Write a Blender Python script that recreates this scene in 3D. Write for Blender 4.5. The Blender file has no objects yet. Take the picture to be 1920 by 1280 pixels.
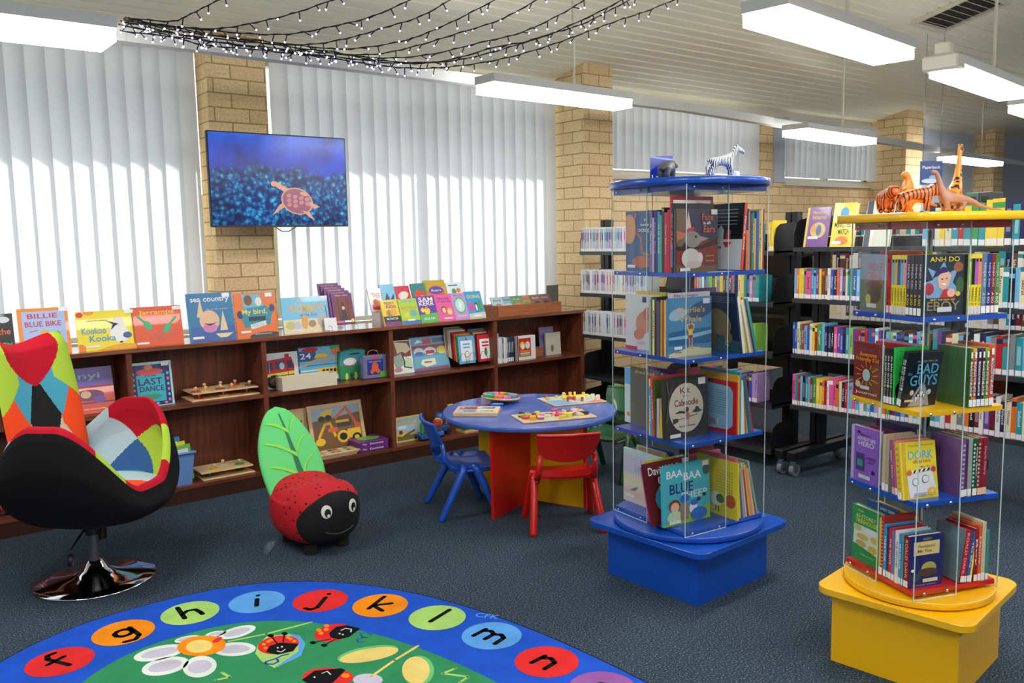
import bpy, math, random
from mathutils import Matrix, Vector
R = random.Random(7)
SC = bpy.context.scene
COL = SC.collection
rad = math.radians

# ---------------------------------------------------------------- camera
FPX, PIT, ROL, YAW, CH = 1620.0, rad(6.7), rad(-1.1), rad(52.3), 1.55
_fh = Vector((math.cos(YAW), math.sin(YAW), 0)); _r = Vector((math.sin(YAW), -math.cos(YAW), 0)); _u = Vector((0, 0, 1))
FW = _fh * math.cos(PIT) - _u * math.sin(PIT)
_dn = -(_u * math.cos(PIT) + _fh * math.sin(PIT))
XA = math.cos(ROL) * _r - math.sin(ROL) * _dn
YA = math.sin(ROL) * _r + math.cos(ROL) * _dn
CP = Vector((0, 0, CH))
cd = bpy.data.cameras.new('camera'); cam = bpy.data.objects.new('camera', cd); COL.objects.link(cam)
m = Matrix.Identity(4)
for i in range(3):
    m[i][0] = XA[i]; m[i][1] = -YA[i]; m[i][2] = -FW[i]; m[i][3] = CP[i]
cam.matrix_world = m
cd.sensor_width = 36; cd.lens = FPX / 1920 * 36; cd.clip_end = 200; cd.clip_start = 0.05
SC.camera = cam
def ray(px, py): return XA * ((px - 960) / FPX) + YA * ((py - 640) / FPX) + FW
def atz(px, py, z=0.0):
    d = ray(px, py); return CP + d * ((z - CH) / d.z)
def aty(px, py, y):
    d = ray(px, py); return CP + d * (y / d.y)
def atx(px, py, x):
    d = ray(px, py); return CP + d * (x / d.x)

# ---------------------------------------------------------------- world, sun, exposure
w = bpy.data.worlds.new('sky'); SC.world = w; w.use_nodes = True
bg = w.node_tree.nodes['Background']
bg.inputs[0].default_value = (0.78, 0.88, 1.0, 1); bg.inputs[1].default_value = 1.5
sd = bpy.data.lights.new('sun', 'SUN'); sun = bpy.data.objects.new('sun', sd); COL.objects.link(sun)
sd.energy = 8; sd.angle = rad(1.0); sd.color = (1.0, 0.96, 0.9)
SUNV = Vector((-0.30, -0.62, -0.70)).normalized()
sun.rotation_euler = SUNV.to_track_quat('-Z', 'Y').to_euler(); sun.location = (3, 9, 6)
vs = SC.view_settings
vs.view_transform = 'Standard'; vs.look = 'None'; vs.gamma = 1.0; vs.use_curve_mapping = False
vs.exposure = 0.30
cy = SC.cycles
cy.max_bounces = 10; cy.diffuse_bounces = 5; cy.glossy_bounces = 4; cy.transmission_bounces = 8; cy.transparent_max_bounces = 24
cy.caustics_reflective = False; cy.caustics_refractive = False; cy.sample_clamp_indirect = 6
cy.use_denoising = True

# ---------------------------------------------------------------- materials
def lin(c): return tuple(((v / 12.92) if v <= 0.04045 else ((v + 0.055) / 1.055) ** 2.4) for v in c)
def srgb(*c): return lin([v / 255 for v in c])
_M = {}
def mat(c, rough=0.5, metal=0.0, coat=0.0, spec=0.5, emit=0.0, name=None):
    """c: sRGB 0..255 tuple or hex string"""
    if isinstance(c, str):
        c = tuple(int(c[i:i + 2], 16) for i in (0, 2, 4))
    key = (tuple(c), rough, metal, coat, spec, emit)
    if key in _M: return _M[key]
    mt = bpy.data.materials.new(name or 'paint'); mt.use_nodes = True
    b = mt.node_tree.nodes['Principled BSDF']; l = lin([v / 255 for v in c]) + (1,)
    b.inputs['Base Color'].default_value = l; b.inputs['Roughness'].default_value = rough
    b.inputs['Metallic'].default_value = metal; b.inputs['Coat Weight'].default_value = coat
    b.inputs['Specular IOR Level'].default_value = spec
    if emit:
        b.inputs['Emission Color'].default_value = l; b.inputs['Emission Strength'].default_value = emit
    mt.diffuse_color = l
    _M[key] = mt
    return mt
def nodemat(name):
    mt = bpy.data.materials.new(name); mt.use_nodes = True
    nt = mt.node_tree; return mt, nt, nt.nodes, nt.links, nt.nodes['Principled BSDF']
def N(nt, typ, **kw):
    n = nt.nodes.new(typ)
    for k, v in kw.items():
        if k.startswith('i_'): n.inputs[k[2:].replace('_', ' ')].default_value = v
        else: setattr(n, k, v)
    return n
def ramp(nt, stops):
    n = nt.nodes.new('ShaderNodeValToRGB'); e = n.color_ramp.elements
    while len(e) < len(stops): e.new(0.5)
    for i, (p, c) in enumerate(stops):
        e[i].position = p; e[i].color = tuple(srgb(*c)) + (1,)
    return n
def wood(name, c1, c2, scale=(1, 14, 14), rough=0.35, coat=0.2):
    mt, nt, ns, lk, b = nodemat(name)
    tc = N(nt, 'ShaderNodeTexCoord'); mp = N(nt, 'ShaderNodeMapping'); mp.inputs['Scale'].default_value = scale
    n1 = N(nt, 'ShaderNodeTexNoise', i_Scale=3.0, i_Detail=6.0, i_Roughness=0.6, i_Distortion=0.6)
    rp = ramp(nt, [(0.3, c1), (0.7, c2)])
    lk.new(tc.outputs['Object'], mp.inputs['Vector']); lk.new(mp.outputs[0], n1.inputs['Vector'])
    lk.new(n1.outputs['Fac'], rp.inputs[0]); lk.new(rp.outputs[0], b.inputs['Base Color'])
    b.inputs['Roughness'].default_value = rough; b.inputs['Coat Weight'].default_value = coat
    return mt
WOOD = wood('mahogany_veneer', (82, 40, 25), (136, 74, 46), (1.2, 16, 16))
TOPW = wood('polished_mahogany_top', (96, 50, 30), (150, 86, 54), (1.2, 16, 16), 0.22, 1.0); TOPW.node_tree.nodes['Principled BSDF'].inputs['Coat Roughness'].default_value = .12
WOODV = wood('mahogany_veneer_upright', (80, 38, 24), (134, 72, 45), (16, 16, 1.2))
TEAK = wood('teak_tray_wood', (150, 88, 52), (182, 112, 70), (2, 25, 25))
PINE = wood('pale_puzzle_wood', (214, 178, 128), (232, 200, 152), (3, 20, 20), 0.5, 0)

def brick_mat():
    mt, nt, ns, lk, b = nodemat('cream_brick')
    uv = N(nt, 'ShaderNodeUVMap')
    br = N(nt, 'ShaderNodeTexBrick', offset=0.5, squash=1.0)
    br.inputs['Scale'].default_value = 1.0; br.inputs['Brick Width'].default_value = 0.24; br.inputs['Row Height'].default_value = 0.095
    br.inputs['Mortar Size'].default_value = 0.005; br.inputs['Mortar Smooth'].default_value = 0.4; br.inputs['Bias'].default_value = -0.2
    br.inputs['Color1'].default_value = srgb(240, 211, 164) + (1,); br.inputs['Color2'].default_value = srgb(226, 193, 146) + (1,)
    br.inputs['Mortar'].default_value = srgb(176, 148, 100) + (1,)
    nz = N(nt, 'ShaderNodeTexNoise', i_Scale=60.0, i_Detail=4.0); mx = N(nt, 'ShaderNodeMix', data_type='RGBA', blend_type='MULTIPLY')
    rp = ramp(nt, [(0.35, (228, 224, 216)), (0.6, (255, 255, 255))])
    mx.inputs[0].default_value = 0.8
    lk.new(uv.outputs[0], br.inputs['Vector']); lk.new(uv.outputs[0], nz.inputs['Vector'])
    lk.new(nz.outputs['Fac'], rp.inputs[0]); lk.new(br.outputs['Color'], mx.inputs[6]); lk.new(rp.outputs[0], mx.inputs[7])
    lk.new(mx.outputs[2], b.inputs['Base Color'])
    bp = N(nt, 'ShaderNodeBump', i_Strength=0.6, i_Distance=0.006); inv = N(nt, 'ShaderNodeMath', operation='MULTIPLY_ADD')
    inv.inputs[1].default_value = -1.0; inv.inputs[2].default_value = 1.0
    lk.new(br.outputs['Fac'], inv.inputs[0]); lk.new(inv.outputs[0], bp.inputs['Height']); lk.new(bp.outputs[0], b.inputs['Normal'])
    b.inputs['Roughness'].default_value = 0.85
    return mt
BRICK = brick_mat()
def carpet_mat():
    mt, nt, ns, lk, b = nodemat('speckled_carpet')
    tc = N(nt, 'ShaderNodeTexCoord')
    v = N(nt, 'ShaderNodeTexNoise', i_Scale=150.0, i_Detail=3.0, i_Roughness=0.7)
    rp = ramp(nt, [(0.34, (18, 28, 38)), (0.50, (50, 68, 84)), (0.60, (78, 94, 106)), (0.68, (186, 166, 160))])
    big = N(nt, 'ShaderNodeTexNoise', i_Scale=1.4, i_Detail=2.0); rp2 = ramp(nt, [(0.3, (225, 225, 225)), (0.7, (255, 255, 255))])
    mx = N(nt, 'ShaderNodeMix', data_type='RGBA', blend_type='MULTIPLY'); mx.inputs[0].default_value = 1.0
    lk.new(tc.outputs['Object'], v.inputs['Vector']); lk.new(v.outputs['Fac'], rp.inputs[0])
    lk.new(tc.outputs['Object'], big.inputs['Vector']); lk.new(big.outputs['Fac'], rp2.inputs[0])
    lk.new(rp.outputs[0], mx.inputs[6]); lk.new(rp2.outputs[0], mx.inputs[7]); lk.new(mx.outputs[2], b.inputs['Base Color'])
    bp = N(nt, 'ShaderNodeBump', i_Strength=0.4, i_Distance=0.004); lk.new(v.outputs['Fac'], bp.inputs['Height']); lk.new(bp.outputs[0], b.inputs['Normal'])
    b.inputs['Roughness'].default_value = 0.95; b.inputs['Specular IOR Level'].default_value = 0.15
    return mt
CARPET = carpet_mat()
def slat_mat():
    mt, nt, ns, lk, b = nodemat('white_blind_fabric')
    d = N(nt, 'ShaderNodeBsdfDiffuse'); d.inputs[0].default_value = srgb(224, 224, 226) + (1,)
    t = N(nt, 'ShaderNodeBsdfTranslucent'); t.inputs[0].default_value = srgb(222, 226, 236) + (1,)
    mx = N(nt, 'ShaderNodeMixShader'); mx.inputs[0].default_value = 0.36
    lk.new(d.outputs[0], mx.inputs[1]); lk.new(t.outputs[0], mx.inputs[2]); lk.new(mx.outputs[0], ns['Material Output'].inputs[0])
    return mt
SLAT = slat_mat()
def clear_mat(name, tint=(1, 1, 1), refl=0.06):
    mt, nt, ns, lk, b = nodemat(name)
    t = N(nt, 'ShaderNodeBsdfTransparent'); t.inputs[0].default_value = tint + (1,)
    g = N(nt, 'ShaderNodeBsdfGlossy'); g.inputs['Roughness'].default_value = 0.03
    lw = N(nt, 'ShaderNodeLayerWeight'); lw.inputs[0].default_value = 0.5
    pw = N(nt, 'ShaderNodeMath', operation='POWER'); pw.inputs[1].default_value = 4.0
    ma = N(nt, 'ShaderNodeMath', operation='MULTIPLY_ADD'); ma.inputs[1].default_value = 0.7; ma.inputs[2].default_value = refl * .6
    lk.new(lw.outputs['Facing'], pw.inputs[0]); lk.new(pw.outputs[0], ma.inputs[0])
    mx = N(nt, 'ShaderNodeMixShader'); lk.new(ma.outputs[0], mx.inputs[0])
    lk.new(t.outputs[0], mx.inputs[1]); lk.new(g.outputs[0], mx.inputs[2]); lk.new(mx.outputs[0], ns['Material Output'].inputs[0])
    return mt
ACRYL = clear_mat('clear_acrylic', (0.97, 0.985, 0.98))
GLASS = clear_mat('window_glass', (0.95, 0.98, 0.97))
EDGE = mat((196, 214, 214), 0.25, 0, 0.3, name='acrylic_edge')
CHROME = mat((225, 225, 228), 0.07, 1.0, name='chrome')
STEEL = mat((150, 152, 156), 0.3, 1.0, name='steel')
BLACK = mat((14, 14, 15), 0.45, name='black_steel')
WHITE = mat((238, 238, 238), 0.5)
CREAM = mat((214, 208, 190), 0.55, name='cream_paint')
BLUEP = mat((16, 78, 182), 0.28, 0, 0.3, name='blue_laminate')
REDP = mat((205, 22, 24), 0.28, 0, 0.3, name='red_laminate')
YELP = mat((244, 186, 12), 0.3, 0, 0.3, name='yellow_laminate')
PAGES = mat((226, 212, 182), 0.9, name='paper')
PAGEW = mat((236, 232, 222), 0.9, name='white_paper')
WIRE = mat((25, 25, 28), 0.4, name='black_wire')
def rotz(a): return Matrix.Rotation(a, 4, 'Z')
def T(x, y=None, z=None):
    return Matrix.Translation(x if y is None else (x, y, z))

# ---------------------------------------------------------------- text outlines
_TX = {}
def text_geo(s, bold=0.012):
    k = (s, bold)
    if k not in _TX:
        c = bpy.data.curves.new('lettering', 'FONT'); c.body = s; c.offset = bold; c.resolution_u = 3
        o = bpy.data.objects.new('lettering', c); me = o.to_mesh()
        vs_ = [(v.co.x, v.co.y) for v in me.vertices]; fs = [tuple(p.vertices) for p in me.polygons]
        x0 = min(v[0] for v in vs_); x1 = max(v[0] for v in vs_); y0 = min(v[1] for v in vs_); y1 = max(v[1] for v in vs_)
        o.to_mesh_clear(); bpy.data.objects.remove(o); bpy.data.curves.remove(c)
        _TX[k] = ([((a - x0) / (x1 - x0 or 1) - .5, (b - y0) / (y1 - y0 or 1) - .5) for a, b in vs_], fs)
    return _TX[k]

# ---------------------------------------------------------------- mesh builder
class MB:
    def __init__(s): s.v = []; s.f = []; s.m = []; s.mats = []; s.sm = []; s.M = Matrix.Identity(4); s.layer = 0
    def mi(s, mt):
        if not isinstance(mt, bpy.types.Material): mt = mat(mt, 0.35)
        if mt not in s.mats: s.mats.append(mt)
        return s.mats.index(mt)
    def add(s, vs_, fs, mt, smooth=False, M=None):
        b = len(s.v); X = s.M @ M if M is not None else s.M
        s.v += [X @ Vector(p) for p in vs_]; i = s.mi(mt)
        for f in fs: s.f.append([b + k for k in f]); s.m.append(i); s.sm.append(smooth)
    def box(s, x0, y0, z0, x1, y1, z1, mt, M=None):
        s.add([(x0, y0, z0), (x1, y0, z0), (x1, y1, z0), (x0, y1, z0), (x0, y0, z1), (x1, y0, z1), (x1, y1, z1), (x0, y1, z1)],
              [(0, 3, 2, 1), (4, 5, 6, 7), (0, 1, 5, 4), (1, 2, 6, 5), (2, 3, 7, 6), (3, 0, 4, 7)], mt, False, M)
    def rbox(s, x0, y0, z0, x1, y1, z1, mt, b=0.004, M=None):
        """box with chamfered edges"""
        b = min(b, (x1 - x0) / 2.01, (y1 - y0) / 2.01, (z1 - z0) / 2.01)
        out = [(x0 + b, y0), (x1 - b, y0), (x1, y0 + b), (x1, y1 - b), (x1 - b, y1), (x0 + b, y1), (x0, y1 - b), (x0, y0 + b)]
        inn = [(min(max(x, x0 + b), x1 - b), min(max(y, y0 + b), y1 - b)) for x, y in out]
        vs_ = [(x, y, z0) for x, y in inn] + [(x, y, z0 + b) for x, y in out] + [(x, y, z1 - b) for x, y in out] + [(x, y, z1) for x, y in inn]
        fs = [tuple(range(7, -1, -1)), tuple(range(24, 32))]
        for L in range(3):
            for i in range(8): j = (i + 1) % 8; fs.append((L * 8 + i, L * 8 + j, L * 8 + 8 + j, L * 8 + 8 + i))
        s.add(vs_, fs, mt, False, M)
    def prism(s, pts, z0, z1, mt, M=None, smooth=False, bev=0.0):
        n = len(pts)
        rings = [(0, z0), (0, z1)] if not bev else [(bev, z0), (0, z0 + bev), (0, z1 - bev), (bev, z1)]
        cx = sum(p[0] for p in pts) / n; cy_ = sum(p[1] for p in pts) / n
        vs_ = []
        for ins, z in rings:
            for x, y in pts:
                d = math.hypot(x - cx, y - cy_) or 1; k = 1 - ins / d
                vs_.append((cx + (x - cx) * k, cy_ + (y - cy_) * k, z))
        L = len(rings)
        s.add(vs_, [tuple(range(n - 1, -1, -1)), tuple(range((L - 1) * n, L * n))], mt, False, M)
        b = len(s.v) - L * n; i0 = s.mi(mt)
        for q in range(L - 1):
            for i in range(n):
                j = (i + 1) % n; s.f.append([b + q * n + i, b + q * n + j, b + (q + 1) * n + j, b + (q + 1) * n + i]); s.m.append(i0); s.sm.append(smooth)
    def cyl(s, cx, cy_, z0, z1, r, mt, n=24, M=None, r2=None, smooth=True):
        s.lathe([(0, z0), (r, z0), (r if r2 is None else r2, z1), (0, z1)], mt, n, T(cx, cy_, 0) if M is None else M @ T(cx, cy_, 0), sharp=True, smooth=smooth)
    def lathe(s, prof, mt, n=32, M=None, sharp=False, smooth=True):
        if sharp:
            for a, b in zip(prof, prof[1:]): s.lathe([a, b], mt, n, M, smooth=smooth)
            return
        vs_ = []; k = len(prof)
        for i in range(n):
            c, q = math.cos(2 * math.pi * i / n), math.sin(2 * math.pi * i / n)
            for r, z in prof: vs_.append((r * c, r * q, z))
        fs = []
        for i in range(n):
            j = (i + 1) % n
            for t in range(k - 1):
                if prof[t][0] == 0 and prof[t + 1][0] == 0: continue
                if prof[t][0] == 0: fs.append((i * k + t, j * k + t + 1, i * k + t + 1))
                elif prof[t + 1][0] == 0: fs.append((i * k + t, j * k + t, i * k + t + 1))
                else: fs.append((i * k + t, j * k + t, j * k + t + 1, i * k + t + 1))
        s.add(vs_, fs, mt, smooth, M)
    def tube(s, pts, r, mt, n=8, M=None, caps=True):
        P = [Vector(p) for p in pts]; rr = r if isinstance(r, (list, tuple)) else [r] * len(P)
        vs_ = []; up = Vector((0.13, 0.21, 0.97))
        for i, p in enumerate(P):
            d = (P[min(i + 1, len(P) - 1)] - P[max(i - 1, 0)]).normalized()
            a = d.cross(up)
            if a.length < 0.05: a = d.cross(Vector((1, 0, 0)))
            a.normalize(); b = d.cross(a).normalized()
            for k in range(n):
                t = 2 * math.pi * k / n; vs_.append(p + (a * math.cos(t) + b * math.sin(t)) * rr[i])
        fs = [(i * n + k, i * n + (k + 1) % n, (i + 1) * n + (k + 1) % n, (i + 1) * n + k) for i in range(len(P) - 1) for k in range(n)]
        if caps: fs += [tuple(range(n - 1, -1, -1)), tuple(range((len(P) - 1) * n, len(P) * n))]
        s.add(vs_, fs, mt, True, M)
    def ball(s, c, r, mt, n=12, M=None):
        rx, ry, rz = r if isinstance(r, (tuple, list)) else (r, r, r)
        prof = [(math.sin(math.pi * i / (n // 2)), -math.cos(math.pi * i / (n // 2))) for i in range(n // 2 + 1)]
        prof[0] = (0, -1); prof[-1] = (0, 1)
        X = T(*c) @ Matrix.Diagonal((rx, ry, rz, 1))
        s.lathe(prof, mt, n, X if M is None else M @ X)
    def grid(s, fn, nu, nv, mf, closeu=False, smooth=True, M=None, flip=False):
        """fn(u,v)->point, mf(u,v)->material"""
        X = s.M @ M if M is not None else s.M; b = len(s.v); NU = nu if closeu else nu + 1
        for i in range(NU):
            for j in range(nv + 1): s.v.append(X @ Vector(fn(i / nu, j / nv)))
        for i in range(nu):
            for j in range(nv):
                i2 = (i + 1) % NU; q = [b + i * (nv + 1) + j, b + i2 * (nv + 1) + j, b + i2 * (nv + 1) + j + 1, b + i * (nv + 1) + j + 1]
                if flip: q.reverse()
                mt = mf((i + .5) / nu, (j + .5) / nv) if callable(mf) else mf
                if mt is None: continue
                s.f.append(q); s.m.append(s.mi(mt)); s.sm.append(smooth)
    def art(s, o, u, v, W, H, items, eps=0.00025, base=0.0004):
        """flat printed artwork in the frame origin o, axes u,v (unit); items in fractions of W,H"""
        o = Vector(o); u = Vector(u); v = Vector(v); n = u.cross(v)
        def P(x, y, k): return o + u * (x * W) + v * (y * H) + n * (base + eps * k)
        def clip(q):
            for ax, lim, sg in ((0, 0, 1), (0, 1, -1), (1, 0, 1), (1, 1, -1)):
                r_ = []
                for i in range(len(q)):
                    a, b_ = q[i - 1], q[i]; ia, ib = (a[ax] - lim) * sg >= 0, (b_[ax] - lim) * sg >= 0
                    if ia != ib:
                        t = (lim - a[ax]) / (b_[ax] - a[ax]); r_.append((a[0] + (b_[0] - a[0]) * t, a[1] + (b_[1] - a[1]) * t))
                    if ib: r_.append(b_)
                q = r_
                if len(q) < 3: return None
            return q
        def poly(q, k, c):
            q = clip(q)
            if q: s.add([P(x, y, k) for x, y in q], [tuple(range(len(q)))], c)
        for k, it in enumerate(items):
            c = it[5] if it[0] == 'e' else it[6] if it[0] == 't' else it[-1]; c = c if isinstance(c, bpy.types.Material) else mat(c, 0.35)
            t = it[0]
            if t == 'r':
                x0, y0, x1, y1 = it[1:5]; poly([(x0, y0), (x1, y0), (x1, y1), (x0, y1)], k, c)
            elif t == 'e':
                cx, cy_, rx, ry = it[1:5]; a0 = it[6] if len(it) > 6 else 0; nn = 20
                pts = []
                for q in range(nn):
                    a = 2 * math.pi * q / nn; x = rx * math.cos(a) * W; y = ry * math.sin(a) * H
                    x, y = x * math.cos(a0) - y * math.sin(a0), x * math.sin(a0) + y * math.cos(a0)
                    pts.append((cx + x / W, cy_ + y / H))
                poly(pts, k, c)
            elif t == 'p':
                poly(list(it[1]), k, c)
            elif t == 't':   # centre x,y, width, height, string, [rot]
                cx, cy_, tw, th, st = it[1:6]; a0 = it[7] if len(it) > 7 else 0
                g, fs = text_geo(st); pts = []
                for a, b in g:
                    x = a * tw * W; y = b * th * H
                    if len(it) > 7: x, y = a * tw * (H if abs(math.sin(a0)) > .9 else W), b * th * (W if abs(math.sin(a0)) > .9 else H)
                    x, y = x * math.cos(a0) - y * math.sin(a0), x * math.sin(a0) + y * math.cos(a0)
                    pts.append(P(cx + x / W, cy_ + y / H, k))
                s.add(pts, fs, c)
            elif t == 'l':   # polyline stroke: pts, width (fraction of W)
                pts, lw = it[1], it[2] * W
                for (xa, ya), (xb, yb) in zip(pts, pts[1:]):
                    d = Vector(((xb - xa) * W, (yb - ya) * H)); 
                    if d.length < 1e-9: continue
                    d.normalize(); q = Vector((-d.y, d.x)) * lw / 2; d *= lw * .3
                    A = (xa * W - d.x, ya * H - d.y); B = (xb * W + d.x, yb * H + d.y)
                    s.add([P((A[0] + sx * q.x) / W, (A[1] + sx * q.y) / H, k) for sx in (-1, 1)][::1] +
                          [P((B[0] + sx * q.x) / W, (B[1] + sx * q.y) / H, k) for sx in (1, -1)], [(0, 3, 2, 1)], c)
    def build(s, name, parent=None, uv=False):
        me = bpy.data.meshes.new(name)
        me.from_pydata([tuple(p) for p in s.v], [], s.f)
        for mt in s.mats: me.materials.append(mt)
        me.polygons.foreach_set('material_index', s.m); me.polygons.foreach_set('use_smooth', s.sm)
        if uv:
            L = me.uv_layers.new(name='UVMap')
            for p in me.polygons:
                nrm = p.normal
                for li in p.loop_indices:
                    c = me.vertices[me.loops[li].vertex_index].co
                    if abs(nrm.z) > .7: L.data[li].uv = (c.x, c.y)
                    elif abs(nrm.x) > .7: L.data[li].uv = (c.y + 0.04, c.z)
                    else: L.data[li].uv = (c.x + 0.09, c.z)
        me.update()
        o = bpy.data.objects.new(name, me); COL.objects.link(o)
        if parent is not None: o.parent = parent
        return o
def tag(o, label=None, cat=None, group=None, kind=None):
    if label: o['label'] = label
    if cat: o['category'] = cat
    if group: o['group'] = group
    if kind: o['kind'] = kind
    return o
def thing(name, label, cat, M=None, group=None):
    o = bpy.data.objects.new(name, None); COL.objects.link(o); o.empty_display_size = 0.05
    if M is not None: o.matrix_world = M
    return tag(o, label, cat, group)
def struct(name, mb, uv=False): return tag(mb.build(name, None, uv), kind='structure')
def copy_tree(o, M=None, label=None, group=None, parent=None):
    c = o.copy(); COL.objects.link(c); c.parent = parent
    if M is not None: c.matrix_world = M
    if label: c['label'] = label
    if group: c['group'] = group
    for ch in list(o.children):
        copy_tree(ch, None, None, None, c)
    return c

# ================================================================ ROOM
WY = 6.0           # window wall plane
def ceil_z(y): return 2.93 + 0.24 * (6.0 - y)
X0, X1, Y0 = -3.2, 16.5, -4.2
b = MB(); b.box(X0, Y0, -0.1, X1, WY + .35, 0, CARPET); struct('floor', b)
# ribbed metal ceiling, ribs parallel to the window wall
b = MB(); CEIL = mat((236, 233, 212), 0.5, name='cream_ceiling_steel')
y = WY + .3; ring = []
while y > Y0:
    for dy, dz in ((0, 0), (-.078, 0), (-.082, .016), (-.096, .016)):
        ring.append((y + dy, ceil_z(y + dy) + dz))
    y -= 0.10
vs_ = [(X0, a, z) for a, z in ring] + [(X1, a, z) for a, z in ring]; n = len(ring)
b.add(vs_, [(i, i + 1, n + i + 1, n + i) for i in range(n - 1)], CEIL)
b.add([(X0, ring[0][0], ring[0][1] + .1), (X1, ring[0][0], ring[0][1] + .1), (X1, ring[-1][0], ring[-1][1] + .1), (X0, ring[-1][0], ring[-1][1] + .1)], [(0, 1, 2, 3)], CEIL)
struct('ceiling', b)
WALLP = mat((188, 194, 206), 0.7, name='pale_grey_blue_wall_paint')
b = MB(); b.box(X0 - .2, Y0, 0, X0, WY + .3, 5.6, WALLP); struct('wall_left', b)
b = MB(); b.box(X0, Y0 - .2, 0, X1, Y0, 5.6, WALLP); struct('wall_rear', b)
b = MB(); b.box(X1, Y0, 0, X1 + .2, WY + .3, 5.6, WALLP); struct('wall_right', b)
# window wall: brick below the sills, head over the windows
b = MB()
b.box(X0, WY + .02, 0, 5.14, WY + .3, .93, BRICK)
b.box(5.47, WY + .02, 0, 10.45, WY + .3, 2.14, BRICK)
b.box(8.02, WY + .02, 2.14, 8.42, WY + .3, 2.86, BRICK); b.box(8.42, WY + .0, 2.14, 8.62, WY + .3, 2.86, mat((176, 182, 196), .6))
b.box(X0, WY + .02, 2.86, 10.7, WY + .3, 2.95, CREAM)
struct('wall_back', b, True)
b = MB(); b.box(10.85, WY - .02, 0, X1, WY + .3, 3.1, WALLP); struct('wall_far', b)
for i, (xa, xb, yf) in enumerate(((2.03, 2.44, 5.88), (5.13, 5.47, 5.575), (10.45, 10.85, 5.55), (13.2, 13.5, 5.7))):
    b = MB(); z1 = ceil_z(yf) + .05; z2 = ceil_z(WY) + .02
    b.add([(xa, yf, 0), (xb, yf, 0), (xb, WY + .1, 0), (xa, WY + .1, 0), (xa, yf, z1), (xb, yf, z1), (xb, WY + .1, z2), (xa, WY + .1, z2)],
          [(0, 1, 5, 4), (1, 2, 6, 5), (3, 0, 4, 7), (4, 5, 6, 7)], BRICK)
    struct('pillar', b, True)
FRM = mat((196, 190, 172), 0.5, name='window_frame_paint')
for i, (xa, xb, za, zb, mull) in enumerate(((X0, 2.0, .95, 2.86, 3), (2.44, 5.14, .95, 2.86, 2), (5.47, 8.03, 2.15, 2.86, 2), (8.62, 10.5, 2.15, 2.86, 2))):
    b = MB(); f = .05
    b.box(xa, WY + .06, za, xb, WY + .14, za + f, FRM); b.box(xa, WY + .06, zb - f, xb, WY + .14, zb, FRM)
    for k in range(mull + 1):
        xx = xa + (xb - xa - f) * k / mull; b.box(xx, WY + .06, za + f, xx + f, WY + .14, zb - f, FRM)
    b.box(xa, WY - .02, za - .04, xb, WY + .3, za, FRM)
    fr = struct('window_%d' % (i + 1), b)
    g = MB(); g.box(xa + f, WY + .098, za + f, xb - f, WY + .102, zb - f, GLASS); g.build('window_pane', fr)
# outside: eave, ground, garden wall
b = MB(); b.box(X0 - 2, WY + .3, 2.95, X1, 6.73, 3.12, mat((150, 140, 120), .8)); struct('roof_eave', b)
b = MB(); b.box(-14, WY + .3, -.2, 30, 30, -.02, mat((228, 224, 214), .9)); struct('ground_outside', b)
b = MB(); b.box(-14, 13, 0, 30, 13.2, 2.3, mat((150, 140, 110), .9)); struct('wall_garden', b)

# vertical blinds: one blind per window, a headrail and its vanes
def blind(xa, xb, z0, z1, label, ang, step=.112):
    t = thing('vertical_blind', label, 'blind', T((xa + xb) / 2, WY - .06, z0), 'vertical blinds at the windows')
    h = MB(); w2 = (xb - xa) / 2; h.box(-w2, -.03, z1 - z0, w2, .02, z1 - z0 + .045, mat((205, 205, 200), .5)); h.build('headrail', t)
    k = int((xb - xa) / step); d = (xb - xa) / k
    for i in range(k):
        v = MB(); a = ang + R.uniform(-7, 7); ca, sa = math.cos(rad(a)), math.sin(rad(a)); x = -w2 + d * (i + .5)
        ow, cur = .064, R.uniform(.004, .014)
        pr = []
        for q in range(7):
            s_ = -1 + q / 3; xx = s_ * ow; yy = cur * (1 - s_ * s_)
            pr.append((x + xx * ca - yy * sa, xx * sa + yy * ca))
        sk = R.uniform(-.004, .004)
        vs_ = [(px, py, z1 - z0) for px, py in pr] + [(px + sk, py, .012) for px, py in pr]
        v.add(vs_, [(q, q + 1, 8 + q, 7 + q) for q in range(6)], SLAT, True)
        v.build('vane', t)
    return t
blind(-2.0, 1.96, .98, 2.82, 'white vertical blind at the far left window, left of the brick pillar behind the television', -30, .108)
blind(2.50, 5.10, .98, 2.82, 'white vertical blind in the tall window between the two front brick pillars', -24)
blind(5.52, 8.02, 2.19, 2.82, 'white vertical blind in the high window just right of the second brick pillar', -24)
blind(8.57, 10.42, 2.19, 2.82, 'white vertical blind in the farther high window above the black shelving', -26)

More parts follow.
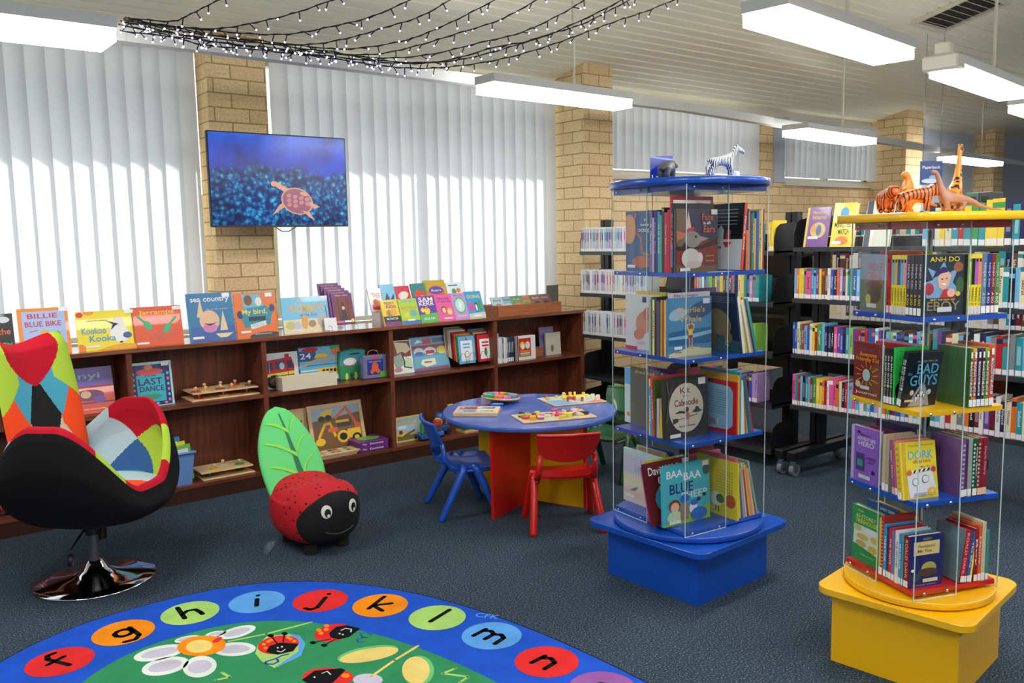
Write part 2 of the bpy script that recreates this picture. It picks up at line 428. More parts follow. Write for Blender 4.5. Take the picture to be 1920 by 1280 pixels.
# ---------------------------------------------------------------- ceiling lights on a grey duct
LAMP = mat((255, 253, 250), .5, emit=24.0, name='lit_diffuser')
LHOUS = mat((206, 206, 202), .5, name='lamp_housing')
def light(z, BL, BR, FR, label, rods=(0,), L=None):
    p, q, f = atz(*BL, z), atz(*BR, z), atz(*FR, z)
    if L: d = Vector((1, .01, 0)); p = q - d * L
    d = (q - p); L = d.length; ang = math.atan2(d.y, d.x); nn = Vector((d.y, -d.x, 0)).normalized(); W = min(.24, max(.16, abs((f - q).dot(nn)))); c = (p + q) / 2 + nn * W / 2
    cx, cy_ = c.x, c.y
    t = thing('ceiling_light', label, 'light', T(cx, cy_, z) @ rotz(ang), 'long rectangular hanging ceiling lights')
    h = MB(); h.box(-L / 2 - .006, -W / 2 - .006, .052, L / 2 + .006, W / 2 + .006, .098, LHOUS); h.build('housing', t)
    d = MB(); d.box(-L / 2, -W / 2, 0, L / 2, W / 2, .052, LAMP); d.build('diffuser', t)
    for r_ in rods:
        k = MB(); yy = cy_ + r_ * math.sin(ang)
        k.cyl(r_, 0, .098, ceil_z(yy) - z - .005, .009, CREAM, 10); k.cyl(r_, 0, ceil_z(yy) - z - .03, ceil_z(yy) - z, .035, CREAM, 12); k.build('hanging_rod', t)
    return t
ZL = 2.372
light(ZL, (0, 0), (190, 98), (222, 75), 'long hanging light at the top left corner, nearest the fairy lights', (.1,), 1.25)
light(ZL, (893, 178), (1150, 208), (1210, 205), 'long hanging light right of the fairy lights, in front of the second brick pillar', (.13,))
light(ZL, (1467, 257), (1598, 274), (1645, 270), 'small looking hanging light above the zebra and the black shelving', (.2,))
light(ZL, (1757, 303), (1850, 313), (1873, 310), 'farthest hanging light, above the toy giraffe', (.3,))
light(ZL, (1393, 52), (1638, 123), (1735, 118), 'largest bright hanging light, nearest the camera on the right', (.1,))
em = light(ZL, (1742, 147), (1872, 190), (1912, 178), 'hanging light below the ceiling vent, with a white emergency lamp on its end', (.2,))
b = MB(); b.rbox(-.72, -.09, .02, -.60, .09, .10, CREAM, .01); b.rbox(-.69, -.04, .10, -.62, .04, .17, CREAM, .01); b.build('emergency_lamp', em)
light(ZL, (1890, 212), (1980, 240), (2010, 236), 'hanging light cut off by the right edge of the picture', (.2,))
GEN = 'hanging lights added out of view'
for i, (x, y_) in enumerate(((-1.5, 1.2), (.6, 1.2), (2.4, .7), (5.2, .6), (8, 1.0), (11, 1.2), (-1.5, -1.6), (1, -1.6), (3.6, -1.6), (6.4, -1.6), (9.5, -1.6))):  # extra lights outside the view, added to brighten the room
    t = thing('ceiling_light', 'unseen hanging light added out of view to brighten the room', 'light', T(x, y_, ZL), GEN)
    h = MB(); h.box(-.62, -.1, .052, .62, .1, .098, LHOUS); h.build('housing', t)
    d = MB(); d.box(-.61, -.095, 0, .61, .095, .052, LAMP); d.build('diffuser', t)
    k = MB(); k.cyl(0, 0, .098, ceil_z(y_) - ZL - .005, .009, CREAM, 8); k.build('hanging_rod', t)
dp = [(X0 + .05, 4.26), (1.11, 4.27), (5.07, 4.40), (8.49, 4.85), (13.8, 5.55)]
b = MB()
for (xa, ya), (xb, yb) in zip(dp, dp[1:]):
    d = Vector((xb - xa, yb - ya, 0)); b.box(0, -.035, 0, d.length, .035, .062, LHOUS, T(xa, ya, 2.472) @ rotz(math.atan2(d.y, d.x)))
o = b.build('lighting_duct'); tag(o, 'long grey cable duct running above the row of hanging lights along the windows', 'duct')
vt = thing('ceiling_vent', 'square slatted air vent in the sloping ceiling', 'vent')
vc = Vector((7.95, 3.77, ceil_z(3.77))); vt.matrix_world = T(vc) @ Matrix.Rotation(-math.atan(.24), 4, 'X')
b = MB(); f = .3
for q in ((-f, -f, f, -f + .04), (-f, f - .04, f, f), (-f, -f + .04, -f + .04, f - .04), (f - .04, -f + .04, f, f - .04)): b.box(q[0], q[1], -.03, q[2], q[3], .0, CREAM)
b.build('frame', vt)
for i in range(7):
    b = MB(); b.box(-f + .04, -.012, -.001, f - .04, .012, .001, CREAM, T(0, -.22 + .073 * i, -.018) @ Matrix.Rotation(rad(35), 4, 'X')); b.build('slat', vt)
b = MB(); b.box(-f + .04, -f + .04, -.002, f - .04, f - .04, 0, mat((60, 56, 50), .8)); b.build('backing', vt)

# ================================================================ BOOK MAKING
def cov_rgb(c): return mat(c, 0.32, 0, 0.25) if not isinstance(c, bpy.types.Material) else c
def book(label, w, h, t, c, M, front=(), spine=(), back=(), name='picture_book', cat='book', group=None, pages=PAGES, spc=None, tagc=None):
    """stands on its lower edge; front cover faces -y, spine faces -x"""
    r = thing(name, label, cat, M, group); k = min(.0028, t * .2); m_ = cov_rgb(c)
    b = MB(); b.box(0, 0, 0, w, k, h, m_); b.box(0, t - k, 0, w, t, h, m_); b.box(-k, 0, 0, 0, t, h, cov_rgb(spc or c))
    if front: b.art((0, 0, 0), (1, 0, 0), (0, 0, 1), w, h, front)
    sp = list(spine)
    if tagc: sp.append(('r', .04, .02, .96, .14, tagc))
    if sp: b.art((-k, t, 0), (0, -1, 0), (0, 0, 1), t, h, sp)
    if back: b.art((w, t, 0), (-1, 0, 0), (0, 0, 1), w, h, back)
    b.build('cover', r)
    p = MB(); p.box(0, k, .003, w - .004, t - k, h - .003, pages); p.build('pages', r)
    return r
def spine_book(label, w, h, t, c, M, art=(), group=None, name='library_book', cat='book', top=PAGES, into=None):
    """small shelved book in one mesh, spine faces -x"""
    b = into or MB()
    if into: b.M = M
    m_ = cov_rgb(c); b.box(0, 0, 0, w, t * .12, h, m_); b.box(0, t * .88, 0, w, t, h, m_); b.box(-.002, 0, 0, 0, t, h, m_)
    b.box(0, t * .12, .003, w - .004, t * .88, h - .003, top)
    if art: b.art((-.002, t, 0), (0, -1, 0), (0, 0, 1), t, h, art)
    if into: return
    o = b.build(name); o.matrix_world = M
    return tag(o, label, cat, group)
def stand(px0, px1, pyt, Y, z, tilt=10, pyb=None):
    """matrix, width, height of a book leaning back, read off the photo at depth Y"""
    pyb = pyb or 600
    lo, hi = aty(px0, pyb, Y), aty(px1, pyb, Y); top = aty((px0 + px1) / 2, pyt, Y + .03)
    return T(lo.x, Y, z) @ Matrix.Rotation(-rad(tilt), 4, 'X'), hi.x - lo.x, (top.z - z) / math.cos(rad(tilt))
CN = [('red', (190, 30, 35)), ('orange', (232, 110, 35)), ('yellow', (240, 205, 50)), ('green', (60, 150, 75)), ('teal', (40, 150, 160)), ('light blue', (110, 180, 225)),
      ('blue', (45, 85, 175)), ('navy', (28, 34, 80)), ('purple', (110, 60, 150)), ('pink', (230, 90, 150)), ('white', (235, 235, 232)), ('cream', (232, 220, 180)),
      ('grey', (130, 132, 136)), ('black', (24, 24, 26)), ('brown', (110, 70, 45)), ('maroon', (110, 25, 40)), ('lime green', (150, 205, 70)), ('lilac', (180, 150, 205))]
CD = dict(CN)
def cname(c): return min(CN, key=lambda q: sum((a - b) ** 2 for a, b in zip(q[1], c)))[0]
ORD = 'first second third fourth fifth sixth seventh eighth ninth tenth eleventh twelfth thirteenth fourteenth fifteenth sixteenth seventeenth eighteenth nineteenth twentieth'.split()
def ordn(i):
    if i < 20: return ORD[i]
    tens = ['twenty', 'thirty', 'forty', 'fifty', 'sixty', 'seventy', 'eighty', 'ninety']
    i += 1
    return tens[i // 10 - 2] + '-' + ORD[i % 10 - 1] if i % 10 else {20: 'twentieth', 30: 'thirtieth', 40: 'fortieth', 50: 'fiftieth', 60: 'sixtieth', 70: 'seventieth', 80: 'eightieth'}[i]
K = (22, 22, 24); Wc = (240, 240, 238)

# ================================================================ LOW BOOKCASE
BZ, BY, BD = .97, 5.25, .31
DX = [-.55, .36, 1.27, 2.075, 2.995, 3.902, 4.80]
bc = thing('bookcase', 'long low dark red wood bookcase running under the windows', 'bookcase', T(0, BY, 0))
b = MB(); b.rbox(DX[0] - .03, -.012, BZ - .026, DX[-1] + .03, BD + .04, BZ, TOPW, .003); b.build('top_board', bc)
for i, x in enumerate(DX):
    b = MB(); b.box(x - .016, .004, .08, x + .016, BD, BZ - .026, WOODV); b.build('divider', bc)
for i in range(len(DX) - 1):
    for z in (.605, .105):
        b = MB(); b.box(DX[i] + .016, .006, z - .022, DX[i + 1] - .016, BD - .012, z, WOOD); b.build('shelf', bc)
    b = MB(); b.box(DX[i] + .016, BD - .012, .09, DX[i + 1] - .016, BD, BZ - .026, WOODV); b.build('back_panel', bc)
b = MB(); b.box(DX[0], .01, 0, DX[-1], .03, .083, mat((58, 24, 15), .5)); b.box(DX[0], .03, 0, DX[0] + .02, BD, .083, WOODV); b.box(DX[-1] - .02, .03, 0, DX[-1], BD, .083, WOODV); b.build('plinth', bc)

ST = lambda x=.8, y=.93: ('r', x, y - .05, x + .17, y + .04, (238, 240, 244))
BC = lambda x=.05, y=.05: ('r', x, y, x + .24, y + .05, (235, 235, 235))
G1 = 'picture books standing face out on the low bookcase'
Y1 = 5.315
def fb(px0, px1, pyt, label, c, art, z=BZ, Y=Y1, t=.012, tilt=10, pyb=630, group=G1, name='picture_book', **k):
    M, w_, h_ = stand(px0, px1, pyt, Y, z, tilt, pyb)
    return book(label, w_, h_, t, c, M, art, name=name, group=group, **k)
fb(-12, 28, 588, 'black picture book with orange and green lettering, at the left edge above the armchair', K,
   [('t', .55, .60, .6, .14, 'the', (226, 104, 48)), ('t', .5, .28, .8, .17, 'oty', (70, 170, 80)), ('e', .55, .86, .3, .07, (210, 212, 225))])
fb(38, 133, 577, 'orange-edged picture book with a child in a yellow hat on a bike', (236, 140, 40),
   [('r', .07, .04, .93, .93, (168, 190, 232)), ('p', [(.07, .04), (.93, .04), (.93, .22), (.5, .32), (.07, .24)], (130, 190, 80)), ('t', .48, .83, .6, .10, 'BILLIE', (196, 48, 66)), ('t', .48, .66, .72, .11, 'BLUE BIKE', (196, 48, 66)),
    ('e', .5, .47, .09, .06, (232, 170, 50)), ('e', .52, .36, .07, .08, (150, 96, 60)), ('l', [(.2, .5), (.36, .53)], .02, (214, 90, 110)), ('e', .38, .22, .07, .07, (40, 60, 120)), ('e', .64, .22, .07, .07, (40, 60, 120)), ST(.82, .96)])
fb(147, 255, 582, 'yellow picture book with a white crested bird and blue lettering', (240, 218, 40),
   [('p', [(.3, 0), (1, 0), (1, .10), (.75, .13), (.5, .08)], (232, 168, 30)), ('e', .02, .06, .1, .12, (236, 130, 50)), ('e', .06, .92, .06, .07, (226, 60, 60)), ('e', .22, .97, .09, .07, (236, 150, 50)),
    ('e', .72, .42, .16, .28, (238, 236, 232), .5), ('e', .72, .70, .10, .12, (236, 230, 222)), ('p', [(.68, .66), (.5, .74), (.62, .64), (.57, .48), (.66, .6), (.73, .64)], K), ('e', .86, .34, .08, .08, (70, 90, 140)),
    ('t', .28, .50, .42, .16, 'Kookoo', (60, 150, 200)), ('t', .42, .30, .46, .16, 'Kooka', (60, 150, 200)), ('t', .35, .76, .36, .03, 'retold for children', (90, 80, 60)), ('e', .74, .17, .03, .02, K), ST(.84, .95), BC(.12, .08)])
fb(252, 345, 574, 'bright orange picture book with two green spoon shapes and yellow title', (224, 84, 38),
   [('t', .5, .84, .72, .15, 'Jarrampa', (248, 204, 60)), ('t', .5, .69, .6, .025, 'written by a school class', Wc), ('t', .5, .64, .4, .02, 'with our elders', Wc),
    ('e', .3, .52, .07, .13, (70, 180, 130), .5), ('l', [(.24, .6), (.12, .76)], .045, (70, 180, 130)), ('e', .68, .42, .07, .13, (70, 180, 130), -.5), ('l', [(.73, .52), (.88, .70)], .045, (70, 180, 130)),
    ('l', [(.32, .3), (.36, .2), (.44, .3), (.46, .16), (.56, .3), (.56, .14), (.8, .24), (.82, .34)], .015, (170, 120, 110)), ST(.82, .94), BC()])
fb(358, 443, 549, 'tall blue picture book with white title and a pink and gold shell face', (38, 120, 170),
   [('r', .04, 0, 1, .3, (56, 96, 168)), ('t', .5, .85, .85, .13, 'sea country', Wc), ('e', .45, .42, .22, .22, (230, 186, 150)), ('e', .45, .27, .16, .1, (212, 130, 180)), ('p', [(.18, .5), (.28, .9), (.34, .5)], (228, 196, 160)),
    ('p', [(.66, .2), (.76, .62), (.84, .2)], (232, 206, 170)), ('p', [(.3, .38), (.45, .31), (.62, .38), (.45, .35)], (60, 60, 60)), ('p', [(.55, .14), (.95, .14), (.8, .05), (.65, .05)], (236, 214, 170)), ('t', .65, .66, .5, .025, 'for small readers', (190, 215, 230)), ST(.78, .95), BC()])
fb(447, 523, 549, 'orange picture book with a bear and a chick riding a teal car', (234, 112, 34),
   [('p', [(.18, .98), (.62, .98), (.74, .62), (.2, .62)], (120, 180, 200)), ('e', .33, .84, .10, .12, (120, 72, 40)), ('e', .58, .8, .08, .10, (232, 228, 210)), ('p', [(.1, .5), (.25, .66), (.75, .7), (.9, .56), (.82, .26), (.2, .22)], (38, 140, 160)),
    ('r', .3, .36, .72, .46, (24, 40, 64)), ('e', .1, .52, .07, .09, (34, 60, 110)), ('e', .9, .64, .07, .09, (34, 60, 110)), ('t', .46, .56, .62, .15, 'My bird,', (240, 220, 90)), ('p', [(.32, .28), (.72, .36), (.72, .25), (.34, .17)], (214, 226, 220)), ('t', .52, .265, .3, .06, 'BERTIE', (160, 200, 190)),
    ('e', .7, 0, .42, .10, (56, 58, 62)), ('t', .62, .06, .4, .035, 'story and pictures', Wc), ST(.76, .95), BC(.08, .1)])
fb(534, 620, 556, 'wide pale blue picture book with yellow wombat title and sandy animals', (120, 196, 232),
   [('r', 0, 0, 1, .38, (232, 218, 176)), ('t', .52, .68, .78, .22, 'WOMBATS', (240, 180, 60)), ('t', .56, .5, .36, .09, 'at the Zoo', (150, 70, 130)), ('t', .38, .9, .2, .06, 'THE', (240, 180, 60)), ('e', .15, .22, .1, .12, (200, 200, 120)), ('e', .3, .2, .08, .11, (200, 196, 214)),
    ('e', .46, .3, .07, .2, (226, 170, 90)), ('e', .62, .24, .08, .1, (170, 140, 110)), ('e', .85, .3, .11, .2, (190, 186, 176)), ST(.84, .96), BC(.14, .05)], tilt=9)
# purple readers in a wire rack
G2 = 'purple readers overlapping in the wire rack'
rk = thing('wire_book_rack', 'thin black wire rack with a white card, holding the purple readers', 'rack', T(2.55, 5.30, BZ))
b = MB()
for x in (0, .095, .19):
    b.tube([(x, -.05, .0015), (x, -.052, .028), (x, -.0, .035), (x, .07, .26), (x, .14, .003)], .0016, WIRE, 6)
b.tube([(0, .0, .035), (.19, .0, .035)], .0016, WIRE, 6); b.tube([(0, .139, .005), (.19, .139, .005)], .0016, WIRE, 6); b.build('wire_frame', rk)
b = MB(); b.box(-.03, -.01, .002, .06, -.008, .085, WHITE, Matrix.Rotation(-.2, 4, 'X')); b.build('card', rk)
for i in range(5):
    nm = ['Magic Alice', 'Seahorse Secret', 'Old King Bill', 'Bird Song', 'Lost Cat'][i]; q = [(100, 30, 110), (108, 34, 118), (112, 40, 124), (96, 28, 104), (104, 30, 110)][i]
    book('purple reader %s' % ['with a top-hatted man, front of the wire rack', 'second from the front of the wire rack, only its title strip showing', 'in the middle of the overlapping purple stack', 'fourth from the front in the overlapping purple stack', 'rearmost of the overlapping purple stack'][i],
         .152, .215, .006, q, T(2.60 - .018 * i, 5.302 + .012 * i, BZ + .036 + .017 * i) @ Matrix.Rotation(-rad(15), 4, 'X'),
         [('t', .5, .92, .6, .05, nm, (240, 200, 80)), ('r', .1, .12, .92, .8, (120, 36, 26)), ('p', [(.1, .8), (.5, .87), (.92, .8)], (120, 36, 26)), ('r', .25, .12, .32, .8, (84, 22, 18)), ('r', .7, .12, .77, .8, (84, 22, 18)),
          ('p', [(.34, .12), (.42, .45), (.6, .45), (.68, .12)], (20, 20, 24)), ('e', .51, .52, .07, .06, (224, 180, 150)), ('r', .42, .57, .6, .6, K), ('r', .45, .59, .57, .7, K), ('r', .1, .04, .45, .11, (228, 90, 120)), ('e', .88, .1, .08, .06, (236, 210, 60)), ('r', .48, .05, .8, .11, Wc)],
         name='paperback_reader', group=G2)
# two tiers of children's paperbacks
G3 = 'children\'s paperbacks in two tiers on the bookcase top'
sl = thing('tiered_book_stand', 'low white two-step stand under the rows of children\'s paperbacks', 'stand', T(0, 0, BZ))
b = MB(); x0_, x1_ = aty(724, 620, 5.36).x, aty(905, 600, 5.36).x
b.box(x0_, 5.44, 0, x1_, 5.56, .09, WHITE); b.build('step', sl); b = MB(); b.box(x0_, 5.425, .09, x1_, 5.44, .105, WHITE); b.build('lip', sl)
low = [(723, 760, 562, 'yellow paperback with purple title and a heap of cartoon children', (238, 200, 50), [('r', 0, 0, 1, .12, (120, 40, 120)), ('r', 0, .12, 1, .34, K), ('t', .5, .86, .6, .12, 'PESKY', (96, 40, 110)), ('t', .56, .72, .6, .12, 'KIDS', (96, 40, 110)), ('e', .4, .46, .2, .14, (150, 140, 60)), ('e', .66, .5, .2, .14, (226, 160, 60)), ('t', .5, .24, .7, .08, 'MONSTER', Wc)]),
       (756, 796, 560, 'lime green paperback with an orange title about a bicycle', (170, 206, 60), [('r', 0, 0, 1, .12, (60, 120, 180)), ('t', .5, .9, .8, .1, 'THE BIG', (90, 170, 190)), ('t', .5, .62, .85, .12, 'BICYCLE', (226, 110, 50)), ('e', .7, .4, .2, .14, (100, 180, 170)), ('e', .3, .35, .16, .1, (226, 200, 60)), ('r', .3, .1, .7, .16, Wc)]),
       (791, 830, 555, 'purple football paperback with bold white title and a yellow-shirted player', (106, 62, 160), [('t', .5, .87, .8, .16, 'SAM', Wc), ('t', .5, .71, .85, .16, 'KERR', Wc), ('p', [(0, 0), (1, 0), (1, .34), (0, .28)], (90, 180, 90)), ('e', .45, .42, .16, .14, (240, 210, 50)), ('e', .45, .54, .07, .06, (190, 130, 90)), ('e', .2, .46, .1, .09, (240, 210, 50)), ('t', .5, .12, .6, .08, 'KICK OFF', Wc)]),
       (825, 862, 552, 'hot pink paperback with two smiling faces', (232, 96, 160), [('t', .5, .85, .7, .1, 'Best', (120, 60, 150)), ('t', .5, .73, .8, .09, 'Friends', (120, 60, 150)), ('e', .4, .4, .17, .15, (150, 80, 50)), ('e', .4, .38, .12, .11, (236, 186, 150)), ('e', .72, .33, .17, .14, (226, 180, 90)), ('e', .72, .31, .12, .1, (240, 196, 160)), ('r', .3, .05, .8, .1, Wc)]),
       (856, 888, 549, 'lilac paperback with a green ring around a white figure', (196, 150, 208), [('e', .5, .52, .4, .32, (90, 180, 130)), ('e', .5, .52, .33, .26, (190, 226, 216)), ('e', .5, .52, .12, .18, (232, 236, 240)), ('t', .5, .9, .6, .07, 'Magic Pony', (160, 60, 130)), ('t', .5, .12, .6, .05, 'book one', Wc)]),
       (882, 918, 546, 'blue paperback with a yellow title and penguins, rightmost of its row', (70, 160, 214), [('t', .5, .8, .8, .13, 'GOING', (236, 220, 60)), ('e', .25, .42, .16, .17, (220, 80, 160)), ('e', .55, .4, .1, .18, (40, 60, 80)), ('e', .55, .38, .06, .13, Wc), ('e', .8, .45, .12, .2, (80, 160, 90)), ('p', [(0, 0), (1, 0), (1, .2), (0, .16)], (200, 210, 190)), ('r', .3, .05, .75, .1, Wc)])]
for a, c_, pt, lb, cc, ar in low:
    fb(a, c_ - 6, pt, lb, cc, ar, Y=5.33, tilt=22, t=.016, pyb=605, group=G3, name='paperback_book')
top_ = [(698, 728, 541, 'white paperback with red print, leftmost in the rear tier', (232, 226, 216), [('t', .5, .7, .6, .2, 'TREE', (200, 60, 60)), ('e', .4, .4, .2, .14, (190, 80, 70)), ('r', .1, .08, .9, .3, (214, 80, 70))]),
        (722, 752, 533, 'sky blue paperback with a dark jagged shape, in the rear tier', (120, 190, 226), [('r', 0, 0, 1, .4, (60, 120, 180)), ('p', [(.1, .3), (.4, .7), (.55, .4), (.9, .65), (.8, .25)], (40, 50, 90))]),
        (749, 780, 536, 'red paperback with white brush strokes, in the rear tier', (206, 44, 66), [('e', .5, .6, .36, .16, (236, 214, 210), .3), ('e', .5, .3, .3, .1, (236, 200, 190), .3)]),
        (780, 812, 531, 'teal paperback with a large red blob, in the rear tier', (50, 130, 130), [('e', .5, .45, .38, .3, (214, 66, 40), .3), ('e', .6, .4, .14, .12, (230, 140, 50))]),
        (806, 848, 525, 'gold paperback with a purple and orange swirl, tallest in the rear tier', (196, 164, 60), [('e', .5, .5, .4, .3, (226, 96, 50)), ('e', .5, .62, .36, .14, (90, 70, 170)), ('t', .5, .62, .5, .08, 'Stars', Wc), ('e', .5, .34, .2, .1, (240, 200, 180))]),
        (846, 884, 529, 'white paperback with small green and orange figures, rightmost in the rear tier', (222, 232, 232), [('e', .35, .6, .12, .14, (70, 150, 90)), ('e', .6, .65, .12, .1, (224, 130, 60)), ('e', .7, .35, .12, .1, (90, 160, 110)), ('r', .1, .85, .6, .9, (60, 120, 180))])]
for a, c_, pt, lb, cc, ar in top_:
    fb(a, c_ - 4, pt, lb, cc, ar, z=BZ + .092, Y=5.445, tilt=22, t=.014, pyb=575, group=G3, name='paperback_book')
# wooden tray with little booklets
xa, xb = aty(933, 575, 5.30).x, aty(1051, 575, 5.30).x
ty = thing('wooden_tray', 'shallow teak tray of small booklets on the bookcase top', 'tray', T(xa, 5.29, BZ))
L_ = xb - xa
for q, nm in (((0, 0, 0, L_, .012, .078), 'front_side'), ((0, .20, 0, L_, .212, .078), 'rear_side'), ((0, .012, 0, .012, .20, .078), 'end_side'), ((L_ - .012, .012, 0, L_, .20, .078), 'end_side'), ((.012, .012, .002, L_ - .012, .20, .01), 'tray_floor')):
    b = MB(); b.box(*q, TEAK); b.build(nm, ty)
for i, (c_, lb) in enumerate((((176, 200, 206), 'pale booklet leaning at the left end of the tray'), ((150, 176, 190), 'grey-blue booklet with dark title in the tray'), ((110, 150, 120), 'green and orange booklet in the middle of the tray'), ((200, 140, 90), 'orange and purple booklet in the tray'), ((140, 110, 100), 'brown booklet at the right of the tray'), ((128, 96, 110), 'plum booklet tucked last at the right end of the tray'))):
    book(lb, .115, .15, .006, c_, T(xa + .02 + i * (L_ - .15) / 5, 5.345 + .004 * (i % 2), BZ + .012) @ Matrix.Rotation(-rad(34), 4, 'X'),
         [('t', .5, .8, .6, .1, ['Sand', 'Silver', 'Frogs', 'Circus', 'Bush', 'Owls'][i], [(60, 70, 80), (40, 60, 110), (240, 220, 90), (120, 40, 140), (230, 210, 160), (230, 200, 120)][i]), ('e', .5, .4, .3, .2, [(180, 120, 120), (190, 200, 200), (226, 130, 60), (90, 160, 80), (90, 70, 60), (90, 60, 50)][i])], name='booklet', group='small booklets in the teak tray')
b = MB(); b.box(0, 0, 0, .14, .004, .20, mat((112, 112, 106), .4, .2)); b.box(0, 0, 0, .14, .10, .003, mat((112, 112, 106), .4, .2)); o = b.build('metal_bookend')
o.matrix_world = T(4.60, 5.47, BZ + .0005) @ rotz(.1); tag(o, 'plain grey metal bookend standing alone against the brick pillar', 'bookend')

# ---------- things inside the bookcase
SZ, LZ = .606, .106
fb(120, 219, 690, 'purple and orange picture book leaning on the shelf behind the armchair back', (226, 78, 44),
   [('r', 0, .58, 1, 1, (120, 96, 176)), ('t', .45, .80, .62, .17, 'unyi', (150, 200, 226)), ('r', 0, .56, 1, .6, (180, 60, 60)), ('e', .5, .4, .3, .12, (120, 70, 110)), ('e', .45, .42, .1, .08, (226, 180, 130)), ('r', 0, .22, 1, .25, (90, 60, 130)), ('e', .7, .3, .12, .08, (120, 84, 170)), ('t', .45, .1, .7, .04, 'as told by our community', Wc)], z=SZ, Y=5.34, tilt=14, pyb=770)
fb(247, 328, 678, 'picture book with a dark folk-art border around a turquoise title panel', (176, 214, 214),
   [('r', .03, .02, .95, .94, (34, 48, 110)), ('r', .16, .10, .82, .72, (60, 170, 190)), ('e', .48, .78, .32, .08, (212, 80, 84)), ('e', .46, .88, .1, .06, (226, 130, 90)), ('t', .48, .56, .56, .15, 'LAST', (30, 50, 90)), ('t', .5, .40, .56, .12, 'DANCE', (30, 50, 90)), ('t', .48, .69, .3, .03, 'THE', (30, 50, 90)), ('e', .46, .22, .26, .06, (60, 150, 120))] +
   [('e', .09, .15 + .12 * i, .03, .03, ((232, 120, 140), (110, 190, 220))[i % 2]) for i in range(6)] + [('e', .89, .12 + .12 * i, .03, .035, ((232, 110, 150), (110, 190, 220))[i % 2]) for i in range(6)] + [('e', .2 + .2 * i, .06, .04, .025, ((110, 190, 220), (232, 120, 140))[i % 2]) for i in range(4)] + [ST(.76, .94)], z=SZ, Y=5.33, tilt=8, pyb=755)
def peg_board(label, x, y, z, w_, d_, pegs, cols, group, under=True, a=0):
    r = thing('peg_puzzle', label, 'puzzle', T(x, y, z) @ rotz(a), group)
    b = MB(); b.rbox(0, 0, 0, w_, d_, .009, PINE, .002); b.build('board', r)
    for i, (u_, v_) in enumerate(pegs):
        X, Y_ = u_ * w_, v_ * d_
        b = MB(); b.cyl(X, Y_, .009, .014, .03, mat(cols[i % len(cols)], .5), 10); p = b.build('puzzle_piece', r)
        b = MB(); b.lathe([(0, .014), (.005, .014), (.004, .022), (.010, .028), (.012, .034), (.009, .040), (0, .042)], PINE, 12, T(X, Y_, 0)); b.build('peg', p)
    return r
RB = [(200, 60, 50), (230, 190, 120), (150, 90, 60), (220, 130, 60)]
peg_board('wooden peg puzzle board lying flat underneath another, upper shelf of the bookcase', 1.62, 5.285, SZ, .43, .22, [(.15, .3), (.5, .3), (.85, .3), (.3, .75), (.7, .75)], RB, 'peg puzzles in the bookcase')
peg_board('wooden peg puzzle with red and brown pieces, resting on top of the one below', 1.63, 5.285, SZ + .044, .41, .22, [(.08, .25), (.22, .2), (.45, .25), (.62, .2), (.78, .75), (.55, .75), (.92, .3), (.3, .75)], RB, 'peg puzzles in the bookcase')
peg_board('green and cream peg puzzle board under another, bottom shelf beside the blue tub', 1.66, 5.285, LZ, .33, .2, [(.2, .4), (.5, .5), (.8, .5)], [(70, 140, 60), (220, 210, 180)], 'peg puzzles in the bookcase')
peg_board('green and cream peg puzzle on top of its pile, bottom shelf beside the blue tub', 1.65, 5.285, LZ + .044, .33, .2, [(.3, .3), (.55, .7), (.8, .35)], [(226, 190, 60), (200, 200, 190), (90, 150, 70)], 'peg puzzles in the bookcase')
fb(500, 562, 660, 'red fire engine floor puzzle tray with a big black wheel', (214, 224, 228),
   [('p', [(0, .28), (.86, .28), (.88, .62), (.8, .86), (0, .80)], (196, 28, 34)), ('r', .6, .84, .74, .95, (190, 30, 40)), ('r', .02, .52, .22, .74, (50, 60, 100)), ('r', .3, .54, .62, .76, (60, 70, 110)), ('e', .5, .62, .08, .1, (190, 200, 220)), ('p', [(.68, .54), (.68, .77), (.78, .77), (.86, .54)], (40, 50, 84)),
    ('p', [(0, .34), (.88, .38), (.88, .46), (0, .42)], (214, 220, 60)), ('e', .24, .20, .24, .19, K), ('e', .24, .2, .13, .11, (120, 90, 80)), ('l', [(.12, .34), (.12, .76)], .02, (220, 150, 150)), ('r', .66, .3, .68, .8, (150, 20, 24))], z=SZ, Y=5.40, tilt=6, pyb=710, name='floor_puzzle', cat='puzzle', group=None)
fb(562, 640, 648, 'boxed floor puzzle numbered 24 with road and train pictures', (56, 90, 150),
   [('r', .02, .5, 1, .98, (120, 190, 220)), ('r', .02, .62, .42, .9, (40, 90, 160)), ('t', .17, .76, .26, .15, '24', Wc), ('e', .28, .92, .2, .06, (190, 40, 40)), ('p', [(.75, .98), (1, .98), (1, .74), (.82, .74)], (90, 160, 70)), ('p', [(.8, .88), (1, .92), (1, .76), (.8, .74)], (226, 120, 60)),
    ('p', [(0, .5), (.4, .66), (.95, .7), (.95, .62), (.4, .58), (0, .42)], (190, 180, 160)), ('p', [(.36, .68), (.42, .78), (.62, .8), (.74, .7)], (236, 200, 40)), ('r', .02, .3, 1, .48, (100, 180, 216)), ('r', .04, .34, .9, .38, (226, 226, 220)), ('r', .45, .22, 1, .4, (236, 190, 40))] +
   [('r', .55 + .09 * i, .27, .61 + .09 * i, .36, (30, 30, 40)) for i in range(5)] + [('r', .04, .1, .5, .26, (150, 170, 190)), ('r', .6, .06, 1, .2, (226, 226, 226))], z=SZ, Y=5.42, tilt=4, t=.05, pyb=700, name='puzzle_box', cat='puzzle')
bx = thing('wooden_crate', 'open cream wooden box in front of the fire engine puzzle', 'box', T(2.19, 5.262, SZ))
CRW = mat((222, 212, 184), .6)
